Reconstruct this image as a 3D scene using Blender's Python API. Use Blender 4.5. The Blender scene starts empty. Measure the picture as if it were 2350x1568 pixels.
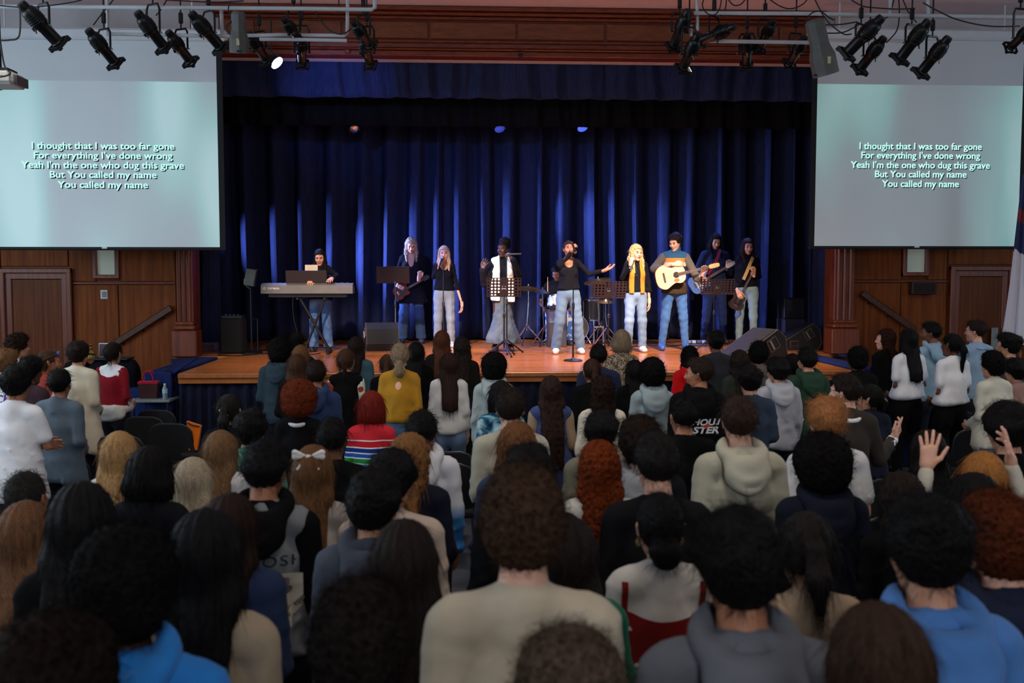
import bpy, math, random
import numpy as np
from mathutils import Vector, Matrix
from mathutils.bvhtree import BVHTree
random.seed(7); RNG = np.random.default_rng(7)
SC = bpy.context.scene; COL = SC.collection
pi = math.pi; R = math.radians

# ------------------------------------------------------------------ camera
FPX = 2350 * 35 / 36.0
CAM = np.array([0.0, 0.0, 2.43]); YAW = R(3.0); PIT = math.atan(154 / FPX)
FWD = np.array([math.sin(YAW) * math.cos(PIT), math.cos(YAW) * math.cos(PIT), -math.sin(PIT)])
RGT = np.array([math.cos(YAW), -math.sin(YAW), 0.0]); UPV = np.cross(RGT, FWD)
cd = bpy.data.cameras.new('camera'); cam = bpy.data.objects.new('camera', cd); COL.objects.link(cam)
cam.location = CAM.tolist()
cam.rotation_euler = (pi / 2 - PIT, 0, -YAW)
cd.lens = 35; cd.sensor_width = 36; cd.clip_end = 80
cd.dof.use_dof = True; cd.dof.focus_distance = 14.6; cd.dof.aperture_fstop = 3.0
SC.camera = cam
def ray(x, y): return FWD + RGT * ((x - 1175) / FPX) - UPV * ((y - 784) / FPX)
def at_depth(x, y, d): return CAM + ray(x, y) * d            # a pixel's direction, at a distance along the view axis
def on_plane(x, y, ax, v):
    d = ray(x, y); return CAM + d * ((v - CAM[ax]) / d[ax])
def project(p):
    q = np.asarray(p) - CAM; z = q @ FWD
    return 1175 + FPX * (q @ RGT) / z, 784 - FPX * (q @ UPV) / z, FPX / z

# ------------------------------------------------------------------ light and exposure
SC.view_settings.view_transform = 'Standard'; SC.view_settings.look = 'None'
SC.view_settings.gamma = 1; SC.view_settings.use_curve_mapping = False
SC.view_settings.exposure = 0.0
SC.cycles.max_bounces = 6; SC.cycles.diffuse_bounces = 3; SC.cycles.glossy_bounces = 3; SC.cycles.transmission_bounces = 4; SC.cycles.caustics_reflective = False; SC.cycles.caustics_refractive = False
w = bpy.data.worlds.new('world'); SC.world = w; w.use_nodes = True
w.node_tree.nodes['Background'].inputs[0].default_value = (0.55, 0.7, 1.0, 1)
w.node_tree.nodes['Background'].inputs[1].default_value = 0.25
def aim(o, target):
    o.rotation_euler = (Vector(target) - o.location).to_track_quat('-Z', 'Y').to_euler()
def area(name, loc, target, sx, sy, power, color, spread=180):
    l = bpy.data.lights.new(name, 'AREA'); l.shape = 'RECTANGLE'; l.size = sx; l.size_y = sy
    l.energy = power; l.color = color; l.spread = R(spread)
    o = bpy.data.objects.new(name, l); COL.objects.link(o); o.location = loc; aim(o, target); return o
def spot(name, loc, target, power, color, angle=40, blend=0.6, rad=0.06):
    l = bpy.data.lights.new(name, 'SPOT'); l.energy = power; l.color = color
    l.spot_size = R(angle); l.spot_blend = blend; l.shadow_soft_size = rad
    o = bpy.data.objects.new(name, l); COL.objects.link(o); o.location = loc; aim(o, target); return o
STZ = 1.25; YFRONT = 12.0; YPRO = 14.7; YBACK = 18.3; CXS = 0.85
XL, XR = -9.2, 11.0; YREAR = -5.0; ZCEIL = 6.21
# daylight through the side windows of the hall
for i, y in enumerate((3.4, 6.6, 9.8)):
    area('window_daylight', (XL + 0.12, y, 3.6), (1.0, y + 0.3, 1.2), 1.5, 2.6, (100, 155, 150)[i], (0.66, 0.85, 1.0))
for i, y in enumerate((6.6, 9.8)):
    area('window_daylight', (XR - 0.12, y, 3.6), (1.0, y, 1.2), 1.5, 2.6, (30, 55)[i], (0.66, 0.84, 1.0))
# fill lights at unseen rear windows, added to brighten the audience's backs
for x in (-4.6, 0.9, 6.4): area('rear_fill', (x, YREAR + .1, 3.9), (x * .6 + .4, 6.0, 1.3), 2.2, 2.4, 56, (0.88, 0.94, 1.0), 120)
# unseen ceiling fill lights, added to brighten the crowd from above
CEIL_FILL = [(x, y) for y in (0.5, 4.0, 7.5) for x in (-4.4, 0.9, 6.2)]
for (x, y) in CEIL_FILL: area('ceiling_fill', (x, y, ZCEIL - .07), (x, y + 2.2, 0), 0.8, 0.8, (18, 36, 38)[(.5, 4.0, 7.5).index(y)], (1.0, 0.9, 0.78), 110)

# ------------------------------------------------------------------ materials
def lin(c): 
    return tuple(((v / 255) / 12.92 if v / 255 <= 0.04045 else ((v / 255 + 0.055) / 1.055) ** 2.4) for v in c)
MATS = {}
def new_mat(name):
    m = bpy.data.materials.new(name); m.use_nodes = True
    nt = m.node_tree; return m, nt, nt.nodes['Principled BSDF']
def N(nt, t, **kw):
    n = nt.nodes.new(t)
    for k, v in kw.items():
        if k in n.inputs: n.inputs[k].default_value = v
        else: setattr(n, k, v)
    return n
def coords(nt, scale=(1, 1, 1), space='Object'):
    tc = N(nt, 'ShaderNodeTexCoord'); mp = N(nt, 'ShaderNodeMapping'); mp.inputs['Scale'].default_value = scale
    nt.links.new(tc.outputs[space], mp.inputs[0]); return mp.outputs[0]
def ramp(nt, fac, stops, interp='LINEAR'):
    r = N(nt, 'ShaderNodeValToRGB'); cr = r.color_ramp; cr.interpolation = interp
    while len(cr.elements) < len(stops): cr.elements.new(0.5)
    for e, (p, c) in zip(cr.elements, stops): e.position = p; e.color = (*c, 1)
    nt.links.new(fac, r.inputs[0]); return r.outputs[0]
def bump(nt, b, height, strength=0.3, dist=0.01):
    n = N(nt, 'ShaderNodeBump'); n.inputs['Strength'].default_value = strength; n.inputs['Distance'].default_value = dist
    nt.links.new(height, n.inputs['Height']); nt.links.new(n.outputs[0], b.inputs['Normal'])
def plain(name, c, rough=0.6, metal=0.0, spec=0.5, var=0.12, scale=8.0, bmp=0.0, emit=0.0):
    """a colour with a little procedural variation"""
    if name in MATS: return MATS[name]
    m, nt, b = new_mat(name); c = lin(c)
    b.inputs['Roughness'].default_value = rough; b.inputs['Metallic'].default_value = metal
    b.inputs['Specular IOR Level'].default_value = spec
    no = N(nt, 'ShaderNodeTexNoise'); no.inputs['Scale'].default_value = scale; no.inputs['Detail'].default_value = 3
    nt.links.new(coords(nt), no.inputs['Vector'])
    nt.links.new(ramp(nt, no.outputs[0], [(0.3, tuple(v * (1 - var) for v in c)), (0.7, tuple(min(1, v * (1 + var)) for v in c))]), b.inputs['Base Color'])
    if bmp: bump(nt, b, no.outputs[0], bmp)
    if emit:
        b.inputs['Emission Color'].default_value = (*c, 1); b.inputs['Emission Strength'].default_value = emit
    MATS[name] = m; return m
def cloth(name, c, rough=0.9, weave=260.0, var=0.12, sheen=0.1):
    if name in MATS: return MATS[name]
    m, nt, b = new_mat(name); c = lin(c)
    b.inputs['Roughness'].default_value = rough; b.inputs['Specular IOR Level'].default_value = 0.07
    b.inputs['Sheen Weight'].default_value = sheen * min(1, 6 * max(c)); b.inputs['Sheen Roughness'].default_value = 0.5
    no = N(nt, 'ShaderNodeTexNoise'); no.inputs['Scale'].default_value = 7; no.inputs['Detail'].default_value = 5
    nt.links.new(coords(nt), no.inputs['Vector'])
    nt.links.new(ramp(nt, no.outputs[0], [(0.25, tuple(v * (1 - var) for v in c)), (0.75, tuple(min(1, v * (1 + var)) for v in c))]), b.inputs['Base Color'])
    n2 = N(nt, 'ShaderNodeTexNoise'); n2.inputs['Scale'].default_value = weave; n2.inputs['Detail'].default_value = 2
    nt.links.new(coords(nt), n2.inputs['Vector'])
    mx = N(nt, 'ShaderNodeMath', operation='ADD'); mu = N(nt, 'ShaderNodeMath', operation='MULTIPLY'); mu.inputs[1].default_value = 0.25
    nt.links.new(n2.outputs[0], mu.inputs[0]); nt.links.new(mu.outputs[0], mx.inputs[0]); nt.links.new(no.outputs[0], mx.inputs[1])
    bump(nt, b, mx.outputs[0], 0.35, 0.012)
    MATS[name] = m; return m
def hair_mat(c, curl=False):
    name = 'hair_%d_%d_%d_%d' % (*c, curl)
    if name in MATS: return MATS[name]
    m, nt, b = new_mat(name); c = lin(c)
    b.inputs['Roughness'].default_value = 0.55 if not curl else 0.75; b.inputs['Specular IOR Level'].default_value = 0.10 if not curl else 0.05
    no = N(nt, 'ShaderNodeTexNoise'); no.inputs['Detail'].default_value = 3
    no.inputs['Scale'].default_value = 1.0
    nt.links.new(coords(nt, (240, 240, 9) if not curl else (110, 110, 110)), no.inputs['Vector'])
    nt.links.new(ramp(nt, no.outputs[0], [(0.28, tuple(v * 0.45 for v in c)), (0.55, c), (0.8, tuple(min(1, v * 1.55 + 0.002) for v in c))]), b.inputs['Base Color'])
    bump(nt, b, no.outputs[0], 0.7 if not curl else 0.9, 0.008)
    MATS[name] = m; return m
SKIN = {'l': (214, 164, 140), 'm': (196, 142, 112), 't': (168, 112, 82), 'b': (112, 70, 50), 'd': (62, 38, 30)}
def skin_mat(k):
    name = 'skin_' + k
    if name in MATS: return MATS[name]
    m, nt, b = new_mat(name); c = lin(SKIN[k])
    b.inputs['Roughness'].default_value = 0.5; b.inputs['Specular IOR Level'].default_value = 0.35
    no = N(nt, 'ShaderNodeTexNoise'); no.inputs['Scale'].default_value = 14; no.inputs['Detail'].default_value = 3
    nt.links.new(coords(nt), no.inputs['Vector'])
    nt.links.new(ramp(nt, no.outputs[0], [(0.3, (c[0] * 0.9, c[1] * 0.82, c[2] * 0.8)), (0.7, (min(1, c[0] * 1.06), c[1] * 1.05, c[2] * 1.04))]), b.inputs['Base Color'])
    MATS[name] = m; return m
def wood(name, c1, c2, rough=0.45, grain=(14, 14, 1.0), gloss=0.5):
    if name in MATS: return MATS[name]
    m, nt, b = new_mat(name); c1, c2 = lin(c1), lin(c2)
    b.inputs['Roughness'].default_value = rough; b.inputs['Specular IOR Level'].default_value = gloss
    no = N(nt, 'ShaderNodeTexNoise'); no.inputs['Scale'].default_value = 2.2; no.inputs['Detail'].default_value = 6; no.inputs['Distortion'].default_value = 0.6
    nt.links.new(coords(nt, grain), no.inputs['Vector'])
    nt.links.new(ramp(nt, no.outputs[0], [(0.3, c1), (0.7, c2)]), b.inputs['Base Color'])
    bump(nt, b, no.outputs[0], 0.08, 0.004)
    MATS[name] = m; return m

# ------------------------------------------------------------------ mesh building
class MB:
    def __init__(s): s.v = []; s.f = []
    def add(s, vs, fs):
        o = len(s.v); s.v += [tuple(map(float, v)) for v in vs]; s.f += [tuple(i + o for i in f) for f in fs]; return s
    def box(s, c, d, rot=None, bev=0.0):
        x, y, z = d[0] / 2, d[1] / 2, d[2] / 2
        if bev > 0:
            b = min(bev, x * .9, y * .9, z * .9); vs = []; 
            for sx in (-1, 1):
                for sy in (-1, 1):
                    for sz in (-1, 1):
                        vs += [(sx * (x - b), sy * (y - b), sz * z), (sx * (x - b), sy * y, sz * (z - b)), (sx * x, sy * (y - b), sz * (z - b))]
            P = np.array(vs); fs = hull_faces(P)
        else:
            vs = [(sx * x, sy * y, sz * z) for sx in (-1, 1) for sy in (-1, 1) for sz in (-1, 1)]
            fs = [(0, 1, 3, 2), (4, 6, 7, 5), (0, 4, 5, 1), (2, 3, 7, 6), (0, 2, 6, 4), (1, 5, 7, 3)]
        M = Matrix(rot) if rot is not None else Matrix.Identity(3)
        cc = Vector(c); s.add([M @ Vector(v) + cc for v in vs], fs); return s
    def tube(s, pts, r, n=8, caps=True):
        pts = [Vector(p) for p in pts]; k = len(pts); rs = r if hasattr(r, '__len__') else [r] * k
        vs = []; fs = []; prev = None
        for i, p in enumerate(pts):
            t = (pts[min(i + 1, k - 1)] - pts[max(i - 1, 0)])
            t = t.normalized() if t.length > 1e-9 else Vector((0, 0, 1))
            if prev is None:
                a = t.orthogonal().normalized()
            else:
                a = (prev - t * prev.dot(t)); a = a.normalized() if a.length > 1e-6 else t.orthogonal().normalized()
            prev = a; b = t.cross(a)
            for j in range(n):
                an = 2 * pi * j / n; vs.append(p + (a * math.cos(an) + b * math.sin(an)) * rs[i])
        for i in range(k - 1):
            for j in range(n):
                fs.append((i * n + j, i * n + (j + 1) % n, (i + 1) * n + (j + 1) % n, (i + 1) * n + j))
        if caps: fs += [tuple(range(n))[::-1], tuple((k - 1) * n + j for j in range(n))]
        s.add(vs, fs); return s
    def lathe(s, prof, n=16, M=None, caps=True):
        vs = []; fs = []; k = len(prof)
        for (r, z) in prof:
            for j in range(n):
                a = 2 * pi * j / n; vs.append(Vector((r * math.cos(a), r * math.sin(a), z)))
        for i in range(k - 1):
            for j in range(n): fs.append((i * n + j, i * n + (j + 1) % n, (i + 1) * n + (j + 1) % n, (i + 1) * n + j))
        if caps: fs += [tuple(range(n))[::-1], tuple((k - 1) * n + j for j in range(n))]
        if M is not None: vs = [M @ v for v in vs]
        s.add(vs, fs); return s
    def prism(s, poly, y0, y1, M=None):
        """polygon in XZ, pushed along Y"""
        n = len(poly); vs = [Vector((x, y0, z)) for x, z in poly] + [Vector((x, y1, z)) for x, z in poly]
        fs = [tuple(range(n)), tuple(range(n, 2 * n))[::-1]] + [(i, i + n, (i + 1) % n + n, (i + 1) % n) for i in range(n)]
        if M is not None: vs = [M @ v for v in vs]
        s.add(vs, fs); return s
    def build(s, name, m, parent=None, smooth=False, loc=None):
        me = bpy.data.meshes.new(name); me.from_pydata(s.v, [], s.f); me.validate(); me.update()
        me.materials.append(m)
        if smooth:
            me.polygons.foreach_set('use_smooth', [True] * len(me.polygons))
            try: me.set_sharp_from_angle(angle=R(40))
            except Exception: pass
        o = bpy.data.objects.new(name, me); COL.objects.link(o)
        if parent is not None: o.parent = parent
        if loc is not None: o.location = loc
        return o
_HULL = {}
def hull_faces(P):
    import bmesh
    key = tuple(np.sign(np.round(P, 6)).flatten().tolist())
    if key in _HULL: return _HULL[key]
    bm = bmesh.new(); Q = P / np.abs(P).max(0)
    # same topology for every bevelled box: use a unit one
    u = []; b = 0.2
    for sx in (-1, 1):
        for sy in (-1, 1):
            for sz in (-1, 1): u += [(sx * (1 - b), sy * (1 - b), sz), (sx * (1 - b), sy, sz * (1 - b)), (sx, sy * (1 - b), sz * (1 - b))]
    vs = [bm.verts.new(p) for p in u]; bm.verts.ensure_lookup_table()
    for i, v in enumerate(vs): v.index = i
    r = bmesh.ops.convex_hull(bm, input=vs)
    fs = [tuple(v.index for v in f.verts) for f in bm.faces]; bm.free(); _HULL[key] = fs; return fs
def tag(o, label=None, cat=None, group=None, kind=None):
    if label: o['label'] = label
    if cat: o['category'] = cat
    if group: o['group'] = group
    if kind: o['kind'] = kind
    return o
def thing(name, label, cat, loc=(0, 0, 0), rotz=0.0, group=None, parent=None):
    o = bpy.data.objects.new(name, None); COL.objects.link(o); o.empty_display_size = 0.1
    o.location = loc; o.rotation_euler = (0, 0, rotz)
    if parent: o.parent = parent
    return tag(o, label, cat, group)
def struct(name, mb, m, **k):
    return tag(mb.build(name, m, **k), kind='structure')
def copy_tree(o, parent=None):
    c = o.copy(); COL.objects.link(c); c.parent = parent
    for ch in o.children: copy_tree(ch, c)
    return c
def text_mesh(body, size, bold=0.0, align='CENTER', shear=0.0, spacing=1.0, line=1.0):
    cu = bpy.data.curves.new('lettering', 'FONT'); cu.body = body; cu.size = size; cu.align_x = align; cu.align_y = 'CENTER'
    cu.offset = bold; cu.shear = shear; cu.space_character = spacing; cu.space_line = line; cu.resolution_u = 3
    o = bpy.data.objects.new('lettering', cu); COL.objects.link(o)
    dg = bpy.context.evaluated_depsgraph_get(); dg.update()
    me = o.evaluated_get(dg).to_mesh()
    vs = [tuple(v.co) for v in me.vertices]; fs = [tuple(p.vertices) for p in me.polygons]
    o.evaluated_get(dg).to_mesh_clear(); bpy.data.objects.remove(o); bpy.data.curves.remove(cu)
    return vs, fs
# ------------------------------------------------------------------ the hall
M_WALLWOOD = wood('wall_wood', (94, 42, 11), (132, 68, 22), 0.6, (10, 10, 0.5), .18)
M_TRIM = wood('trim_wood', (84, 28, 9), (124, 50, 20), 0.42, (3, 12, 12))
M_TRIMV = wood('trim_wood_upright', (88, 34, 14), (132, 60, 28), 0.42, (14, 14, 0.6))
M_DOOR = wood('door_wood', (84, 38, 11), (114, 58, 20), 0.5, (12, 12, 0.4), .2)
M_PLASTER = plain('white_plaster', (196, 192, 196), 0.85, var=0.03)
M_CEIL = plain('ceiling_paint', (222, 206, 212), 0.9, var=0.03)
M_BLACKBOX = plain('stage_house_black', (14, 13, 16), 0.95)
M_BLACK = plain('black_metal', (18, 18, 20), 0.45, 0.3)
M_BLACKP = plain('black_plastic', (20, 20, 22), 0.5)
M_CHROME = plain('chrome', (200, 202, 208), 0.18, 1.0, var=0.04)
M_BRASS = plain('brass', (190, 160, 90), 0.25, 1.0, var=0.05)
M_WHITEP = plain('white_paint', (206, 210, 214), 0.5, var=0.04)

def carpet_mat(name, c, sc=180):
    m, nt, b = new_mat(name); c = lin(c); b.inputs['Roughness'].default_value = 0.95; b.inputs['Specular IOR Level'].default_value = 0.1
    no = N(nt, 'ShaderNodeTexNoise'); no.inputs['Scale'].default_value = sc; no.inputs['Detail'].default_value = 4
    nt.links.new(coords(nt), no.inputs['Vector'])
    nt.links.new(ramp(nt, no.outputs[0], [(0.3, tuple(v * .6 for v in c)), (0.7, tuple(v * 1.3 for v in c))]), b.inputs['Base Color'])
    bump(nt, b, no.outputs[0], 0.5, 0.01); return m
M_CARPET = carpet_mat('grey_carpet', (74, 74, 82)); M_BLUECARPET = carpet_mat('blue_carpet', (34, 46, 96))
def deck_mat():
    m, nt, b = new_mat('stage_boards'); b.inputs['Roughness'].default_value = 0.22; b.inputs['Specular IOR Level'].default_value = 0.5
    br = N(nt, 'ShaderNodeTexBrick'); br.offset = 0.37; br.inputs['Scale'].default_value = 1.0
    br.inputs['Brick Width'].default_value = 1.1; br.inputs['Row Height'].default_value = 0.057; br.inputs['Mortar Size'].default_value = 0.0012
    br.inputs['Color1'].default_value = (*lin((196, 122, 66)), 1); br.inputs['Color2'].default_value = (*lin((170, 98, 48)), 1)
    br.inputs['Mortar'].default_value = (*lin((70, 34, 16)), 1)
    nt.links.new(coords(nt), br.inputs['Vector'])
    no = N(nt, 'ShaderNodeTexNoise'); no.inputs['Scale'].default_value = 3; no.inputs['Detail'].default_value = 5
    nt.links.new(coords(nt, (2, 30, 1)), no.inputs['Vector'])
    mx = N(nt, 'ShaderNodeMix', data_type='RGBA', blend_type='MULTIPLY'); mx.inputs['Factor'].default_value = 0.45
    nt.links.new(br.outputs['Color'], mx.inputs[6]); nt.links.new(ramp(nt, no.outputs[0], [(0.3, (.55, .5, .45)), (0.7, (1.1, 1.1, 1.1))]), mx.inputs[7])
    nt.links.new(mx.outputs[2], b.inputs['Base Color']); return m
M_DECK = deck_mat()
def drape_mat(name, c):
    m, nt, b = new_mat(name); c = lin(c); b.inputs['Roughness'].default_value = 0.9; b.inputs['Specular IOR Level'].default_value = 0.1
    b.inputs['Sheen Weight'].default_value = 0.0
    no = N(nt, 'ShaderNodeTexNoise'); no.inputs['Scale'].default_value = 40; no.inputs['Detail'].default_value = 3
    nt.links.new(coords(nt, (1, 1, .15)), no.inputs['Vector'])
    nt.links.new(ramp(nt, no.outputs[0], [(0.3, tuple(v * .8 for v in c)), (0.7, tuple(v * 1.2 for v in c))]), b.inputs['Base Color']); return m
M_NAVY = drape_mat('navy_drape', (40, 47, 78)); M_BLACKDRAPE = drape_mat('black_drape', (16, 16, 18)); M_SKIRT = drape_mat('navy_skirt', (22, 26, 44))

struct('floor', MB().box(((XL + XR) / 2, (YREAR + YPRO) / 2, -0.05), (XR - XL, YPRO - YREAR, 0.1)), M_CARPET)
struct('ceiling', MB().box(((XL + XR) / 2, (YREAR + YPRO) / 2, ZCEIL + 0.05), (XR - XL, YPRO - YREAR, 0.1)), M_CEIL)
rw = MB(); ex = [XL] + [v for x in (-4.6, .9, 6.4) for v in (x - 1.15, x + 1.15)] + [XR]
for a, b_ in zip(ex[0::2], ex[1::2]): rw.box(((a + b_) / 2, YREAR - .06, ZCEIL / 2), (b_ - a, .12, ZCEIL))
for x in (-4.6, .9, 6.4): rw.box((x, YREAR - .06, 1.3), (2.3, .12, 2.6)); rw.box((x, YREAR - .06, (5.2 + ZCEIL) / 2), (2.3, .12, ZCEIL - 5.2))
struct('wall_rear', rw, M_PLASTER)
for i, x in enumerate((-4.6, .9, 6.4)):
    f = MB()
    for dx in (-1.12, 0, 1.12): f.box((x + dx, YREAR - .05, 3.9), (.06, .09, 2.6))
    for z in (2.63, 3.9, 5.17): f.box((x, YREAR - .05, z), (2.3, .08, .06))
    struct('window_%d' % (8 + i), f, M_WHITEP)  # rear windows are added out of view to carry the rear fill lights
for x, y in CEIL_FILL:
    mb = MB()
    for s_ in (-1, 1): mb.box((x + s_ * .44, y, ZCEIL - .02), (.06, .94, .04)); mb.box((x, y + s_ * .44, ZCEIL - .02), (.82, .06, .04))
    struct('ceiling_fill_frame', mb, M_WHITEP)  # empty frames added around the unseen ceiling fill lights
# side walls with tall windows the daylight comes through
def side_wall(name, x, ys, z0, z1, hw, first):
    mb = MB(); e = [YREAR]; 
    for y in ys: e += [y - hw, y + hw]
    e.append(YPRO)
    for a, b_ in zip(e[0::2], e[1::2]): mb.box((x, (a + b_) / 2, ZCEIL / 2), (0.14, b_ - a, ZCEIL))
    for y in ys:
        mb.box((x, y, z0 / 2), (0.14, 2 * hw, z0)); mb.box((x, y, (z1 + ZCEIL) / 2), (0.14, 2 * hw, ZCEIL - z1))
    struct(name, mb, M_PLASTER)
    for i, y in enumerate(ys):
        f = MB()
        for s_ in (-1, 1): f.box((x, y + s_ * (hw - .03), (z0 + z1) / 2), (0.1, 0.06, z1 - z0))
        for z in (z0 + .03, (z0 + z1) / 2, z1 - .03): f.box((x, y, z), (0.1, 2 * hw, 0.06))
        o = struct('window_%d' % (first + i), f, M_WHITEP)
side_wall('wall_left', XL, (3.4, 6.6, 9.8), 2.2, 5.0, 0.85, 3)
side_wall('wall_right', XR, (6.6, 9.8), 2.2, 5.0, 0.85, 6)

# stage-end wall: wood below, plaster above, proscenium opening between the pilasters
PXL = on_plane(443, 690, 1, 14.5)[0]; PXR = on_plane(1914, 690, 1, 14.5)[0]
PBL = on_plane(405, 690, 1, 14.5)[0]; PBR = on_plane(1960, 690, 1, 14.5)[0]
ZBEAM = on_plane(1200, 133, 1, 14.5)[2]; ZBEAMTOP = ZCEIL
ZW = 4.15
bw = MB()
bw.box(((XL + PXL) / 2, YPRO + 0.1, ZW / 2), (PXL - XL, 0.2, ZW)); bw.box(((XR + PXR) / 2, YPRO + 0.1, ZW / 2), (XR - PXR, 0.2, ZW))
wall_front = struct('wall_front', bw, M_DOOR)
up = MB(); up.box(((XL + PXL) / 2, YPRO + 0.1, (ZW + ZCEIL) / 2), (PXL - XL, 0.2, ZCEIL - ZW)); up.box(((XR + PXR) / 2, YPRO + 0.1, (ZW + ZCEIL) / 2), (XR - PXR, 0.2, ZCEIL - ZW))
up.box((CXS, YPRO + 0.1, (ZBEAM + ZCEIL) / 2), (PXR - PXL, 0.2, ZCEIL - ZBEAM))
struct('wall_front_upper', up, M_PLASTER)
def wx(px, py=640): return on_plane(px, py, 1, YPRO)[0]
def wz(py, px=1175): return on_plane(px, py, 1, YPRO)[2]
def panel(x0, x1, z0, z1, t=0.03, m=None, name='panel', parent=None):
    return MB().box(((x0 + x1) / 2, YPRO - t / 2, (z0 + z1) / 2), (x1 - x0 - .012, t, z1 - z0 - .012), bev=.006).build(name, m or M_WALLWOOD, parent or wall_front)
# left of the stage
zr = wz(650, 300)
for a, b_ in ((160, 222), (276, 405)):
    panel(wx(a), wx(b_), zr + .02, ZW)
panel(wx(222), wx(276), wz(640, 250), zr + .05)
panel(wx(160), wx(272), 0, zr - .02); panel(wx(272), wx(405), 0, zr - .02)
panel(wx(-160), wx(4), 0, ZW); panel(wx(-420), wx(-160), 0, ZW)
panel(wx(4), wx(160), wz(612, 80), ZW)
panel(wx(160), wx(405), zr - .02, zr + .02, .045, M_TRIM, 'rail')
# right of the stage
zr2 = wz(646, 2000)
for a, b_ in ((1955, 2066), (2126, 2172)):
    panel(wx(a), wx(b_), zr2 + .02, ZW)
panel(wx(1955), wx(2066), 0, zr2 - .02); panel(wx(2066), wx(2172), 0, zr2 - .02); panel(wx(2322), wx(2500), 0, ZW); panel(wx(2172), wx(2322), wz(608, 2250), ZW)
panel(wx(1955), wx(2172), zr2 - .02, zr2 + .02, .045, M_TRIM, 'rail')
panel(wx(2066), wx(2126), wz(636, 2100), zr2 + .05)
def door(name, p0, p1, ptop):
    x0, x1, z1 = wx(p0), wx(p1), wz(ptop, (p0 + p1) / 2)
    f = MB(); t = .16
    for k, (w_, th) in enumerate(((t, .06), (t * .45, .1))):
        f.box((x0 + w_ / 2, YPRO - th / 2, z1 / 2), (w_, th, z1), bev=.012); f.box((x1 - w_ / 2, YPRO - th / 2, z1 / 2), (w_, th, z1), bev=.012)
        f.box(((x0 + x1) / 2, YPRO - th / 2, z1 - w_ / 2), (x1 - x0, th + .004, w_), bev=.012)
    o = struct(name, f, M_TRIMV)
    MB().box(((x0 + x1) / 2, YPRO - .02, (z1 - t) / 2), (x1 - x0 - 2 * t, .04, z1 - t), bev=.005).build('door_leaf', M_DOOR, o)
    for s_, xx in ((1, x1 - t - .09),):
        MB().box((xx, YPRO - .05, 1.05), (.05, .02, .24), bev=.004).build('push_plate', M_BRASS, o)
        MB().tube([(xx, YPRO - .05, 1.08), (xx, YPRO - .1, 1.08), (xx - .1, YPRO - .1, 1.08)], .01).build('door_handle', M_BRASS, o)
    return o
door('door_1', 4, 168, 616); door('door_2', 2176, 2320, 611)
def glow_pane():
    m, nt, b = new_mat('frosted_pane'); b.inputs['Base Color'].default_value = (*lin((176, 184, 172)), 1); b.inputs['Roughness'].default_value = 0.7
    b.inputs['Emission Color'].default_value = (*lin((190, 196, 182)), 1); b.inputs['Emission Strength'].default_value = 0.13  # faint emission stands in for daylight behind the pane
    no = N(nt, 'ShaderNodeTexNoise'); no.inputs['Scale'].default_value = 90; nt.links.new(coords(nt), no.inputs['Vector']); bump(nt, b, no.outputs[0], .2, .003); return m
M_PANE = glow_pane()
for nm, p0, p1, pb in (('window_1', 216, 277, 640), ('window_2', 2068, 2128, 634)):
    x0, x1, z0, z1 = wx(p0), wx(p1), wz(pb, p0), 3.7
    f = MB(); t = .06
    for a in (x0 + t / 2, x1 - t / 2): f.box((a, YPRO - .03, (z0 + z1) / 2), (t, .09, z1 - z0), bev=.01)
    for a in (z0 + t / 2, z1 - t / 2): f.box(((x0 + x1) / 2, YPRO - .03, a), (x1 - x0, .088, t), bev=.01)
    o = struct(nm, f, M_TRIMV); MB().box(((x0 + x1) / 2, YPRO - .008, (z0 + z1) / 2), (x1 - x0 - 2 * t, .012, z1 - z0 - 2 * t)).build('pane', M_PANE, o)
# pilasters
for k, (xa, xb) in enumerate(((PBL, PXL), (PXR, PBR))):
    m = MB(); xc = (xa + xb) / 2; w_ = xb - xa
    m.box((xc, 14.6, (STZ + ZBEAM) / 2), (w_, .2, ZBEAM - STZ + .1), bev=.01)
    o = struct('trim_%d' % (k + 1), m, M_TRIMV)
    for dx in (-.3, 0, .3): MB().box((xc + dx * w_, 14.485, 3.2), (w_ * .16, .04, 3.6), bev=.015).build('flute', M_TRIMV, o)
    MB().box((xc, 14.56, STZ + .19), (w_ + .12, .34, .38), bev=.015).build('plinth', M_TRIMV, o)
    MB().box((xc, 14.56, STZ + .42), (w_ + .07, .3, .07), bev=.02).build('base_moulding', M_TRIMV, o)
    MB().box((xc, 14.56, STZ + .48), (w_ + .03, .26, .05), bev=.015).build('base_moulding', M_TRIMV, o)
# beam over the opening, with stepped mouldings and panels
BX0, BX1 = on_plane(500, 70, 1, 14.5)[0], on_plane(1872, 70, 1, 14.5)[0]; BXC, BXW = (BX0 + BX1) / 2, BX1 - BX0
bm_ = MB().box((BXC, 14.62, (ZBEAM + ZCEIL) / 2 - .0), (BXW, .16, ZCEIL - ZBEAM - .002))
beam = struct('trim_3', bm_, M_TRIM)
def bz(py): return on_plane(1200, py, 1, 14.5)[2]
for (pa, pb, dep, nm) in ((23, 33, .22, 'cornice'), (33, 41, .15, 'cornice'), (41, 49, .09, 'cornice'), (94, 103, .07, 'moulding'), (103, 116, .11, 'moulding'), (116, 121, .15, 'moulding'), (121, 134, .12, 'moulding')):
    z1, z0 = bz(pa), bz(pb)
    MB().box((BXC, 14.54 - dep / 2, (z0 + z1) / 2), (BXW + dep, dep, z1 - z0 - .004), bev=.012).build(nm, M_TRIM, beam)
M_BEAMPANEL = wood('beam_panel_wood', (100, 44, 14), (132, 66, 26), 0.5, (2, 10, 10))
pxs = [505, 585, 785, 985, 1187, 1390, 1590, 1790, 1868]
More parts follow.
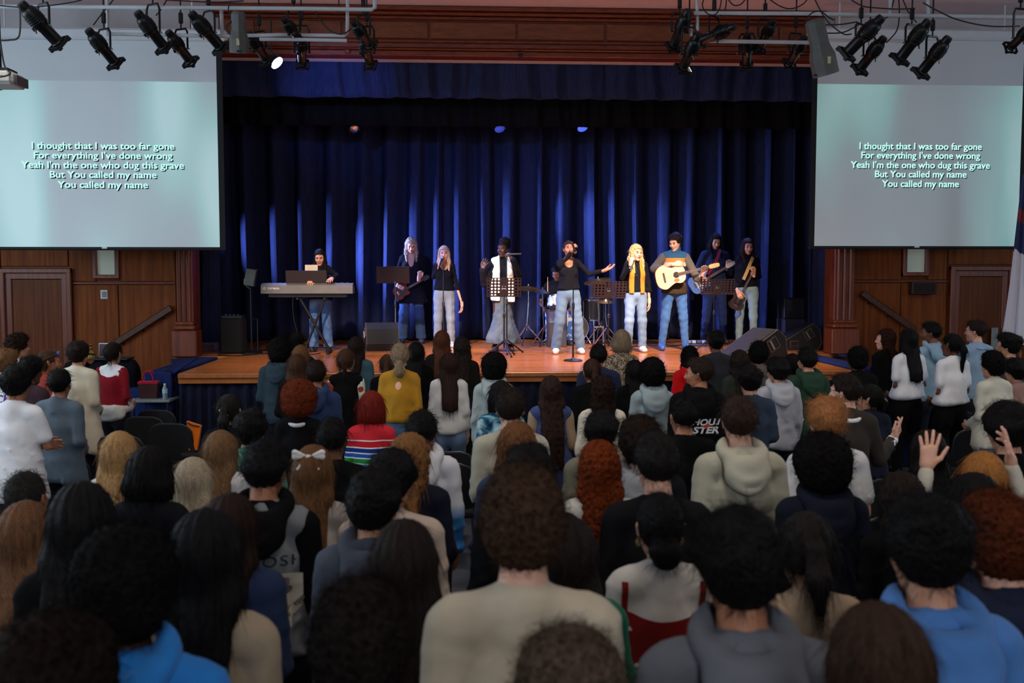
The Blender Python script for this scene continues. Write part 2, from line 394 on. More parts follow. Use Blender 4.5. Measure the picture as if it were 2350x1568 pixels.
for a, b_ in zip(pxs, pxs[1:]):
    xa, xb = on_plane(a, 70, 1, 14.5)[0], on_plane(b_, 70, 1, 14.5)[0]
    MB().box(((xa + xb) / 2, 14.53, (bz(50) + bz(93)) / 2), (xb - xa - .03, .03, bz(50) - bz(93) - .02), bev=.012).build('panel', M_BEAMPANEL, beam)
hook = MB().box((on_plane(1194, 130, 1, 14.4)[0], 14.38, bz(131)), (.06, .05, .05), bev=.01).build('bracket', M_BLACK, beam)
MB().box((on_plane(798, 130, 1, 14.4)[0], 14.38, bz(127)), (.07, .05, .06), bev=.01).build('bracket', M_TRIM, beam)

# stage deck and its house
XSL, XSR = on_plane(397, 862, 2, STZ)[0], on_plane(1948, 848, 2, STZ)[0]
dk = MB().box(((XSL + XSR) / 2, (YFRONT + 14.5) / 2, STZ - .06), (XSR - XSL, 14.5 - YFRONT, .12)).box(((PXL + PXR) / 2, 14.62, STZ - .06), (PXR - PXL, .24, .12)).box((CXS, (14.74 + 19.2) / 2 + .1, STZ - .06), (13.8, 4.4, .12))
struct('floor_stage', dk, M_DECK)
struct('trim_4', MB().box(((XSL + XSR) / 2, YFRONT - .012, STZ - .03), (XSR - XSL, .035, .055), bev=.008), wood('nosing_wood', (150, 84, 40), (176, 108, 58), .35))
struct('wall_stage_back', MB().box((CXS, 19.2, 4), (14, .1, 8)), M_BLACKBOX)
for s_, x in ((-1, CXS - 7), (1, CXS + 7)): struct('wall_stage_%s' % ('left' if s_ < 0 else 'right'), MB().box((x, 17, 4), (.1, 4.5, 8)), M_BLACKBOX)
struct('ceiling_stage', MB().box((CXS, 17, 8), (14, 4.6, .1)), M_BLACKBOX)
def sheet(name, x0, x1, y, z0, z1, seed, wl=0.36, dep=0.09, m=None, nz=14, label=None, cat='curtain', thick=True, flare=0.0):
    rg = np.random.default_rng(seed); n = int((x1 - x0) / 0.028) + 2; xs = np.linspace(x0, x1, n)
    # irregular pleats: integrate a varying frequency
    fr = 2 * pi / wl * (1 + .45 * np.interp(xs, np.linspace(x0, x1, 40), rg.uniform(-1, 1, 40))); ph = np.cumsum(fr) * (xs[1] - xs[0])
    am = dep * (0.55 + .45 * np.interp(xs, np.linspace(x0, x1, 30), rg.uniform(0, 1, 30)))
    sw = .09 * np.interp(xs, np.linspace(x0, x1, 22), rg.uniform(-1, 1, 22)); sw2 = .1 * np.interp(xs, np.linspace(x0, x1, 22), rg.uniform(-1, 1, 22))
    mb = MB(); vs = []
    for k in range(nz):
        t = k / (nz - 1); z = z1 + (z0 - z1) * t
        sway = sw * t * t + .25 * sw2 * math.sin(t * 2.6)
        a = am * (.75 + .5 * t)
        s1 = np.sin(ph); yy = y + a * np.sign(s1) * np.abs(s1) ** .7 + .02 * np.sin(ph * 2.3 + seed) + flare * t
        for i in range(n): vs.append((xs[i] + sway[i], yy[i], z))
    fs = [(k * n + i, k * n + i + 1, (k + 1) * n + i + 1, (k + 1) * n + i) for k in range(nz - 1) for i in range(n - 1)]
    mb.add(vs, fs); o = mb.build(name, m or M_NAVY, smooth=True)
    if thick:
        md = o.modifiers.new('thickness', 'SOLIDIFY'); md.thickness = .012; md.offset = 0
    return tag(o, label, cat) if label else o
yb = 17.9
sheet('backdrop_curtain', on_plane(455, 600, 1, yb)[0], on_plane(1905, 600, 1, yb)[0], yb, STZ + .03, on_plane(1175, 240, 1, yb)[2], 3, .46, .17, M_NAVY, 16, 'wide pleated navy backdrop curtain hanging behind the band')
sheet('valance', PXL - .15, PXR + .15, 14.95, on_plane(1175, 227, 1, 14.95)[2], 5.9, 5, .5, .05, M_NAVY, 8, 'navy pleated valance under the wooden proscenium beam')
sheet('teaser_curtain', PXL - .5, PXR + .5, 16.1, on_plane(1175, 291, 1, 16.1)[2], 6.4, 9, .5, .05, M_BLACKDRAPE, 8, 'plain black teaser curtain hanging behind the navy valance')
y_ = 15.9
sheet('leg_curtain', on_plane(436, 600, 1, y_)[0] - .5, on_plane(497, 600, 1, y_)[0], y_, STZ + .02, 6.3, 11, .3, .11, M_NAVY, 14, 'narrow navy leg curtain beside the black loudspeaker')
sheet('leg_curtain', on_plane(1864, 600, 1, y_)[0], on_plane(1925, 600, 1, y_)[0] + .5, y_, STZ + .02, 6.3, 12, .3, .11, M_NAVY, 14, 'narrow navy leg curtain beside the guitar amplifier')
sheet('stage_skirt', XSL, XSR, YFRONT + .06, 0.01, STZ - .06, 21, .3, .012, M_SKIRT, 5, 'dark navy cloth skirt along the stage front', 'stage skirt')
# blue carpeted side steps along the wall
def steps(name, xs, sgn):
    mb = MB(); n = 6
    for k in range(n):
        h = STZ - .004 - k * STZ / n; mb.box((xs + sgn * (.3 + k * .27 + (0 if k else -.0)), 13.35, h / 2), (.27 if k else .33, 2.3, h), bev=.012)
    return struct(name, mb, M_BLUECARPET)
steps('stairs_left', XSL, -1); steps('stairs_right', XSR, 1)
# the blue carpet corners that run onto the deck
def corner(name, pts):
    mb = MB(); P = [on_plane(px, py, 2, STZ + .006) for px, py in pts]
    n = len(P); mb.add([tuple(p) for p in P] + [(p[0], p[1], STZ - .001) for p in P], [tuple(range(n))[::-1]] + [(i, (i + 1) % n, (i + 1) % n + n, i + n) for i in range(n)])
    return struct(name, mb, M_BLUECARPET)
corner('floor_carpet_left', [(398, 858), (392, 824), (452, 821), (440, 830)])
corner('floor_carpet_right', [(1915, 808), (1950, 808), (1950, 819), (1930, 818)])
# handrails on the wall
M_RAIL = wood('rail_wood', (58, 28, 14), (84, 44, 22), .4, (6, 12, 12))
def handrail(label, p, q):
    a = np.array([*[on_plane(*p, 1, YPRO - .09)][0]]); b_ = np.array(on_plane(*q, 1, YPRO - .09))
    d = (b_ - a) / np.linalg.norm(b_ - a); up_ = np.cross(d, [0, -1, 0]); 
    t = thing('handrail', label, 'handrail', (0, 0, 0))
    M = np.array([d, [0, 1, 0], np.cross(d, [0, 1, 0])]).T
    MB().box((a + b_) / 2, (np.linalg.norm(b_ - a), .05, .1), rot=M.tolist(), bev=.015).build('rail', M_RAIL, t)
    for f_ in (.15, .5, .85):
        c = a + (b_ - a) * f_; MB().tube([c + [0, .01, -.04], c + [0, .02, -.08], c + [0, .085, -.08]], .009).build('bracket', M_BLACK, t)
handrail('sloping dark wooden handrail on the wall by the wall thermostat', (394, 706), (262, 790))
handrail('sloping dark wooden handrail on the wall under the brown wall box', (1977, 672), (2100, 758))
# small wall fittings
t = thing('thermostat', 'pale wall plate on the wood panel under the frosted window', 'thermostat', on_plane(239, 676, 1, YPRO - .035))
MB().box((0, 0, 0), (.1, .02, .13), bev=.006).build('plate', M_WHITEP, t); MB().box((.005, -.012, 0), (.06, .012, .085), bev=.003).build('cover', plain('grey_plastic', (120, 124, 122), .5), t)
t = thing('wall_speaker', 'dark brown box mounted on the wood wall below the frosted pane', 'speaker', on_plane(2117, 661, 1, YPRO - .09))
mbx = MB().box((0, 0, 0), (.38, .14, .19), bev=.01).build('cabinet', plain('brown_box', (44, 22, 20), .6), t); MB().box((0, -.072, 0), (.33, .006, .15), bev=.002).build('grille', plain('brown_grille', (34, 18, 18), .9, bmp=.4, scale=200), t)
t = thing('wall_panel', 'narrow grey steel plate at the edge of the wooden door', 'wall plate', on_plane(2282, 781, 1, YPRO - .1))
MB().box((0, 0, 0), (.1, .02, .38), bev=.004).build('plate', plain('steel_plate', (150, 150, 146), .5, .3), t); MB().box((0, .05, 0), (.04, .08, .1)).build('mount', M_BLACK, t)

# ------------------------------------------------------------------ projection screens
def screen_mat(seed, zimg, dim):
    m, nt, b = new_mat('projected_screen'); b.inputs['Base Color'].default_value = (.64, .68, .7, 1); b.inputs['Roughness'].default_value = 0.9
    tc = N(nt, 'ShaderNodeTexCoord'); sp = N(nt, 'ShaderNodeSeparateXYZ'); nt.links.new(tc.outputs['Object'], sp.inputs[0])
    mp = N(nt, 'ShaderNodeMapping'); mp.inputs['Scale'].default_value = (1.15, 1, .32); mp.inputs['Location'].default_value = (seed, seed * .7, seed * 1.3); nt.links.new(tc.outputs['Object'], mp.inputs[0])
    no = N(nt, 'ShaderNodeTexNoise'); no.inputs['Scale'].default_value = 1.0; no.inputs['Detail'].default_value = .6; nt.links.new(mp.outputs[0], no.inputs['Vector'])
    col = ramp(nt, no.outputs[0], [(.42, lin((78, 92, 92))), (.54, lin((84, 124, 120))), (.63, lin((96, 172, 160))), (.72, lin((150, 205, 200)))])
    lt = N(nt, 'ShaderNodeMath', operation='LESS_THAN'); lt.inputs[1].default_value = zimg; nt.links.new(sp.outputs[2], lt.inputs[0])
    mu = N(nt, 'ShaderNodeMath', operation='MULTIPLY'); mu.inputs[1].default_value = dim; nt.links.new(lt.outputs[0], mu.inputs[0])
    nt.links.new(col, b.inputs['Emission Color']); nt.links.new(mu.outputs[0], b.inputs['Emission Strength']); return m
M_LYRIC = plain('lyric_light', (206, 236, 230), .9, var=.02, emit=.4)
M_LSHADE = plain('lyric_shadow', (96, 122, 122), .9, var=.02)
M_SCREENEDGE = plain('screen_edge_black', (10, 10, 12), .8)
LYR = ["I thought that I was too far gone", "For everything I've done wrong", "Yeah I'm the one who dug this grave", "But You called my name", "You called my name"]
def screen(label, p0, p1, ptop, pimg, pbot, ys, tx, seed, dim, lines):
    x0 = on_plane(p0, 380, 1, ys)[0]; x1 = on_plane(p1, 380, 1, ys)[0]; xm = (p0 + p1) / 2
    z1 = on_plane(xm, ptop, 1, ys)[2]; zi = on_plane(xm, pimg, 1, ys)[2]; z0 = on_plane(xm, pbot, 1, ys)[2]
    t = thing('projection_screen', label, 'screen', ((x0 + x1) / 2, ys, z0)); w_ = x1 - x0
    MB().box((0, 0, (z1 - z0) / 2), (w_, .012, z1 - z0)).build('screen_fabric', screen_mat(seed, zi - z0, dim), t)
    e = .075
    for s_ in (-1, 1): MB().box((s_ * (w_ / 2 + e / 2), .003, (z1 - z0) / 2), (e, .014, z1 - z0)).build('black_border', M_SCREENEDGE, t)
    MB().box((0, 0, -.022), (w_ + 2 * e + .02, .035, .044), bev=.012).build('weight_bar', M_SCREENEDGE, t)
    MB().box((0, -.02, -.012), (.07, .02, .025), bev=.005).build('pull_tab', M_WHITEP, t)
    MB().box((0, 0, z1 - z0 + .07), (w_ + .3, .16, .15), bev=.03).build('roller_case', M_WHITEP, t)
    for s_ in (-1, 1): MB().tube([(s_ * w_ * .4, 0, z1 - z0 + .1), (s_ * w_ * .4, 0, ZCEIL - z0)], .012).build('hanger', M_WHITEP, t)
    for ln, (py, wpx) in zip(LYR, lines):
        q = on_plane(tx, py, 1, ys); sc = project(q)[2]
        full = np.array(text_mesh(ln, 1.0, 0.006, 'LEFT')[0]); wd = full[:, 0].max(); k = wpx / sc / wd; kz = 21.5 / sc; words = ln.split(' ')
        for wi, wo in enumerate(words):
            vs, fs = text_mesh(wo, 1.0, 0.006, 'LEFT'); end = np.array(text_mesh(' '.join(words[:wi + 1]), 1.0, 0.006, 'LEFT')[0])[:, 0].max(); x_ = end - np.array(vs)[:, 0].max() - wd / 2
            for nm, mm, dx, dy, dz in (('lyric_shadow', M_LSHADE, .012, -.008, -.012), ('lyric_word', M_LYRIC, 0, -.0105, 0)):
                mb = MB()
                for ox, oz in ((0, 0), (-.018, 0), (.018, 0), (0, .015)): mb.add([((v[0] + x_ + ox) * k + q[0] - (x0 + x1) / 2 + dx, dy, (v[1] + oz) * kz + q[2] - z0 + dz) for v in vs], fs)
                mb.build(nm, mm, t)
    return t
screen('large hanging projection screen with lyrics beside the ceiling projector', -32, 501, 92, 186, 567, 13.5, 237, 3.3, .46, ((336, 322), (358, 313), (380, 365), (402, 241), (425, 202)))
screen('large hanging projection screen with lyrics beside the furled flag', 1872, 2341, 92, 195, 565, 13.9, 2112, 11.8, .42, ((337, 288), (358, 280), (380, 326), (401, 216), (423, 180)))
# ------------------------------------------------------------------ people: smooth bodies grown from blended volumes
def _sub(ax, lo, hi):
    i = max(0, int(np.searchsorted(ax, lo)) - 1); j = min(len(ax), int(np.searchsorted(ax, hi)) + 1); return slice(i, j)
def rc(a, b, ra, rb, k=.03, fl=1.0):            # tapered capsule
    return ('rc', np.asarray(a, float), np.asarray(b, float), ra, rb, k, fl)
def el(c, r, k=.03, M=None): return ('el', np.asarray(c, float), np.asarray(r, float), k, M)
def to(c, Rr, r, k=.02, M=None): return ('to', np.asarray(c, float), Rr, r, k, M)
def infl(p, e, k=None):
    if p[0] == 'rc': return ('rc', p[1], p[2], p[3] + e, p[4] + e, p[5] if k is None else k, p[6])
    if p[0] == 'el': return ('el', p[1], p[2] + e, p[3] if k is None else k, p[4])
    return p
def pbox(p):
    if p[0] == 'rc':
        r = max(p[3], p[4]) * max(1, p[6]); return np.minimum(p[1], p[2]) - r, np.maximum(p[1], p[2]) + r
    if p[0] == 'el':
        r = p[2] if p[4] is None else np.full(3, p[2].max()); return p[1] - r, p[1] + r
    r = p[2] + p[3]; return p[1] - r, p[1] + r
def axis(lo, hi, fine, zones=None):
    """spacing 'fine', or coarser inside given (lo, hi, step) zones"""
    out = [lo]
    while out[-1] < hi:
        s = fine
        for a, b, st in (zones or ()):
            if a <= out[-1] < b: s = st
        out.append(out[-1] + s)
    return np.array(out)
def grow(prims, vox, zz=None, xz=None, yz=None, post=None):
    lo = np.min([pbox(p)[0] for p in prims], 0) - 2.2 * vox; hi = np.max([pbox(p)[1] for p in prims], 0) + 2.2 * vox
    ax = [axis(lo[0], hi[0], vox, xz), axis(lo[1], hi[1], vox, yz), axis(lo[2], hi[2], vox, zz)]
    D = np.full([len(a) for a in ax], .12, np.float32)
    for p in prims:
        b0, b1 = pbox(p); k = p[5] if p[0] == 'rc' else (p[3] if p[0] == 'el' else p[4]); e = k + 2.5 * vox + .02
        sl = tuple(_sub(ax[i], b0[i] - e, b1[i] + e) for i in range(3))
        X = ax[0][sl[0]][:, None, None]; Y = ax[1][sl[1]][None, :, None]; Z = ax[2][sl[2]][None, None, :]
        if p[0] == 'rc':
            a, b, ra, rb, _, fl = p[1:]; ab = b - a; L = max(ab @ ab, 1e-9)
            px, py, pz = X - a[0], Y - a[1], Z - a[2]
            t = np.clip((px * ab[0] + py * ab[1] + pz * ab[2]) / L, 0, 1)
            dx, dy, dz = px - t * ab[0], (py - t * ab[1]) / fl, pz - t * ab[2]
            d = np.sqrt(dx * dx + dy * dy + dz * dz) - (ra + (rb - ra) * t)
        elif p[0] == 'el':
            c, r, M = p[1], p[2], p[4]; px, py, pz = X - c[0], Y - c[1], Z - c[2]
            if M is not None: px, py, pz = (M[0][i] * px + M[1][i] * py + M[2][i] * pz for i in range(3))
            k0 = np.sqrt((px / r[0]) ** 2 + (py / r[1]) ** 2 + (pz / r[2]) ** 2)
            k1 = np.sqrt((px / r[0] ** 2) ** 2 + (py / r[1] ** 2) ** 2 + (pz / r[2] ** 2) ** 2) + 1e-6
            d = k0 * (k0 - 1) / k1
        else:
            c, Rr, r, M = p[1], p[2], p[3], p[5]; px, py, pz = X - c[0], Y - c[1], Z - c[2]
            if M is not None: px, py, pz = (M[0][i] * px + M[1][i] * py + M[2][i] * pz for i in range(3))
            q = np.sqrt(px * px + py * py) - Rr; d = np.sqrt(q * q + pz * pz) - r
        S = D[sl]; h = np.clip(1 - np.abs(S - d) / k, 0, None); D[sl] = np.minimum(S, d) - h * h * k * .25
    if post is not None:
        D = post(ax[0][:, None, None], ax[1][None, :, None], ax[2][None, None, :], D)
    return nets(D, ax)
_E = [(0, 1), (2, 3), (4, 5), (6, 7), (0, 2), (1, 3), (4, 6), (5, 7), (0, 4), (1, 5), (2, 6), (3, 7)]
def nets(D, ax):
    I = D < 0; n = D.shape
    cs = [I[i:n[0] - 1 + i, j:n[1] - 1 + j, k:n[2] - 1 + k] for i in (0, 1) for j in (0, 1) for k in (0, 1)]
    tot = np.zeros(cs[0].shape, np.int8)
    for c in cs: tot += c
    act = (tot > 0) & (tot < 8); ci = np.argwhere(act)
    idx = np.full(act.shape, -1, np.int64); idx[act] = np.arange(len(ci))
    if len(ci) == 0: return np.zeros((0, 3)), np.zeros((0, 4), int)
    off = np.array([(i, j, k) for i in (0, 1) for j in (0, 1) for k in (0, 1)])
    val = np.stack([D[ci[:, 0] + o[0], ci[:, 1] + o[1], ci[:, 2] + o[2]] for o in off], 1)
    acc = np.zeros((len(ci), 3)); cnt = np.zeros(len(ci))
    for a, b in _E:
        va, vb = val[:, a], val[:, b]; m = (va < 0) != (vb < 0); t = np.where(m, va / np.where(m, va - vb, 1), 0)
        p = off[a] + (off[b] - off[a]) * t[:, None]; acc += p * m[:, None]; cnt += m
    fr = acc / cnt[:, None]; V = np.empty_like(fr)
    for k in range(3):
        a0 = ax[k][ci[:, k]]; a1 = ax[k][ci[:, k] + 1]; V[:, k] = a0 + (a1 - a0) * fr[:, k]
    F = []
    for d in range(3):
        u, w_ = (d + 1) % 3, (d + 2) % 3
        s0 = [slice(None)] * 3; s1 = [slice(None)] * 3; s0[d] = slice(0, n[d] - 1); s1[d] = slice(1, n[d])
        A = I[tuple(s0)]; B = I[tuple(s1)]; m = A != B
        e = np.argwhere(m); e = e[(e[:, u] > 0) & (e[:, w_] > 0) & (e[:, u] < n[u] - 1) & (e[:, w_] < n[w_] - 1)]
        if len(e) == 0: continue
        def cell(du, dw):
            q = e.copy(); q[:, u] += du; q[:, w_] += dw; return idx[q[:, 0], q[:, 1], q[:, 2]]
        q = np.stack([cell(-1, -1), cell(0, -1), cell(0, 0), cell(-1, 0)], 1)
        fl = A[e[:, 0], e[:, 1], e[:, 2]]; q[~fl] = q[~fl][:, ::-1]; F.append(q)
    F = np.concatenate(F); F = F[(F >= 0).all(1)]
    return V, F
def vnormals(V, F):
    n = np.cross(V[F[:, 2]] - V[F[:, 0]], V[F[:, 3]] - V[F[:, 1]]); out = np.zeros_like(V)
    for k in range(4): np.add.at(out, F[:, k], n)
    return out / (np.linalg.norm(out, axis=1, keepdims=True) + 1e-12)
def np_mesh(name, V, F, mats, parent=None, midx=None, T=None):
    """F: (n,4) quads; -1 in the last column marks a triangle"""
    me = bpy.data.meshes.new(name); V = np.asarray(V, np.float32)
    if T is not None: V = V @ T[:3, :3].T + T[:3, 3]
    me.vertices.add(len(V)); me.vertices.foreach_set('co', V.astype(np.float32).ravel())
    tri = F[:, 3] < 0; ln = np.where(tri, 3, 4); st = np.concatenate([[0], np.cumsum(ln)[:-1]])
    flat = F.ravel(); flat = flat[flat >= 0]
    me.loops.add(len(flat)); me.loops.foreach_set('vertex_index', flat.astype(np.int32))
    me.polygons.add(len(F)); me.polygons.foreach_set('loop_start', st.astype(np.int32))
    me.polygons.foreach_set('use_smooth', np.ones(len(F), bool))
    for m in mats: me.materials.append(m)
    if midx is not None: me.polygons.foreach_set('material_index', midx.astype(np.int32))
    me.update(calc_edges=True)
    o = bpy.data.objects.new(name, me); COL.objects.link(o)
    if parent is not None: o.parent = parent
    return o
def join(parts):
    Vs, Fs, o = [], [], 0
    for V, F in parts:
        Vs.append(V); Fs.append(np.where(F >= 0, F + o, -1)); o += len(V)
    return np.concatenate(Vs), np.concatenate(Fs)
def rotm(yaw=0, pitch=0, roll=0):
    return np.array(Matrix.Rotation(yaw, 3, 'Z') @ Matrix.Rotation(pitch, 3, 'X') @ Matrix.Rotation(roll, 3, 'Y'))
def unit(v): v = np.asarray(v, float); return v / (np.linalg.norm(v) + 1e-9)

def head_prims():
    P = [el((0, -.012, .02), (.0755, .096, .098), .02), el((0, .028, -.03), (.062, .066, .092), .03),
         rc((0, .015, -.075), (0, .058, -.098), .047, .026, .03), el((0, .07, -.104), (.02, .017, .016), .02),
         rc((0, .093, .004), (0, .109, -.03), .0075, .0115, .012), el((-.011, .1, -.036), (.008, .009, .007), .008), el((.011, .1, -.036), (.008, .009, .007), .008),
         rc((-.032, .084, .024), (.032, .084, .024), .011, .011, .02), el((-.037, .066, -.028), (.024, .022, .026), .02), el((.037, .066, -.028), (.024, .022, .026), .02),
         el((0, .093, -.062), (.021, .009, .006), .008), el((0, .091, -.073), (.019, .009, .007), .008)]
    for s in (-1, 1):
        P += [rc((s * .076, -.012, .012), (s * .074, -.004, -.028), .014, .009, .006, 1.2), rc((s * .083, -.02, .018), (s * .079, -.012, -.02), .008, .006, .004)]
    return P
def head_post(X, Y, Z, D):
    for s in (-1, 1):
        e = np.sqrt((X - s * .031) ** 2 + (Y - .1) ** 2 + ((Z - .004) * 1.3) ** 2) - .013; h = np.clip(1 - np.abs(D + e) / .014, 0, None); D = np.maximum(D, -e) + h * h * .014 * .25
    return D
def make_hand(wrist, Dv, Nv, side, curl=.35, spread=.12, vox=.0055, thumb=.6, rad=1.0, curls=None):
    """wrist, distal direction, palm normal; side +1: thumb on Dv x Nv"""
    Dv = unit(Dv); Nv = np.asarray(Nv, float); Nv = unit(Nv - Dv * (Nv @ Dv)); W = np.cross(Dv, Nv) * side; w0 = np.asarray(wrist, float); P = []
    P.append(rc(w0 - Dv * .03, w0 + Dv * .015, .026 * rad, .026 * rad, .02))
    L = (.074, .083, .077, .06)
    for i in range(4):
        wv = (.030, .0105, -.0095, -.029)[i]; b = w0 + Dv * (.088, .092, .088, .08)[i] + W * wv
        P.append(rc(w0 + Dv * .012 + W * wv * .55, b, .0155 * rad, .0115 * rad, .018))
        an = 0.0; p = b; sp = spread * (1.2, .35, -.45, -1.25)[i]; c = curls[i] if curls else curl
        for j, fr in enumerate((.46, .3, .24)):
            an += c * (.85, 1.25, .8)[j]; dd = unit((Dv * math.cos(sp) + W * math.sin(sp)) * math.cos(an) + Nv * math.sin(an))
            q = p + dd * L[i] * fr; r0 = (.0093, .0086, .0078)[j] * rad; P.append(rc(p, q, r0, r0 * .93, .004)); p = q
    b = w0 + Dv * .022 + W * .022; d1 = unit(Dv * .62 + W * .75 * (1 - .3 * thumb) + Nv * .5 * thumb); q = b + d1 * .045; P.append(rc(b, q, .0165 * rad, .0115 * rad, .014))
    d2 = unit(Dv * .85 + W * .3 * (1 - thumb) + Nv * .45 * thumb); r_ = q + d2 * .032; P.append(rc(q, r_, .0105 * rad, .0095 * rad, .005)); P.append(rc(r_, r_ + unit(d2 + Nv * .25 * thumb) * .027, .0092 * rad, .0078 * rad, .004))
    return grow(P, vox)

class Fig:
    """proportions and pose of one standing or seated figure, in its own frame: feet at the origin, facing +Y"""
    def __init__(s, h=1.75, fem=False, build=1.0, arms='down', seated=False, stance=.0, head=(0, 0, 0), lean=0.0, hd=1.0):
        k = h / 1.75; s.k = k; s.h = h; s.b = build; b = build; s.fem = fem; s.head = head
        s.hs = (k * .35 + .65) * hd; s.hc = np.array([0, .015 * k, h - .118 * s.hs]); s.Hm = rotm(*[-head[0], head[1], head[2]]) if False else rotm(head[0], head[1], head[2])
        sw = (.150 if fem else .170) * (.6 + .4 * b) * k; s.sw = sw; s.seated = seated
        ch = .132 if fem else .152; wa = .108 if fem else .132; hp = .158 if fem else .15
        z = lambda v: v * k
        s.torso = [el((0, .005, z(.955)), (hp * b * k, .112 * b * k, .125 * k), .05), el((0, 0, z(1.1)), (wa * b * k, .094 * b * k, .15 * k), .06),
                   el((0, -.005, z(1.285)), (ch * b * k, .104 * b * k, .16 * k), .05), rc((-sw * .8, -.015, z(1.417)), (sw * .8, -.015, z(1.417)), .05 * k, .05 * k, .05),
                   rc((0, -.03, z(1.476)), (-sw * .85, -.02, z(1.427)), .042 * k, .042 * k, .035), rc((0, -.03, z(1.476)), (sw * .85, -.02, z(1.427)), .042 * k, .042 * k, .035)]
        if fem: s.torso += [el((-.068 * k, .075 * b, z(1.27)), (.06 * k, .052, .06 * k), .04), el((.068 * k, .075 * b, z(1.27)), (.06 * k, .052, .06 * k), .04)]
        nr = (.05 if fem else .06) * (.5 + .5 * k)
        s.neck = [rc((0, -.03 * k, z(1.43)), s.hc + s.Hm @ np.array([0, -.022, -.075]), nr * 1.12, nr, .035)]
        S = {-1: np.array([-sw, -.015, z(1.411)]), 1: np.array([sw, -.015, z(1.411)])}
        s.S = S; s.E = {}; s.W = {}
        poses = {'down': lambda q: ((q * (sw + .038), -.03, z(1.13)), (q * (sw + .035), .05, z(.89))),
                 'front': lambda q: ((q * (sw + .036), -.045, z(1.14)), (q * .1, .17 * (.6 + .4 * b) + .02, z(1.03))),
                 'cross': lambda q: ((q * (sw + .05), .05, z(1.15)), (-q * .05, .2, z(1.17 + .03 * q)))}
        for q in (-1, 1):
            e, w_ = poses[arms](q) if isinstance(arms, str) else (arms[q] if not isinstance(arms[q], str) else poses[arms[q]](q))
            s.E[q] = np.array(e, float); s.W[q] = np.array(w_, float)
        ar = (.035 if fem else .043) * (.5 + .5 * b) * k
        s.arms = {q: [rc(S[q], s.E[q], ar * 1.12, ar * .86, .03), rc(s.E[q], s.W[q], ar * .86, max(.024, ar * .6), .012)] for q in (-1, 1)}
        tr = (.082 if fem else .084) * (.45 + .55 * b) * k; st = stance
        s.legs = {}; s.feet = {}
        for q in (-1, 1):
            hip = np.array([q * .088 * k, .0, z(.92)])
            if seated: kn = np.array([q * .16, .42, z(.92) + .0]); an = np.array([q * .17, .44, z(.5)])
            else: kn = np.array([q * (.098 * k + st * .5), .015 + q * .01, z(.5)]); an = np.array([q * (.1 * k + st), -.02 + q * .01, z(.085)])
            s.legs[q] = [rc(hip, kn, tr, tr * .66, .035), rc(kn, an, tr * .66, tr * .45, .02), el(hip * .8 + kn * .2 + np.array([0, -.03, 0]), (tr * .95, tr * .95, tr * 1.1), .04)]
            s.feet[q] = [rc(an + [0, -.012, -.035], an + [q * .015, .15 * k, -.052], .036, .028, .03), rc(an, an + [0, .03, -.03], .04 * k, .035, .03)]
            s.an = an
        s.kn = kn
    def place_head(s, p): return s.hc + s.Hm @ (np.asarray(p, float) * s.hs)
def zz_zones(h, fine, coarse, cut): return [(-1, cut, coarse)] if coarse > fine else None

def strands(V, Nn, n, kind, L, rad, rg, sg=4, center=None):
    i = rg.integers(0, len(V), n); p = V[i] - Nn[i] * .004; nn = Nn[i]; m = n
    ln = L * rg.uniform(.5, 1.2, m)[:, None] / sg; pts = [p]
    if kind == 'straight':
        g = np.array([0, 0, -1.0]) + rg.normal(0, .12, (m, 3))
        for k in range(sg):
            t = g - nn * (nn * g).sum(1, keepdims=True) * .85 + nn * (.10 if k < 2 else .02); t /= np.linalg.norm(t, axis=1, keepdims=True) + 1e-9; pts.append(pts[-1] + t * ln)
    elif kind == 'messy':
        g = rg.normal(0, .6, (m, 3)) + np.array([0, 0, .1])
        for k in range(sg):
            t = g - nn * (nn * g).sum(1, keepdims=True) * .7 + nn * .35 + np.array([0, 0, -.22 * k]); t /= np.linalg.norm(t, axis=1, keepdims=True) + 1e-9; pts.append(pts[-1] + t * ln)
    else:
        a = np.cross(nn, rg.normal(0, 1, (m, 3))); a /= np.linalg.norm(a, axis=1, keepdims=True) + 1e-9; b = np.cross(nn, a); ph = rg.uniform(0, 6.28, m)[:, None]
        for k in range(sg):
            an = ph + 1.9 * k; pts.append(p + nn * ln * (k + 1) * .8 + (a * np.cos(an) + b * np.sin(an)) * ln * 1.0)
    P = np.stack(pts, 1); vs = []; K = sg + 1
    t = np.gradient(P, axis=1); t /= np.linalg.norm(t, axis=2, keepdims=True) + 1e-9
    u = np.cross(t, nn[:, None, :] + 1e-3); u /= np.linalg.norm(u, axis=2, keepdims=True) + 1e-9; v = np.cross(t, u)
    rr = (rad * np.linspace(1, .35, K))[None, :, None]
    ring = np.stack([P + (u * math.cos(c) + v * math.sin(c)) * rr for c in (0, 2.09, 4.19)], 2)  # m,K,3,3
    Vv = ring.reshape(-1, 3); base = (np.arange(m) * K * 3)[:, None, None, None] + (np.arange(K - 1) * 3)[None, :, None, None]
    j = np.arange(3)[None, None, :, None]; q = np.concatenate([base + j, base + (j + 1) % 3, base + 3 + (j + 1) % 3, base + 3 + j], 3).reshape(-1, 4)
    return Vv, q

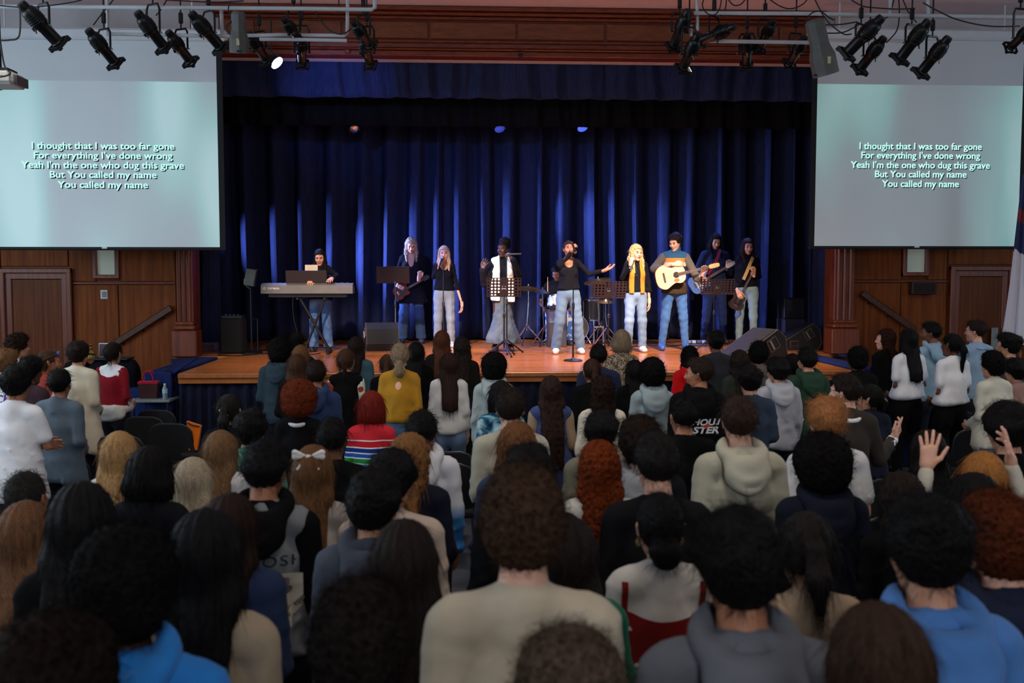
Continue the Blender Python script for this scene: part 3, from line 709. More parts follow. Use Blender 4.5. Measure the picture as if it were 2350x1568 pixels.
def hair_geo(kind, rg, vox, size=1.0, length=.3, nst=0, front=False):
    """hair in the head frame (origin mid-skull, +Y face)"""
    sz = size; ph = rg.uniform(0, 6.28, 6); P = []; st = 'straight'; face = True; nape = -.07; fr = .05; curl = 0.0; fq = 60
    cap = lambda e: [el((0, -.014, .022), (.0755 + e, .097 + e, .098 + e * 1.1), .02)]
    if kind == 'crop': P = cap(.008); nape = -.05; st = 'messy'; curl = .0015
    elif kind == 'short': P = cap(.016) + [el((0, .03, .085), (.058, .06, .042), .03)]; nape = -.072; st = 'messy'; curl = .004; fq = 70
    elif kind == 'mop': P = cap(.023 * sz) + [el((0, .03, .085), (.075, .07, .05), .03), el((0, -.05, -.02), (.075, .06, .07), .03)]; nape = -.085; st = 'messy'; curl = .006; fq = 60
    elif kind == 'curly': P = cap(.03 * sz) + [el((0, .02, .085), (.078 * sz, .075, .056), .03), el((0, -.045, -.01), (.086 * sz, .07, .07), .03)]; nape = -.1; st = 'curl'; curl = .013; fq = 52; fr = .06
    elif kind == 'afro': P = [el((0, -.02, .045), (.128 * sz, .128 * sz, .125 * sz), .03), el((0, -.04, -.03), (.115 * sz, .1 * sz, .09 * sz), .03)]; nape = -.12; st = 'curl'; curl = .009; fq = 75; fr = .06
    elif kind in ('long', 'wavy', 'longcurl'):
        P = cap(.017); w_ = .07 * sz
        for s in (-1, 1):
            P += [rc((s * .06, -.03, .02), (s * (.062 + .01 * sz), -.045, -.1), .03, .034 * sz, .03), rc((s * .05 * sz, -.06, -.1), (s * .058 * sz, -.085, -length), .042, .026, .04, .75)]
            P += [rc((s * .07, .015, .0), (s * .075, .01, -.11), .018, .02, .025)]
        P += [rc((0, -.075, .0), (0, -.1, -length - .015), .05, .028, .045, .7)]
        nape = -9; st = 'straight' if kind in ('long', 'wavy') else 'curl'; curl = {'long': .0, 'wavy': .008, 'longcurl': .014}[kind]; fq = {'long': 30, 'wavy': 26, 'longcurl': 50}[kind]
        if front:
            for s in (-1, 1): P += [rc((s * .074, .02, -.02), (s * .082, .045, -.13), .022, .028, .03), rc((s * .082, .045, -.13), (s * .078, .085, -length), .028, .014, .03)]
    elif kind == 'bob':
        P = cap(.022) + [el((0, -.03, -.05), (.098 * sz, .09, .085), .04)]
        for s in (-1, 1): P += [rc((s * .078, .02, .0), (s * .082, .02, -.1), .022, .024, .03)]
        nape = -.145; st = 'straight'; curl = .002; fq = 40
    elif kind == 'pony':
        P = cap(.009) + [el((0, -.115, .03), (.025, .025, .025), .015), rc((0, -.125, .03), (.0, -.15, -.05), .026, .032, .02), rc((0, -.15, -.05), (.01, -.125, -length), .032, .014, .03)]
        nape = -.06; st = 'straight'; curl = .003; fq = 40
    elif kind == 'bun': P = cap(.010) + [el((0, -.105, -.065), (.055 * sz, .042, .04 * sz), .015), el((0, -.11, -.1), (.04 * sz, .034, .03), .015)]; nape = -.065; st = 'messy'; curl = .003
    elif kind == 'highbun': P = cap(.010) + [el((0, -.06, .125), (.06 * sz, .06 * sz, .05 * sz), .02), el((-.04, -.09, .07), (.05, .045, .06), .02)]; nape = -.06; st = 'curl'; curl = .010; fq = 70
    elif kind == 'lowtwist': P = cap(.011) + [el((0, -.105, -.07), (.035, .032, .03), .02), rc((0, -.11, -.085), (.0, -.11, -.085 - length * .5), .034, .04, .02), el((0, -.11, -.1 - length * .55), (.05, .034, .045), .03)]; nape = -.06; st = 'messy'; curl = .008; fq = 60
    elif kind == 'clip': P = cap(.012) + [el((0, -.1, .01), (.05, .036, .05), .02), rc((0, -.108, .0), (.015, -.1, -.07), .03, .024, .02)]; nape = -.065; st = 'straight'; curl = .003
    if kind == 'mop':
        for _ in range(13):
            v = rg.normal(0, 1, 3) * [1, 1, .8] + [0, -.3, .6]; v[2] = abs(v[2]) + .15; v = unit(v); e_ = .01 * sz
            P.append(el(np.array([0, -.014, .022]) + v * (np.array([.0755, .097, .098]) + e_ * .5), (.032, .032, .022), .03))
    fq = min(fq * 4.2, 1.75 / vox); curl = curl * .85
    side_z = {'crop': .0, 'short': -.012, 'mop': -.03, 'curly': -.04, 'afro': -.06}.get(kind, -.02 if kind in ('pony', 'bun', 'clip', 'highbun', 'lowtwist') else -9)
    def post(X, Y, Z, D):
        if kind in ('short', 'crop', 'mop'):      # taper to the nape and over the ears
            D = D + np.clip(.015 - Z - np.clip(Y, 0, .1) * .3, 0, .2) * {'short': .24, 'crop': .14, 'mop': .2}[kind]
        if curl:
            a = np.sin(X * fq + ph[0] + 1.5 * np.sin(Z * fq * .6)) ; b = np.sin(Y * fq * .95 + ph[1] + 1.3 * np.sin(X * fq * .7)); c = np.sin(Z * fq * 1.05 + ph[2] + 1.4 * np.sin(Y * fq * .65))
            D = D + curl * (a * b + b * c + c * a) * .6
        if kind in ('long', 'bob', 'wavy', 'pony', 'clip'):
            an = np.arctan2(X, -(Y - .02)); D = D + (.0028 if kind != 'wavy' else .005) * np.sin(an * 23 + ph[3] + (Z * (6 if kind != 'wavy' else 60))) + .0018 * np.sin(an * 37 + ph[4] + Z * 9)
        # open the face and the ears, end at the nape
        fc = (Y - fr) - np.clip(Z - .055, 0, 1) * 2.2
        if kind in ('long', 'wavy', 'longcurl', 'bob'): fc = np.minimum(fc, .066 - np.abs(X) + np.clip(Z, 0, .2) * .3)
        D = np.maximum(D, np.minimum(fc, .11 - Z + .0 * X) if kind not in ('afro',) else np.minimum(fc, .13 - Z))
        if nape > -5: D = np.maximum(D, np.where(Y < -.02, nape + np.clip(np.abs(X) - .03, 0, 1) * .35, np.maximum(nape, side_z) + np.clip(Y + .02, 0, 1) * .5) - Z) if kind not in ('bun', 'pony', 'clip', 'highbun', 'lowtwist') else np.where(Y > -.09, np.maximum(D, np.where(Y < -.02, nape, side_z + (Y + .02) * .5) - Z), D)
        return D
    V, F = grow(P, vox, post=post)
    if nst:
        Nn = vnormals(V, F)
        Ls = {'straight': .11, 'messy': .055, 'curl': .036}[st]
        parts = [(V, F)]; sv = strands(V, Nn, nst, st, Ls, max(.0009, vox * .11), rg); parts.append(sv)
        V, F = join(parts)
    return V, F

def wrinkle(X, Y, Z, D, amp, ph, vert=1.0):
    lo = np.clip((1.42 - Z) * 3, .25, 1.0)
    f1 = 1 - np.abs(np.sin(27 * X + 2.4 * np.sin(6.1 * Z + ph[0]) + ph[1])); f2 = 1 - np.abs(np.sin(24 * Z + 17 * np.abs(X) + 2.2 * np.sin(11 * X + ph[2]) + ph[3])); f3 = 1 - np.abs(np.sin(41 * Z - 29 * X + 1.5 * np.sin(17 * X + ph[0]) + ph[4]))
    return D - amp * lo * (1.5 * f1 ** 3 * vert + 1.2 * f2 ** 3 + .8 * f3 ** 3 - .6)
def person(label, loc, yaw, h, fem=False, build=1.0, skin='m', hair=('short', (20, 16, 14)), top=None, bottom=None, shoe=(30, 30, 32),
           arms='down', head=(0, 0, 0), vox=.02, hvox=None, nst=0, seated=False, stance=.02, face=False, hands=None, group=None, hidden_legs=True,
           mouth=False, shoe_kind='sneaker', seed=None, name='person', jeans_wide=0.0, hsize=1.0, hlen=.3, skirt=None, hd=1.0):
    rg = np.random.default_rng(seed if seed is not None else abs(hash((round(float(loc[0]), 3), round(float(loc[1]), 3)))) % 2 ** 31)
    fg = Fig(h, fem, build, arms, seated, stance, head, hd=hd); k = fg.k; ph = rg.uniform(0, 6.28, 6)
    hv = hvox or min(vox, .011); coarse = [(-1, fg.hc[2] - .2 * fg.hs, max(vox, .034) if hidden_legs else vox)]
    # ---- body: one continuous skin
    prims = fg.torso + fg.neck
    for q in (-1, 1): prims = prims + fg.arms[q] + fg.legs[q] + fg.feet[q]
    bvox = max(vox, .012)
    fine = [(-9, -.11, bvox), (.11, 9, bvox)]
    V, F = grow([infl(p, -.004) for p in prims], bvox * 1.25, zz=[(-1, fg.hc[2] - .24 * fg.hs, max(bvox, .034 if hidden_legs else bvox))])
    HV, HF = grow(head_prims(), min(hv, .009) if not face else .0062, post=head_post)
    hm = np.zeros(len(HF), int); T = np.eye(4); T[:3, :3] = fg.Hm * fg.hs; T[:3, 3] = fg.hc
    mats = [skin_mat(skin)]
    if face:
        c = HV[HF].mean(1); X, Y, Z = c[:, 0], c[:, 1], c[:, 2]
        lip = (Y > .078) & (np.abs(X) < .023) & (Z < -.056) & (Z > -.079); eye = (Y > .06) & (((np.abs(X) - .031) / .016) ** 2 + ((Z - .001) / .0065) ** 2 < 1)
        brow = (Y > .06) & (np.abs(X) > .014) & (np.abs(X) < .046) & (np.abs(Z - (.023 + .08 * (np.abs(X) - .014) * (np.abs(X) < .036))) < .005)
        hm[lip] = 1; hm[eye | brow] = 2
        if mouth: hm[(Y > .07) & ((X / .014) ** 2 + ((Z + .068) / .009) ** 2 < 1)] = 2
        lc = SKIN[skin]; mats += [plain('lips_' + skin, (int(lc[0] * .82), int(lc[1] * .55), int(lc[2] * .56)), .45), plain('lash_dark', (34, 24, 22), .7)]
    HW = HV @ T[:3, :3].T + T[:3, 3]; parts = [(V, F), (HW, HF)]; mi = [np.zeros(len(F), int), hm]
    for q in (-1, 1):
        hd_ = (hands or {}).get(q)
        if hd_ is None:
            D0 = unit(fg.W[q] - fg.E[q]); kw = dict(curl=.35, spread=.1, vox=.0085, rad=1.1); Nn = np.array([-q, .25, 0.0]); 
            if abs(D0 @ unit(Nn)) > .9: Nn = np.array([0, -1, 0.])
            hv_, hf_ = make_hand(fg.W[q] + D0 * .012, D0, Nn, -q if False else q, **kw)
        else:
            hd_ = dict(hd_); hv_, hf_ = make_hand(fg.W[q] + unit(hd_['D']) * .012, hd_.pop('D'), hd_.pop('N'), hd_.pop('side', q), **hd_)
        parts.append((hv_, hf_)); mi.append(np.zeros(len(hf_), int))
    V, F = join(parts); root = np_mesh(name, V, F, mats, midx=np.concatenate(mi))
    root.location = loc; root.rotation_euler = (0, 0, yaw); tag(root, label, 'person', group)
    root['_fig'] = 0; del root['_fig']
    # ---- hair
    if hair:
        kind, colr = hair[0], hair[1]
        V, F = hair_geo(kind, rg, hv, hsize, hlen, nst, face and kind in ('long', 'wavy'))
        T = np.eye(4); T[:3, :3] = fg.Hm * fg.hs; T[:3, 3] = fg.hc
        if kind in ('long', 'wavy', 'longcurl'):    # long hair hangs straight down below the head and lies over the shoulders
            W_ = V @ T[:3, :3].T; low = np.clip((-.08 - V[:, 2]) / .12, 0, 1)[:, None]; yw = rotm(head[0]) * fg.hs
            W2 = V @ yw.T; V = W_ * (1 - low) + W2 * low + T[:3, 3]
            V[:, 1] -= np.where(V[:, 1] < fg.hc[1] + .0, np.clip(low[:, 0], 0, 1) * .03 + np.clip((fg.hc[2] - .2 - V[:, 2]) / .15, 0, 1) * .045, 0)
        else: V = V @ T[:3, :3].T + T[:3, 3]
        np_mesh('hair', V, F, [hair_mat(colr, kind in ('curly', 'afro', 'longcurl'))], root)
    # ---- top
    if top:
        garment(root, fg, top, vox, ph, rg, hidden_legs)
    if bottom: legwear(root, fg, bottom, vox, ph, hidden_legs, jeans_wide, skirt)
    if not seated or True:
        for q in (-1, 1):
            P = [infl(p, .012) for p in fg.feet[q]]; an = fg.feet[q][1][1]
            def post(X, Y, Z, D, a=an): return np.maximum(np.maximum(D, Z - (a[2] + .01)), -(Z - (a[2] - .085)))
            V, F = grow(P, .014 if not hidden_legs else .03, post=post)
            if len(F): np_mesh('shoe', V, F, [plain('shoe_%d_%d_%d' % shoe, shoe, .6)], root)
    return root, fg
def cmat(c, kind='cloth'):
    if not isinstance(c, tuple): return c
    return cloth('%s_%d_%d_%d' % (kind, *c), c)
def garment(root, fg, top, vox, ph, rg, hidden):
    """top: dict(kind, c, sleeve 'long'|'short'|'none', hem, hood, collar, inner, sleeve_c)"""
    k = fg.k; e = top.get('loose', .013); hem = top.get('hem', .86) * k; P = [infl(p, e, .03) for p in fg.torso]
    dr = top.get('drape', .024); dr += max(0, .86 - top.get('hem', .86)) * .22; cw, cdp = fg.torso[2][2][0], fg.torso[2][2][1]; hw = max(cw * .96, fg.torso[0][2][0]) + dr
    for q in (-1, 1): P.append(rc((q * (cw - cdp), -.004, 1.25 * k), (q * (hw - cdp * 1.02), .0, hem - .05), cdp + e * .6, cdp * 1.02 + dr * .6, .05))
    P.append(rc((0, -.004, 1.25 * k), (0, .0, hem - .05), cdp + e * .6, cdp * 1.02 + dr * .6, .05))
    sl = top.get('sleeve', 'long'); arm_sep = 'sleeve_c' in top; SP = {q: [] for q in (-1, 1)}
    for q in (-1, 1):
        a0, a1 = fg.arms[q]
        if sl == 'long':
            w_ = a1[1] + (a1[2] - a1[1]) * top.get('sleeve_end', .97); SP[q] = [infl(a0, e, .022), rc(a1[1], w_, a1[3] + e, a1[4] + e * .8, .015)]
        elif sl == 'short':
            w_ = a0[1] + (a0[2] - a0[1]) * .66; SP[q] = [rc(a0[1], w_, a0[3] + e * .9, a0[4] + e * 1.7, .02)]
    if not arm_sep:
        for q in (-1, 1): P = P + SP[q]
    elif sl == 'long' or sl == 'short':
        for q in (-1, 1):
            V, F = grow(SP[q], vox, post=lambda X, Y, Z, D: wrinkle(X, Y, Z, D, .0035, ph))
            np_mesh('sleeve', V, F, [cmat(top['sleeve_c'])], root)
    if top.get('flare'):
        P += [rc((0, 0, 1.05 * k), (0, 0, hem), .15 * fg.b, top['flare'], .06, .75)]
    nk = fg.hc + fg.Hm @ np.array([0, -.02, -.085]); base = np.array([0, -.032 * k, 1.472 * k]); nr = fg.neck[0][4]
    Mt = np.array(Matrix.Rotation(R(22), 3, 'X'))
    P.append(rc(base + [0, -.002, -.06], base + [0, 0, -.012], nr * 1.12 + .016, nr + .015, .02))
    if not top.get('hood') and top.get('neck', True): P += [to(base + [0, .012, .0], nr + .012, .012, .02, Mt)]
    if top.get('turtle'): P += [rc(base, base + (nk - base) * .75, nr + .016, nr + .014, .02)]
    hemw = top.get('band', .006)
    amp = top.get('amp', .0055)
    def post(X, Y, Z, D):
        D = wrinkle(X, Y, Z, D, amp, ph)
        D = D - hemw * np.exp(-((Z - hem - .03) / .03) ** 2) * (np.abs(X) < .3) - .5 * e * np.clip(1 - np.abs(Z - hem) / .25, 0, 1)
        cut = hem + .012 * np.sin(9 * X + ph[2]) - Z
        if top.get('cutarm'): cut = np.where(np.abs(X) > fg.sw + .035, .02, cut)
        else: cut = np.where((np.abs(X) > fg.sw * 1.02 + .01) & (Z < 1.2 * k), np.minimum(cut, -.0), cut) if sl == 'long' else cut
        D = np.maximum(D, cut)
        if top.get('open'): D = np.maximum(D, np.minimum(top['open'] - np.abs(X), Y))
        if top.get('scoop'):
            s = top['scoop']; D = np.maximum(D, -(np.sqrt((X / s[0]) ** 2 + ((Z - 1.47 * k) / s[1]) ** 2) - 1) * .05 * np.where((Y * s[2] > -.0) & (np.abs(Y) < (.135 if s[2] > 0 else .25)), 1, -9))
        return D
    zz = [(-1, 1.0 * k, vox * 1.6)] if hidden else None
    V, F = grow(P, vox, zz=zz, post=post)
    c = top['c']; m = cmat(c); ob = np_mesh(top.get('name', 'top'), V, F, [m], root)
    if 'clabel' in top: ob['label'] = top['clabel']
    if top.get('hood'):
        hp = [to(base + [0, -.012, .028], nr + .04, .033, .02, np.array(Matrix.Rotation(R(24), 3, 'X'))), el(base + np.array([0, -.11, -.07]) * k, (.118 * k, .044, .088 * k), .03),
              to(base + np.array([0, -.085, -.03]) * k, .088 * k, .028, .014, np.array(Matrix.Rotation(R(48), 3, 'X'))), to(base + np.array([0, -.115, -.075]) * k, .075 * k, .024, .014, np.array(Matrix.Rotation(R(66), 3, 'X')))]
        V, F = grow(hp, min(vox, .014), post=lambda X, Y, Z, D: np.maximum(wrinkle(X, Y, Z, D, .004, ph), -(np.sqrt(X ** 2 + (Y + .01 - (Z - base[2]) * .3) ** 2) - nr - .006)))
        np_mesh('hood', V, F, [cmat(top.get('hood_c', c))], root)
    if top.get('collar'):
        cwd = top.get('collar_w', 1.0); P = [to(base + [0, .0, .004], nr + .018 * cwd + .004, .017 * cwd, .01, np.array(Matrix.Rotation(R(18 + 6 * cwd), 3, 'X')))]
        V, F = grow(P, min(vox, .012), post=lambda X, Y, Z, D: np.maximum(D, -(np.sqrt(X ** 2 + (Y + .025) ** 2) - nr - .004))); np_mesh('collar', V, F, [cmat(top['collar'])], root)
    if top.get('inner'):
        P = [infl(p, e * .35) for p in fg.torso] + [to(base + [0, .01, .006], nr + .013, .012, .02, Mt)]
        V, F = grow(P, vox, zz=zz, post=lambda X, Y, Z, D: np.maximum(D, .98 * k - Z)); np_mesh('inner_shirt', V, F, [cmat(top['inner'])], root)
    if top.get('cuffs'):
        for q in (-1, 1):
            a1 = fg.arms[q][1]; d = unit(a1[2] - a1[1]); V, F = grow([rc(a1[2] - d * .04, a1[2] + d * .006, a1[4] + e * .75, a1[4] + e * .75, .01)], min(vox, .012)); np_mesh('cuff', V, F, [cmat(top['cuffs'])], root)
    return ob
def legwear(root, fg, c, vox, ph, hidden, wide=0.0, skirt=None):
    k = fg.k; P = [infl(fg.torso[0], .006, .03), infl(fg.torso[1], .004, .03)]
    if skirt:
        zt = fg.an[2] + .05
        P += [rc((0, 0, .95 * k), (0, .0, .55 * k), .155 * fg.b, .135, .05, .85), rc((0, 0, .55 * k), (0, 0, zt + .06), .14, skirt, .08, .8)]
    else:
        for q in (-1, 1):
            a, b, g = fg.legs[q]; r = a[4] + .012 + wide * .5
            P += [rc(a[1], a[2], a[3] + .012, r, .03), rc(b[1], b[2] + [0, 0, -.0], r, b[4] + .016 + wide, .03), infl(g, .01)]
    zb = .07 * k if not fg.seated else .3; wt = 1.04 * k
    amp = .004
    def post(X, Y, Z, D):
        D = D + amp * (np.sin(62 * Z + 34 * X + ph[0] + 2 * np.sin(30 * X)) * .5 + np.sin(37 * Z - 41 * np.abs(X) + 2 * np.sin(9 * Z) + ph[1]) * .5) * np.clip((1.0 * k - Z) * 3, .15, 1)
        if skirt: D = D + .012 * np.sin(np.arctan2(X, Y) * 9 + ph[2]) * np.clip((.6 - Z) * 2.5, 0, 1)
        return np.maximum(np.maximum(D, Z - wt), (fg.an[2] + (.02 if not skirt else .07)) - .035 - Z)
    V, F = grow(P, vox, zz=[(-1, .8 * k, max(vox, .034))] if hidden else None, post=post)
    np_mesh('skirt' if skirt else 'trousers', V, F, [cmat(c, 'denim') if isinstance(c, tuple) else c], root)
# ------------------------------------------------------------------ the audience
BLK = (16, 13, 13); DBR = (34, 24, 19); BRN = (66, 43, 29); LBR = (110, 78, 50); BLD = (166, 128, 84); ASH = (136, 116, 92); RED = (92, 38, 19); GIN = (150, 88, 44)
def hoodie(c, **k): return dict(name='hoodie', c=c, hood=True, loose=.016, drape=.03, amp=.011, **k)
def sweater(c, **k): return dict(name='sweater', c=c, loose=.013, drape=.026, amp=.010, **k)
def tee(c, **k): return dict(name='t_shirt', c=c, sleeve='short', loose=.014, drape=.03, amp=.010, **k)
def shirt(c, **k): return dict(name='shirt', c=c, loose=.014, drape=.026, amp=.009, **k)
def jacket(c, **k): return dict(name='jacket', c=c, loose=.018, drape=.03, amp=.008, **k)
def zmat(name, stops, interp='CONSTANT'):
    """bands of dyed yarn up the garment"""
    m, nt, b = new_mat(name); b.inputs['Roughness'].default_value = .9; b.inputs['Specular IOR Level'].default_value = .1
    tc = N(nt, 'ShaderNodeTexCoord'); sp = N(nt, 'ShaderNodeSeparateXYZ'); nt.links.new(tc.outputs['Object'], sp.inputs[0])
    mr = N(nt, 'ShaderNodeMapRange'); mr.inputs[1].default_value = .6; mr.inputs[2].default_value = 1.6; nt.links.new(sp.outputs[2], mr.inputs[0])
    nt.links.new(ramp(nt, mr.outputs[0], [((z - .6) / 1.0, lin(c)) for z, c in stops], interp), b.inputs['Base Color'])
    no = N(nt, 'ShaderNodeTexNoise'); no.inputs['Scale'].default_value = 250; nt.links.new(coords(nt), no.inputs['Vector']); bump(nt, b, no.outputs[0], .3, .004); return m
def noisemat(name, stops, scale=9, kind='noise'):
    m, nt, b = new_mat(name); b.inputs['Roughness'].default_value = .9; b.inputs['Specular IOR Level'].default_value = .1
    no = N(nt, 'ShaderNodeTexNoise'); no.inputs['Scale'].default_value = scale; no.inputs['Detail'].default_value = 2; no.inputs['Distortion'].default_value = 1.6
    nt.links.new(coords(nt), no.inputs['Vector']); nt.links.new(ramp(nt, no.outputs[0], [(p, lin(c)) for p, c in stops]), b.inputs['Base Color']); return m
bands = []; z = 1.05
W_ = (222, 222, 222)
for z0, c in ((.6, (150, 34, 60)), (.86, (190, 40, 70)), (.91, (46, 70, 130)), (.945, (60, 110, 160)), (.98, (36, 80, 150)), (1.015, (60, 140, 190)), (1.05, (40, 140, 70)), (1.095, (30, 80, 160)), (1.13, (26, 50, 120)), (1.17, (180, 30, 40)), (1.22, (200, 44, 54))):
    if z0 > .6: bands.append((z0 - .008, W_))
    bands.append((z0, c))
M_STRIPE = zmat('rainbow_knit', bands)
M_GRAD = zmat('grey_blue_fade', [(.9, (56, 116, 180)), (1.03, (70, 134, 190)), (1.13, (196, 196, 204)), (1.5, (200, 200, 206))], 'LINEAR')
M_TIE = noisemat('tie_dye', [(.32, (20, 34, 52)), (.45, (44, 92, 122)), (.55, (130, 176, 190)), (.68, (196, 214, 218))], 7)
M_LEO = noisemat('speckled_knit', [(.40, (60, 46, 34)), (.5, (120, 102, 82)), (.6, (180, 166, 146))], 46)
def Y_(c): return c
CROWD = []
def P_(x, y, s, label, hair, skin='m', fem=False, top=None, bottom=(34, 36, 44), **k):
    CROWD.append(dict(x=x, y=y, s=s * .93, label=label, hair=hair, skin=skin, fem=fem, top=top, bottom=bottom, **k))
W = (224, 224, 228); CR = (198, 190, 172); BK = (14, 14, 16); NV = (26, 32, 52); GY = (150, 156, 160)
# left group
P_(38, 762, 236, 'person with dark curly hair and white shirt turned toward the stage by the door', ('curly', DBR), 'm', top=tee(W), hsize=.8, yaw=-.45)
P_(12, 800, 262, 'person with light brown mop of hair and white jersey with purple letters', ('mop', LBR), 'l', top=tee(W), yaw=-.2, print='CK')
P_(67, 816, 270, 'person with round black hair and dark maroon sweater', ('mop', BLK), 'b', top=sweater((58, 42, 48)), yaw=-.2)
P_(109, 803, 246, 'person with brown ponytail and sunglasses pushed up on the head', ('pony', BRN), 't', True, shirt((150, 62, 52)), yaw=-.3, head=(-.6, 0, 0), hlen=.26, extra='sunglasses')
P_(34, 837, 330, 'person with thick black hair, plain white tee and folded arms', ('mop', BLK), 't', top=tee(W, hem=.74), arms='cross', yaw=-.05, hsize=1.3)
P_(134, 846, 300, 'person with short black hair and slate grey long sleeve shirt', ('short', BLK), 't', top=shirt((84, 96, 108), hem=.76), yaw=.0)
P_(178, 781, 246, 'person in cream fleece jacket with messy dark hair', ('mop', DBR), 'm', top=jacket((206, 198, 176), hem=.62), yaw=0, hsize=1.2)
P_(258, 785, 222, 'person in oversized red sweater over white collar with fleece tied at waist', ('clip', DBR), 'l', True, sweater((124, 20, 30), hem=.98, scoop=(.12, .1, -1), inner=W, neck=False), build=1.15, yaw=.0, extra='fleece')
# front centre-left
P_(681, 760, 205, 'person with black afro seen behind another round afro', ('afro', BLK), 'd', top=shirt(BK), hsize=.75)
P_(642, 771, 232, 'person with large round black afro and dark teal hoodie', ('afro', BLK), 'b', top=hoodie((44, 58, 68)), hsize=.98)
P_(690, 791, 222, 'person with straight light brown hair standing between the afros', ('long', LBR), 'l', True, shirt(BK), hlen=.3)
P_(681, 812, 250, 'person with sleek golden brown hair behind the navy hoodie', ('long', BRN), 'l', True, shirt(BK), hlen=.26)
P_(724, 826, 285, 'person with neat short dark hair and navy blue hoodie', ('short', DBR), 't', top=hoodie((40, 54, 88)))
P_(686, 865, 330, 'person with huge round auburn curls and black top', ('afro', RED), 'l', True, shirt(BK, collar=(200, 196, 200)), hsize=1.12)
P_(794, 800, 245, 'person with hair twisted up, black vest and red and cream sleeves', ('clip', BRN), 'l', True, dict(name='vest', c=BK, sleeve='long', sleeve_c=noisemat('patch_sleeve', [(.47, (196, 206, 190)), (.5, (160, 50, 34)), (.6, (170, 54, 36))], 5), hem=.8))
P_(818, 771, 214, 'person with long dark hair and teal denim jacket', ('long', DBR), 'l', True, jacket((66, 92, 104)), hlen=.27)
P_(917, 788, 252, 'person in mustard yellow sweater with keyhole back and low blonde twist', ('lowtwist', ASH), 'l', True, sweater((170, 122, 36), hem=.98), bottom=(74, 96, 122), extra='keyhole', hlen=.1)
P_(888, 813, 225, 'person with small brown ponytail just behind the yellow sweater', ('pony', BRN), 'l', True, shirt(BK), hlen=.15)
P_(955, 784, 222, 'person with long straight black hair beside the yellow sweater', ('long', BLK), 'm', True, shirt(BK), hlen=.4)
P_(1014, 758, 214, 'person with long straight auburn hair and dark jacket', ('long', (84, 46, 28)), 'l', True, shirt((34, 28, 28)), hlen=.42)
P_(1060, 771, 220, 'person with dark brown wavy hair beside the auburn haired person', ('wavy', DBR), 'l', True, shirt((30, 24, 24)), hlen=.4)
P_(1030, 809, 250, 'person in off-white sweatshirt with long dark brown hair and jeans', ('long', (44, 27, 22)), 'l', True, sweater((204, 202, 200), hem=.9), bottom=(92, 112, 140), hlen=.42, head=(.25, 0, .06))
P_(1134, 804, 262, 'person with big black curls and pale grey hoodie', ('afro', BLK), 'm', True, hoodie((150, 160, 160)), hsize=.98)
P_(1150, 873, 320, 'person with sleek black hair and blue tie-dye shirt', ('bob', BLK), 'm', True, shirt(M_TIE))
P_(1172, 888, 415, 'person with thick dark hair, bare ears and sage cream sweater', ('short', DBR), 'l', top=sweater((172, 168, 152)), yaw=.08)
P_(1264, 861, 300, 'person with very long dark hair over a denim jacket with tan sleeves', ('wavy', (44, 27, 20)), 'm', True, jacket((58, 70, 112), sleeve_c=(150, 128, 104), hem=.66), hlen=.62, hsize=1.2)
P_(852, 897, 335, 'person with bright red bob and rainbow striped sweater', ('bob', (112, 28, 18)), 'l', True, sweater(M_STRIPE, hem=.9))
# front centre-right
P_(1427, 756, 216, 'person with ash grey bob and speckled knit top', ('bob', ASH), 'l', True, sweater(M_LEO), hsize=1.15)
P_(1374, 789, 244, 'person with short black hair and navy jacket by the microphone stand', ('short', BLK), 't', top=jacket((38, 46, 72)))
P_(1358, 823, 262, 'person with brown ponytail and plain black top', ('pony', (52, 32, 24)), 'm', True, shirt(BK), hlen=.25)
P_(1382, 861, 318, 'person with long dark curls over a cream shirt', ('longcurl', (36, 24, 20)), 'm', True, shirt((206, 194, 178)), hlen=.3, head=(.2, 0, .1))
P_(1457, 826, 246, 'person with straight black hair beside the black curls', ('long', BLK), 'm', True, shirt(BK), hlen=.22)
P_(1498, 815, 285, 'person with wild black curls and heather grey hoodie', ('curly', BLK), 'b', True, hoodie((138, 150, 154)), hsize=1.2)
P_(1583, 792, 228, 'person with black curls and bright red hoodie', ('longcurl', BLK), 't', True, hoodie((196, 16, 20)), hlen=.16)
P_(1604, 820, 300, 'person in profile with short dark hair and black hoodie printed white on back', ('short', (40, 28, 22)), 't', top=hoodie(BK), yaw=-.15, head=(1.25, 0, 0), print='HOLLI', face=True)
P_(1643, 758, 210, 'person with flat black hair and charcoal shirt before the pedalboard', ('mop', BLK), 'b', top=shirt((50, 50, 56)))
P_(1698, 802, 240, 'person with loose brown hair and dark olive top', ('wavy', DBR), 'm', True, shirt((48, 52, 46)), hlen=.3)
P_(1743, 780, 234, 'person with black curls and taupe shirt before the floor monitor', ('curly', BLK), 't', top=shirt((104, 96, 90)), head=(-.5, 0, 0))
P_(1722, 838, 300, 'person with straight black bowl cut and blue-grey sweater', ('mop', BLK), 'm', top=sweater((50, 62, 80)))
P_(1786, 819, 265, 'person with tousled black hair and pale grey hoodie with black cords', ('mop', BLK), 'm', top=hoodie((168, 168, 176)), head=(.3, 0, 0))
P_(1822, 812, 236, 'person with dark hair half hidden between the grey and green hoodies', ('mop', BLK), 'b', top=shirt(BK))
P_(1854, 797, 252, 'person with short black hair and forest green hoodie', ('short', BLK), 'm', top=hoodie((40, 62, 48)))
P_(1969, 792, 240, 'person with round black afro and black shirt', ('afro', BLK), 'b', top=shirt(BK), hsize=.82)
P_(1942, 857, 352, 'person in charcoal suit lifting one open hand', ('short', DBR), 'l', top=jacket((56, 50, 46), collar=W, cuffs=W), head=(.75, 0, 0), face=True, extra='raise')
P_(1996, 882, 300, 'person with dark hair held by a pale clip beside the suit', ('clip', BLK), 'm', True, shirt((26, 30, 44)), head=(.9, 0, 0))
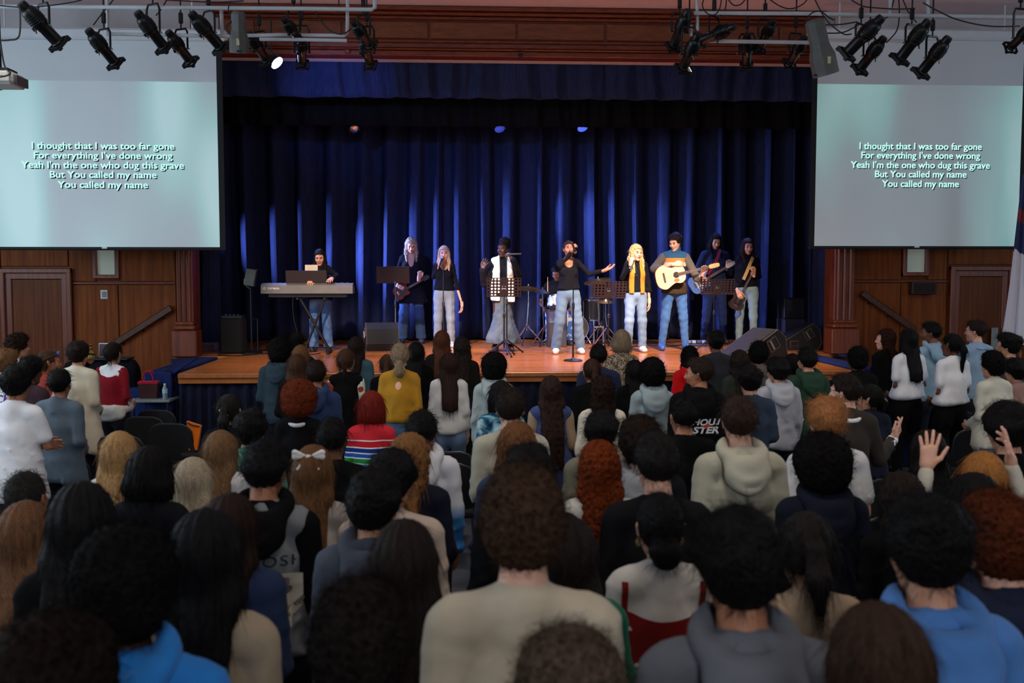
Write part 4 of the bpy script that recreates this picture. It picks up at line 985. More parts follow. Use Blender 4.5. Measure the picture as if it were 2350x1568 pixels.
P_(1900, 909, 455, 'person with tufted ginger hair and plain white tee', ('mop', (150, 96, 56)), 'l', top=tee((206, 204, 206)), hsize=1.0)
P_(1888, 984, 540, 'person with huge black curls and navy hoodie', ('afro', BLK), 'm', top=hoodie((24, 28, 40)), hsize=1.08)
# right group
P_(2034, 753, 203, 'person in profile with long brown curls and black top', ('longcurl', (48, 28, 20)), 'l', True, shirt(BK), head=(.9, 0, 0), hlen=.3)
P_(2086, 753, 222, 'person with long straight black hair and white cropped tee', ('long', BLK), 'b', True, tee(W, hem=1.0), bottom=BK, hlen=.42, yaw=0)
P_(2138, 738, 206, 'person with flat topped black hair and pale blue hoodie', ('short', BLK), 'b', top=hoodie((140, 170, 190)), head=(.8, 0, 0), yaw=.05)
P_(2186, 765, 226, 'person with black braids and white tee', ('pony', BLK), 'b', True, tee(W, hem=1.0), bottom=BK, hlen=.3, head=(.3, 0, 0))
P_(2241, 734, 205, 'person with short brown hair and collared light blue shirt', ('short', (40, 26, 22)), 'l', top=shirt((140, 166, 190), collar=(140, 166, 190)), head=(.6, 0, 0))
P_(2316, 763, 240, 'person with smooth black hair, glasses and grey-brown jacket', ('mop', BLK), 'm', top=jacket((70, 64, 62)), head=(.7, 0, 0))
P_(2281, 802, 262, 'person with short black curls and cream sweater', ('curly', BLK), 'm', True, sweater((190, 186, 172), hem=.84), bottom=(84, 88, 100), yaw=.05, hsize=.85)
P_(2334, 822, 246, 'person with black hair and dusty rose top behind the cream sweater', ('mop', BLK), 'm', True, shirt((140, 108, 100)))
P_(2316, 917, 470, 'person with large round black hair at the row by the raised hands', ('mop', BLK), 'm', top=shirt(BK), hsize=1.5)
P_(2259, 1036, 545, 'person with straight copper blonde hair lifting both hands, cream sweater', ('long', (160, 104, 52)), 'l', True, sweater((190, 182, 168)), hlen=.3, extra='bothhands')
P_(2132, 986, 455, 'person with long dark hair and black top behind the raised hand', ('long', (24, 18, 16)), 'm', True, shirt(BK), hlen=.4)
P_(2072, 1082, 560, 'person with dark brown wavy hair bent beside the empty chairs', ('wavy', (34, 22, 18)), 'm', True, shirt(BK), hlen=.3)
P_(2240, 1086, 640, 'person with flat sleek black hair between the copper and red heads', ('bob', BLK), 'm', True, shirt(BK))
# middle rows
P_(272, 990, 462, 'person with long golden blonde hair and white top', ('long', BLD), 'l', True, shirt((206, 204, 200)), hlen=.4)
P_(340, 1025, 520, 'person with thick black shoulder length bob and black jacket', ('bob', BLK), 'm', True, jacket((24, 24, 30)), hsize=1.25)
P_(441, 1050, 505, 'person with silver blonde hair beside the black bob', ('long', (170, 154, 130)), 'l', True, shirt((190, 180, 164)), hlen=.32)
P_(506, 987, 430, 'person with long light brown hair and white knit top', ('long', (112, 82, 56)), 'l', True, sweater((206, 204, 206)), hlen=.36)
P_(524, 905, 352, 'person with dark ponytail in a beaded clip and black top', ('pony', (28, 24, 22)), 'm', True, shirt(BK), hlen=.22)
P_(574, 938, 400, 'person with black curls and green tee', ('mop', BLK), 'm', top=tee((70, 122, 104)), hsize=1.1)
P_(606, 1010, 590, 'person in black and grey hoodie with printed patch on the back', ('short', BLK), 't', top=hoodie((118, 120, 124), hood_c=BK, sleeve_c=BK), print='OOSH')
P_(718, 1022, 545, 'person with straight brown hair tied with a white bow', ('long', (102, 70, 44)), 'l', True, sweater((168, 158, 150)), hlen=.36, extra='bow')
P_(762, 960, 450, 'person with cropped black hair and black shirt near the striped sweater', ('crop', BLK), 'b', top=shirt(BK), hsize=1)
P_(942, 992, 505, 'person with wavy honey brown hair and navy blazer', ('wavy', (124, 84, 48)), 'l', True, jacket((24, 26, 40)), hlen=.36, head=(-.5, 0, 0))
P_(968, 942, 430, 'person with short black hair and grey hoodie fading to blue', ('short', BLK), 't', top=hoodie(M_GRAD, hood_c=(196, 196, 202)))
P_(897, 1030, 610, 'person with smooth black hair and pale beige sweater', ('mop', BLK), 'm', top=sweater((190, 170, 156)), head=(-.3, 0, 0))
P_(858, 1080, 690, 'person with tousled black hair and slate hoodie', ('mop', BLK), 'm', top=hoodie((70, 76, 88)), head=(-.3, 0, 0))
P_(928, 1193, 850, 'person with very long dark brown hair parted smooth', ('long', (34, 25, 22)), 'l', True, shirt((40, 38, 40)), hlen=.5, hsize=1.15)
P_(1186, 966, 505, 'person with soft chestnut waves and denim collar', ('wavy', (104, 66, 38)), 'l', True, jacket((52, 66, 100), collar=(150, 150, 170)), hlen=.2)
P_(1214, 1020, 600, 'person with smooth black hair and black jacket before the chestnut waves', ('mop', BLK), 'm', top=jacket((22, 24, 28)))
P_(1376, 1008, 540, 'person with long copper red curls and ivory sweater', ('longcurl', (104, 44, 17)), 'l', True, sweater((196, 190, 180)), hlen=.42)
P_(1380, 942, 425, 'person with round black hair and olive grey hoodie', ('mop', BLK), 'b', top=hoodie((116, 112, 98)))
P_(1470, 945, 500, 'person with curly dark brown hair and grey hooded black jacket', ('curly', DBR), 'l', top=hoodie((22, 22, 26), hood_c=(140, 142, 148)), hsize=1.1)
P_(1508, 993, 590, 'person with brushed dark hair, bare ears and black sweater', ('short', (26, 22, 20)), 'l', top=sweater((22, 22, 25)))
P_(1569, 914, 395, 'person with close cropped black hair and black crew neck', ('crop', BLK), 't', top=shirt(BK))
P_(1699, 908, 488, 'person with short brown hair and oatmeal grey hoodie', ('short', (48, 33, 25)), 'l', top=hoodie((176, 172, 154)))
P_(1516, 1133, 745, 'person with low bun, earrings and red dress over white blouse', ('bun', BLK), 'l', True, sweater((202, 194, 186)), hsize=1.15, extra='reddress')
# foreground
P_(1702, 1168, 990, 'person with glossy black hair and grey jacket with wide black hood', ('mop', BLK), 't', top=hoodie((96, 98, 106), collar=(26, 26, 30), collar_w=1.9), hsize=1.05)
P_(1855, 1178, 850, 'person with dark plaited hair and beige wool sweater', ('pony', (30, 24, 22)), 'm', True, sweater((168, 142, 116)), hlen=.16)
P_(2136, 1138, 950, 'person with straight black hair and sky blue hoodie', ('mop', BLK), 'm', top=hoodie((72, 116, 176)), hsize=1.0)
P_(2298, 1121, 900, 'person with ginger red curls and navy hoodie', ('curly', (80, 36, 18)), 'l', top=hoodie((30, 34, 52)), hsize=.95)
P_(2025, 1389, 1180, 'person with long dark chestnut hair right behind the sky blue hoodie', ('long', (52, 34, 24)), 'l', True, shirt((50, 44, 44)), hlen=.42, hsize=1.2)
P_(56, 1150, 690, 'person with long honey streaked hair', ('long', (110, 76, 52)), 'l', True, shirt((70, 60, 56)), hlen=.45, hsize=1.15)
P_(184, 1106, 720, 'person with very long smooth black hair', ('long', (20, 18, 18)), 'm', True, shirt(BK), hlen=.5, hsize=1.15)
P_(56, 1083, 560, 'person with greying crew cut and visible ear', ('crop', (40, 37, 35)), 't', top=shirt((30, 30, 34)))
P_(286, 1193, 1040, 'person with wide black afro and bright azure hoodie', ('afro', (18, 16, 16)), 'd', top=hoodie((40, 116, 190)), hsize=.9)
P_(466, 1171, 930, 'person with straight black hair over a beige blouse', ('long', (18, 17, 18)), 'm', True, shirt((160, 142, 120)), hlen=.24, hsize=1.1)
P_(526, 1133, 700, 'person with dark brown hair and navy denim jacket', ('long', (40, 24, 20)), 'l', True, jacket((38, 50, 78)), hlen=.24)
P_(108, 1388, 1330, 'person with dark brown curls standing close behind the azure hoodie', ('curly', (30, 21, 18)), 'm', top=shirt((24, 22, 24)), hsize=1.3)
P_(822, 1320, 1180, 'person with dark tousled curls, bare ears and black jacket', ('curly', (28, 22, 20)), 'l', top=jacket((24, 25, 30)), hsize=1.05)
P_(1200, 1060, 880, 'person with tall curly brown hair and plain cream tee', ('curly', (62, 44, 32)), 'l', top=sweater((186, 172, 150)), hsize=.95)
P_(1311, 1430, 1230, 'person with ashen brown curls right behind the plain cream tee', ('curly', (80, 66, 54)), 'l', top=shirt((60, 56, 54)), hsize=1.15)
P_(1302, 1184, 800, 'person with long dark hair over an emerald shirt', ('long', (28, 20, 18)), 'l', True, shirt((20, 96, 72)), hlen=.36)
HT = dict(crop=.008, short=.02, mop=.03, curly=.048, afro=.062, long=.019, wavy=.022, longcurl=.024, bob=.024, pony=.01, bun=.01, highbun=.13, lowtwist=.011, clip=.012)
PEOPLE = {}
def stage_yaw(x, y): return -math.atan2(CXS - x, 16.5 - y) * .35
def separate():
    # nobody stands inside a neighbour: slide close pairs apart along their sight lines
    d = np.array([FPX / c['s'] for c in CROWD]); d0 = d.copy(); rays = np.array([ray(c['x'], c['y']) for c in CROWD])
    for it in range(120):
        P = rays * d[:, None]; moved = False
        for i in range(len(d)):
            for j in range(i):
                dx = abs(P[i, 0] - P[j, 0]); dy = abs(P[i, 1] - P[j, 1])
                if dx < .52 and dy < .4 - .2 * max(0, dx - .3) / .2:
                    a, b = (i, j) if d[i] >= d[j] else (j, i); d[a] += .02; d[b] -= .02; moved = True
        d = np.clip(d, d0 * .86 - .12, d0 * 1.16 + .12)
        if not moved: break
    for c, v in zip(CROWD, d): c['s'] = FPX / v
separate()
def place_crowd(only=None):
    for i, c in enumerate(CROWD):
        if only and not only(c): continue
        top3 = at_depth(c['x'], c['y'], FPX / c['s']); kind = c['hair'][0]; hsz = c.get('hsize', 1.0)
        th = HT[kind] * (hsz if kind in ('mop', 'curly') else 1) + (.118 * (hsz - 1) + .0 if kind == 'afro' else 0)
        h = top3[2] - th; lo, hi = (1.50, 1.80) if c['fem'] else (1.60, 1.95)
        if not lo <= h <= hi: print('HEIGHT', c['label'], round(h, 2), c['s'], 'suggest', round((c['y'] - 630) / (2.33 - th - (1.66 if c['fem'] else 1.78))))
        s = c['s']; vox = min(.03, max(.0125, 7.0 / s)); hv = min(.014, max(.0065, 5.0 / s)); nst = int(min(1300, 150 + s * 1.1))
        yaw = stage_yaw(top3[0], top3[1]) + c.get('yaw', 0); ex = c.get('extra'); kw = {}
        hands = None; arms = c.get('arms', random.Random(i).choice(['down', 'front', 'front']))
        k = h / 1.75; sw = (.150 if c['fem'] else .170) * k
        if ex == 'raise':
            arms = {-1: 'down', 1: ((sw + .1, .02, 1.14 * k), (sw + .25, .12, 1.26 * k))}; hands = {1: dict(D=(.55, .1, .8), N=(-.3, .7, .5), vox=.005, curls=[.05, .35, .55, .7], spread=.1, thumb=.3)}
        if ex == 'bothhands':
            q = lambda px, py, dd: (Matrix.Rotation(-yaw, 3, 'Z') @ Vector(at_depth(px, py, FPX / c['s'] + dd) - np.array([top3[0], top3[1], 0])))
            wl = q(2126, 1078, .12); wr = q(2322, 1070, .1)
            arms = {-1: ((-.30, .02, 1.2 * k), tuple(wl)), 1: ((.3, .02, 1.2 * k), tuple(wr))}
            hands = {-1: dict(D=(.14, .08, 1), N=(.15, 1, -.1), side=-1, vox=.0045, curl=.1, spread=.2, thumb=-.2), 1: dict(D=(-.1, .2, 1), N=(-.9, .5, 0), vox=.0045, curls=[.05, .1, .3, .45], spread=.15, thumb=.2)}
        top = dict(c['top']) if c['top'] else None
        root, fg = person(c['label'], (float(top3[0]), float(top3[1]), 0.0), yaw, float(h), c['fem'], c.get('build', 1.0), c['skin'], c['hair'], top, c['bottom'], arms=arms,
                          head=c.get('head', (random.Random(i + 99).uniform(-.12, .12), random.Random(i + 5).uniform(-.08, .06), 0)), vox=vox, hvox=hv, nst=nst, hands=hands, seed=1000 + i, hsize=hsz, hlen=c.get('hlen', .3), face=c.get('face', False))
        PEOPLE[c['label']] = (root, fg, c)
place_crowd()
# ------------------------------------------------------------------ the band
def deckpt(px, py): return on_plane(px, py, 2, STZ)
M_JEAN1 = (118, 140, 168); M_JEAN2 = (84, 112, 152); M_JEAN3 = (60, 84, 124)
class Perf:
    def __init__(s, foot, topy, label, yaw=pi, **k):
        p = deckpt(*foot); s.p = p; s.yaw = yaw; z1 = on_plane(k.pop('hx', foot[0]), topy, 1, p[1])[2]
        kind = k['hair'][0]; s.h = float(z1 - STZ - HT[kind] - k.pop('extra_top', 0)); s.label = label; s.k = k
        arms = k.pop('arms'); s.arms = {}
        for q in (-1, 1):
            s.arms[q] = arms[q] if isinstance(arms[q], str) else tuple(s.loc(*a) for a in arms[q])
        if 'hands' in k:
            hh = {}
            for q, d in k['hands'].items():
                d = dict(d); Mi = rotm(-yaw); d['D'] = Mi @ np.array(d['D'], float); d['N'] = Mi @ np.array(d['N'], float); d.setdefault('vox', .0055); hh[q] = d
            k['hands'] = hh
        if s.h < 1.5 or s.h > 1.95: print('PERF HEIGHT', label, round(s.h, 2))
        s.root, s.fg = person(label, (float(p[0]), float(p[1]), STZ + .004), yaw, s.h, arms=s.arms, vox=.0135, hvox=.007, nst=350, face=True, hidden_legs=False, group=None, **k)
    def loc(s, px, py, dy):
        w = on_plane(px, py, 1, s.p[1] + dy); return tuple(rotm(-s.yaw) @ (w - np.array([s.p[0], s.p[1], STZ])))
    def world(s, px, py, dy): return on_plane(px, py, 1, s.p[1] + dy)
BLKT = (20, 20, 26)
kbd = Perf((737, 807), 572, 'keyboard player with long black hair, black top and patched wide jeans', hair=('long', BLK), skin='m', fem=True, hlen=.36, head=(0, -.25, 0), hx=735,
           top=shirt(BLKT, hem=.9), bottom=noisemat('patched_denim', [(.42, (70, 100, 150)), (.5, (84, 112, 156)), (.6, (110, 130, 160))], 3), jeans_wide=.025, shoe=(40, 30, 28), seed=1,
           arms={1: ((704, 632, .0), (712, 646, -.32)), -1: ((772, 634, .0), (762, 640, -.3))}, hands={1: dict(D=(.1, -1, -.15), N=(0, 0, -1), curl=.3), -1: dict(D=(-.1, -1, -.12), N=(0, 0, -1), curl=.3)})
gt1 = Perf((945, 788), 545, 'guitarist with fair hair and long black cardigan playing a dark red guitar', hair=('wavy', (176, 150, 130)), skin='l', fem=True, hlen=.26, head=(.1, -.45, 0), hx=940,
           top=dict(name='cardigan', c=(22, 22, 32), hem=.68, loose=.02, drape=.04, scoop=(.06, .2, 1)), bottom=M_JEAN3, jeans_wide=.03, shoe=(50, 56, 80), seed=2, stance=.06,
           arms={1: ((908, 630, .04), (914, 658, -.2)), -1: ((970, 628, .03), (961, 642, -.22))}, hands={1: dict(D=(.8, -.1, -.3), N=(0, 1, -.2), curl=.5), -1: dict(D=(.2, -.3, .8), N=(-.2, .9, .3), curl=.7)})
sg1 = Perf((1020, 797), 564, 'singer with straight blonde hair, black square neck top and pale jeans', hair=('long', (196, 164, 132)), skin='l', fem=True, hlen=.3, head=(0, .02, 0), hx=1018, mouth=True,
           top=dict(name='top', c=BLKT, hem=1.0, loose=.0105, drape=.006, amp=.003, scoop=(.085, .12, 1)), bottom=(140, 150, 154), jeans_wide=.012, shoe=(220, 220, 220), seed=3,
           arms={1: ((994, 638, .02), (1010, 608, -.17)), -1: ((1050, 664, .02), (1060, 698, -.02))}, hands={1: dict(D=(.25, .25, .9), N=(.6, .5, -.1), curl=.9, thumb=.9), -1: dict(D=(.05, -.05, -1), N=(-1, 0, 0), curl=.6)})
sg2 = Perf((1154, 806), 556, 'singer with braids piled high, white jacket and long flared denim skirt', hair=('highbun', BLK), skin='d', fem=True, head=(-.45, .05, 0), hx=1150, mouth=True, hsize=1.45, extra_top=-.13,
           top=dict(name='jacket', c=(232, 228, 226), hem=.8, loose=.03, drape=.05, amp=.007, sleeve='long', sleeve_c=BLKT, cutarm=True, open=.05, inner=BLKT), bottom=noisemat('washed_denim', [(.3, (66, 78, 92)), (.7, (92, 98, 102))], 3), skirt=.27, shoe=(30, 30, 44), seed=4,
           arms={1: ((1112, 652, -.02), (1107, 620, -.16)), -1: ((1190, 630, .0), (1177, 596, -.2))}, hands={1: dict(D=(.35, -.2, .9), N=(.3, .8, .2), curl=.2, spread=.2), -1: dict(D=(-.5, 0, .5), N=(-.5, .3, -.6), curl=.9, thumb=.9)})
sg3 = Perf((1304, 812), 553, 'singer with hair tied back, black top and cargo jeans holding one arm out', hair=('pony', (40, 26, 22)), skin='t', fem=True, hlen=.3, head=(.1, .12, 0), hx=1320, mouth=True, stance=.09,
           top=dict(name='top', c=BLKT, hem=1.0, loose=.0105, drape=.006, amp=.003, scoop=(.08, .12, 1)), bottom=(100, 124, 150), jeans_wide=.022, shoe=(224, 220, 214), seed=5,
           arms={1: ((1286, 612, -.08), (1311, 580, -.16)), -1: ((1352, 630, -.03), (1386, 622, -.12))}, hands={1: dict(D=(.3, -.05, .8), N=(.7, .5, -.2), curl=.9, thumb=.9), -1: dict(D=(.9, -.2, .35), N=(-.1, -.3, .9), curl=.2, spread=.15)})
sg4 = Perf((1458, 808), 560, 'singer with long wavy blonde hair, black sleeves and orange vest', hair=('wavy', (206, 168, 118)), skin='l', fem=True, hlen=.34, head=(.35, -.1, 0), hx=1463, mouth=True, hsize=1.15,
           top=dict(name='shirt', c=BLKT, hem=.98, loose=.0105, drape=.006, amp=.003), bottom=(116, 138, 166), jeans_wide=.012, shoe=(226, 224, 220), seed=6,
           arms={1: ((1428, 640, .0), (1447, 612, -.2)), -1: ((1488, 652, .02), (1490, 690, -.03))}, hands={1: dict(D=(.1, -.1, .9), N=(.7, .5, 0), curl=.9, thumb=.9), -1: dict(D=(.0, -.05, -1), N=(-1, 0, 0), curl=.3)})
M_AC = zmat('banded_fleece', [(.6, (62, 50, 36)), (1.30, (176, 168, 156)), (1.36, (176, 108, 50)), (1.425, (40, 74, 104))])
gt2 = Perf((1546, 804), 535, 'acoustic guitarist in banded teal, orange and brown fleece and blue jeans', hair=('mop', (34, 26, 24)), skin='l', fem=False, head=(-.75, -.35, 0), hx=1556, stance=.085,
           top=dict(name='fleece', c=M_AC, hem=.86, loose=.02, drape=.02, turtle=True, sleeve_end=.35, sleeve_c=(86, 80, 74), sleeve='long'), bottom=(64, 100, 152), jeans_wide=.0, shoe=(46, 84, 150), seed=7,
           arms={1: ((1500, 618, -.08), (1546, 608, -.32)), -1: ((1600, 640, -.1), (1612, 630, -.22))}, hands={1: dict(D=(.95, -.05, .1), N=(0, 1, -.4), curl=.45), -1: dict(D=(.1, -.25, .9), N=(-.1, -1, -.2), side=1, curl=.55)})
gt3 = Perf((1638, 790), 535, 'guitarist with long straight black hair, dark navy jacket and pale blue guitar', hair=('long', BLK), skin='m', fem=False, hlen=.28, head=(.1, -.45, 0), hx=1636, stance=.07,
           top=jacket((32, 38, 62), hem=.86), bottom=(34, 46, 84), shoe=(30, 32, 40), seed=8,
           arms={1: ((1600, 622, .0), (1608, 640, -.22)), -1: ((1678, 626, .0), (1669, 616, -.16))}, hands={1: dict(D=(.8, -.2, -.3), N=(0, 1, -.2), curl=.5), -1: dict(D=(.1, -.2, .9), N=(-.2, -1, -.2), side=1, curl=.55)})
bas = Perf((1712, 796), 547, 'bass player with long brown hair, black turtleneck and slim jeans', hair=('long', (44, 26, 22)), skin='l', fem=True, hlen=.26, head=(.55, -.2, 0), hx=1710, yaw=pi - .45,
           top=dict(name='turtleneck', c=(18, 18, 24), hem=.98, loose=.008, drape=.006, turtle=True), bottom=(122, 146, 150), jeans_wide=.0, shoe=(40, 40, 44), seed=9,
           arms={1: ((1690, 650, .02), (1692, 668, -.25)), -1: ((1742, 636, .0), (1730, 632, -.22))}, hands={1: dict(D=(.3, -.2, -.7), N=(.3, .9, 0), curl=.5), -1: dict(D=(-.2, -.1, .9), N=(-.3, 1, 0), curl=.8)})
# drummer, seated behind the kit
dp = on_plane(1278, 640, 1, 17.0)
person('drummer with dark hair over the face and black tee behind the drums', (float(dp[0]), 17.0, STZ - .42), pi, 1.74, True, 1.25, 'b', ('wavy', BLK), dict(name='t_shirt', c=(18, 18, 22), sleeve='short', hem=.86, loose=.016), noisemat('dyed_denim', [(.45, (60, 100, 170)), (.55, (190, 196, 206))], 6),
       arms={1: ((.3, .1, 1.12), (.24, .4, 1.02)), -1: ((-.3, .1, 1.12), (-.2, .42, 1.03))}, hands={q: dict(D=(0, 1, -.1), N=(0, 0, -1), curl=.8, vox=.006) for q in (-1, 1)}, head=(-.5, -.5, 0), vox=.016, hvox=.008, nst=300, seated=True, hidden_legs=False, hlen=.26, hsize=1.3, seed=10)
# orange vest worn by one singer: open at the front, so it is two panels and a back
def vest(pf):
    fg = pf.fg; k = fg.k; P = [infl(p, .018, .03) for p in fg.torso]; cw, cdp = fg.torso[2][2][0], fg.torso[2][2][1]
    for q in (-1, 0, 1): P.append(rc((q * (cw - cdp), -.004, 1.25 * k), (q * (cw * 1.05 - cdp), 0, .9 * k), cdp + .022, cdp + .034, .05))
    V, F = grow(P, .012, post=lambda X, Y, Z, D: np.maximum(np.maximum(np.maximum(D, .96 * k - Z), np.abs(X) - fg.sw * .86), np.minimum(.045 + np.clip(1.2 * k - Z, 0, 1) * .02 - np.abs(X), Y)))
    o = np_mesh('vest', V, F, [cloth('vest_orange', (206, 118, 40))], pf.root); o['label'] = 'open orange vest'
vest(sg4)

# ------------------------------------------------------------------ instruments and stage gear
def Mrot(ang, loc, sc=1.0, tilt=0.0, yaw=0.0):
    return Matrix.Translation(Vector(loc)) @ Matrix.Rotation(yaw, 4, 'Z') @ Matrix.Rotation(tilt, 4, 'X') @ Matrix.Rotation(-ang, 4, 'Y') @ Matrix.Scale(sc, 4)
def smooth_poly(pts, n=4):
    """closed Catmull-Rom"""
    out = []; m = len(pts)
    for i in range(m):
        p0, p1, p2, p3 = (np.array(pts[(i + j - 1) % m], float) for j in range(4))
        for t in np.linspace(0, 1, n, endpoint=False):
            out.append(tuple(.5 * ((2 * p1) + (-p0 + p2) * t + (2 * p0 - 5 * p1 + 4 * p2 - p3) * t * t + (-p0 + 3 * p1 - 3 * p2 + p3) * t ** 3)))
    return out
M_NECK = wood('fretboard_wood', (60, 34, 22), (84, 50, 34), .5, (1, 12, 12)); M_STRING = plain('string_steel', (170, 170, 176), .3, .9)
M_MAPLE = wood('maple', (190, 140, 90), (210, 164, 112), .4, (1, 12, 12))
def guitar(label, name, acoustic, M, top_m, side_m, head_m, neck_len=.40, heavy=1.0):
    t = thing(name, label, 'guitar', M.to_translation()); Mi = Matrix.Translation(-M.to_translation()) @ M
    def bld(mb, nm, m, parent=t, smooth=False):
        mb.v = [tuple(Mi @ Vector(v)) for v in mb.v]; return mb.build(nm, m, parent, smooth)
    if acoustic:
        pol = smooth_poly([(-.25, 0), (-.225, .13), (-.12, .195), (-.01, .15), (.06, .125), (.15, .145), (.225, .1), (.245, 0), (.225, -.1), (.15, -.145), (.06, -.125), (-.01, -.15), (-.12, -.195), (-.225, -.13)])
        bld(MB().prism(pol, -.05, .05), 'body', side_m); bld(MB().prism([(x * .985, z * .985) for x, z in pol], -.054, -.05), 'soundboard', top_m)
        h = MB(); ring = [(.09 + .052 * math.cos(a), .052 * math.sin(a)) for a in np.linspace(0, 2 * pi, 20, endpoint=False)]; bld(h.prism(ring, -.0565, -.0535), 'rosette', M_NECK)
        bld(MB().prism([(.09 + .042 * math.cos(a), .042 * math.sin(a)) for a in np.linspace(0, 2 * pi, 20, endpoint=False)], -.058, -.056), 'soundhole', plain('soundhole_dark', (8, 6, 6), .9))
        bld(MB().box((-.11, -.06, 0), (.03, .012, .16), bev=.004), 'bridge', M_NECK); x0 = .235; yb_ = -.06
        bld(MB().prism([(.05, -.055), (.11, -.06), (.13, -.1), (.07, -.12), (.03, -.09)], -.0565, -.054), 'pickguard', plain('pickguard_tan', (150, 96, 56), .3))
    else:
        pol = smooth_poly([(-.2, 0), (-.19, .1), (-.12, .155), (-.03, .125), (.03, .12), (.1, .16), (.17, .135), (.15, .075), (.1, .03), (.1, -.03), (.13, -.08), (.115, -.12), (.06, -.13), (-.01, -.115), (-.07, -.15), (-.15, -.14), (-.195, -.08)])
        pol = [(x * heavy, z) for x, z in pol]
        bld(MB().prism(pol, -.022, .022), 'body', side_m); pg = smooth_poly([(-.1, -.02), (-.08, .06), (.0, .07), (.09, .06), (.09, -.03), (.03, -.08), (-.06, -.1)]); bld(MB().prism(pg, -.026, -.022), 'pickguard', top_m)
        for xx in (-.05, .0, .05): bld(MB().box((xx, -.03, 0), (.018, .01, .08), bev=.003), 'pickup', M_BLACKP)
        bld(MB().box((-.11, -.03, 0), (.03, .012, .08), bev=.003), 'bridge', M_CHROME); x0 = .09; yb_ = -.03
        for zz_ in (-.06, -.085): bld(MB().lathe([(.011, 0), (.009, .014)], 10, Matrix.Translation((-.06, -.026, zz_)) @ Matrix.Rotation(pi / 2, 4, 'X')), 'knob', M_BLACKP)
    xe = x0 + neck_len
    nk = MB(); nk.add([(x0 - .12, yb_ + .0, -.028), (x0 - .12, yb_, .028), (xe, yb_, .021), (xe, yb_, -.021), (x0 - .12, yb_ + .022, -.02), (x0 - .12, yb_ + .022, .02), (xe, yb_ + .02, .016), (xe, yb_ + .02, -.016)], [(0, 1, 2, 3), (7, 6, 5, 4), (0, 4, 5, 1), (1, 5, 6, 2), (2, 6, 7, 3), (3, 7, 4, 0)])
    n_ = bld(nk, 'neck', M_NECK)
    for i in range(1, 13):
        xf = xe - (neck_len + .1) * (1 - 2 ** (-i / 9.0)); bld(MB().box((xf, yb_ - .0015, 0), (.0035, .003, .045)), 'fret', M_STRING, n_)
    hs = smooth_poly([(xe, -.02), (xe, .02), (xe + .05, .034), (xe + .16, .03), (xe + .175, .01), (xe + .165, -.03), (xe + .05, -.034)], 2); hd_ = bld(MB().prism(hs, yb_ + .004, yb_ + .02), 'headstock', head_m)
    for s_ in (-1, 1):
        for i in range(3): bld(MB().tube([(xe + .05 + i * .042, yb_ + .012, s_ * .03), (xe + .05 + i * .042, yb_ + .012, s_ * .052)], .006, 6), 'tuning_peg', M_CHROME, hd_)
    for i in range(6): z_ = -.016 + i * .0064; bld(MB().tube([(-.11, yb_ - .008, z_ * 1.5), (xe, yb_ - .003, z_)], .0009, 3, False), 'string', M_STRING)
    return t
def gfix(pf, body_px, head_px, dy, L): # place by the body centre and the headstock, on the player's front
    a = pf.world(*body_px, dy); b = pf.world(*head_px, dy - .03); ang = math.atan2(b[2] - a[2], b[0] - a[0]); return Matrix.Translation(Vector(a)) @ Matrix.Rotation(-ang, 4, 'Y') @ Matrix.Scale(float(np.linalg.norm(b - a) / L), 4)
guitar('pale spruce topped acoustic guitar held across the banded fleece', 'acoustic_guitar', True, gfix(gt2, (1538, 634), (1650, 607), -.27, .81), plain('spruce_top', (224, 186, 146), .35, var=.06), wood('rosewood', (96, 54, 34), (124, 74, 48), .4), M_MAPLE)
guitar('pale blue electric guitar with white headstock', 'electric_guitar', False, gfix(gt3, (1608, 648), (1686, 602), -.2, .66), plain('pg_white', (200, 204, 214), .4), plain('blue_lacquer', (96, 128, 190), .25), plain('head_cream', (200, 196, 190), .4))
guitar('dark red electric guitar behind the solid music stand', 'electric_guitar', False, gfix(gt1, (924, 668), (984, 634), -.2, .66), plain('pg_black', (16, 14, 16), .3), plain('cherry_lacquer', (110, 10, 18), .2), M_BLACKP)
guitar('dark bass guitar hanging low with neck raised steeply', 'bass_guitar', False, gfix(bas, (1693, 690), (1733, 616), -.24, .76), plain('pg_black', (16, 14, 16), .3), plain('dark_brown_lacquer', (54, 30, 28), .25), wood('bass_head', (150, 96, 56), (170, 116, 70), .4), .5)
def strap(label, pf, pts, m, w_=.05):
    P = [np.array(pf.world(px, py, dy)) for px, py, dy in pts]; mb = MB(); vs = []
    for i, p in enumerate(P):
        d = unit(P[min(i + 1, len(P) - 1)] - P[max(i - 1, 0)]); n = unit(np.cross(d, [0, 1, 0])); vs += [p + n * w_ / 2, p - n * w_ / 2, p + n * w_ / 2 + [0, -.006, 0], p - n * w_ / 2 + [0, -.006, 0]]
    fs = []
    for i in range(len(P) - 1):
        a, b = i * 4, i * 4 + 4; fs += [(a + 2, a + 3, b + 3, b + 2), (a + 1, a, b, b + 1), (a, a + 2, b + 2, b), (a + 3, a + 1, b + 1, b + 3)]
    tag(mb.add(vs, fs).build('guitar_strap', m, smooth=True), label, 'strap')
strap('tan strap over the black turtleneck', bas, [(1728, 590, -.11), (1722, 604, -.2), (1714, 624, -.235), (1706, 642, -.24)], cloth('strap_tan', (190, 150, 96)))
strap('dark red strap across the navy jacket', gt3, [(1652, 572, -.1), (1648, 588, -.17), (1640, 608, -.2), (1624, 630, -.215)], cloth('strap_red', (120, 30, 40)))

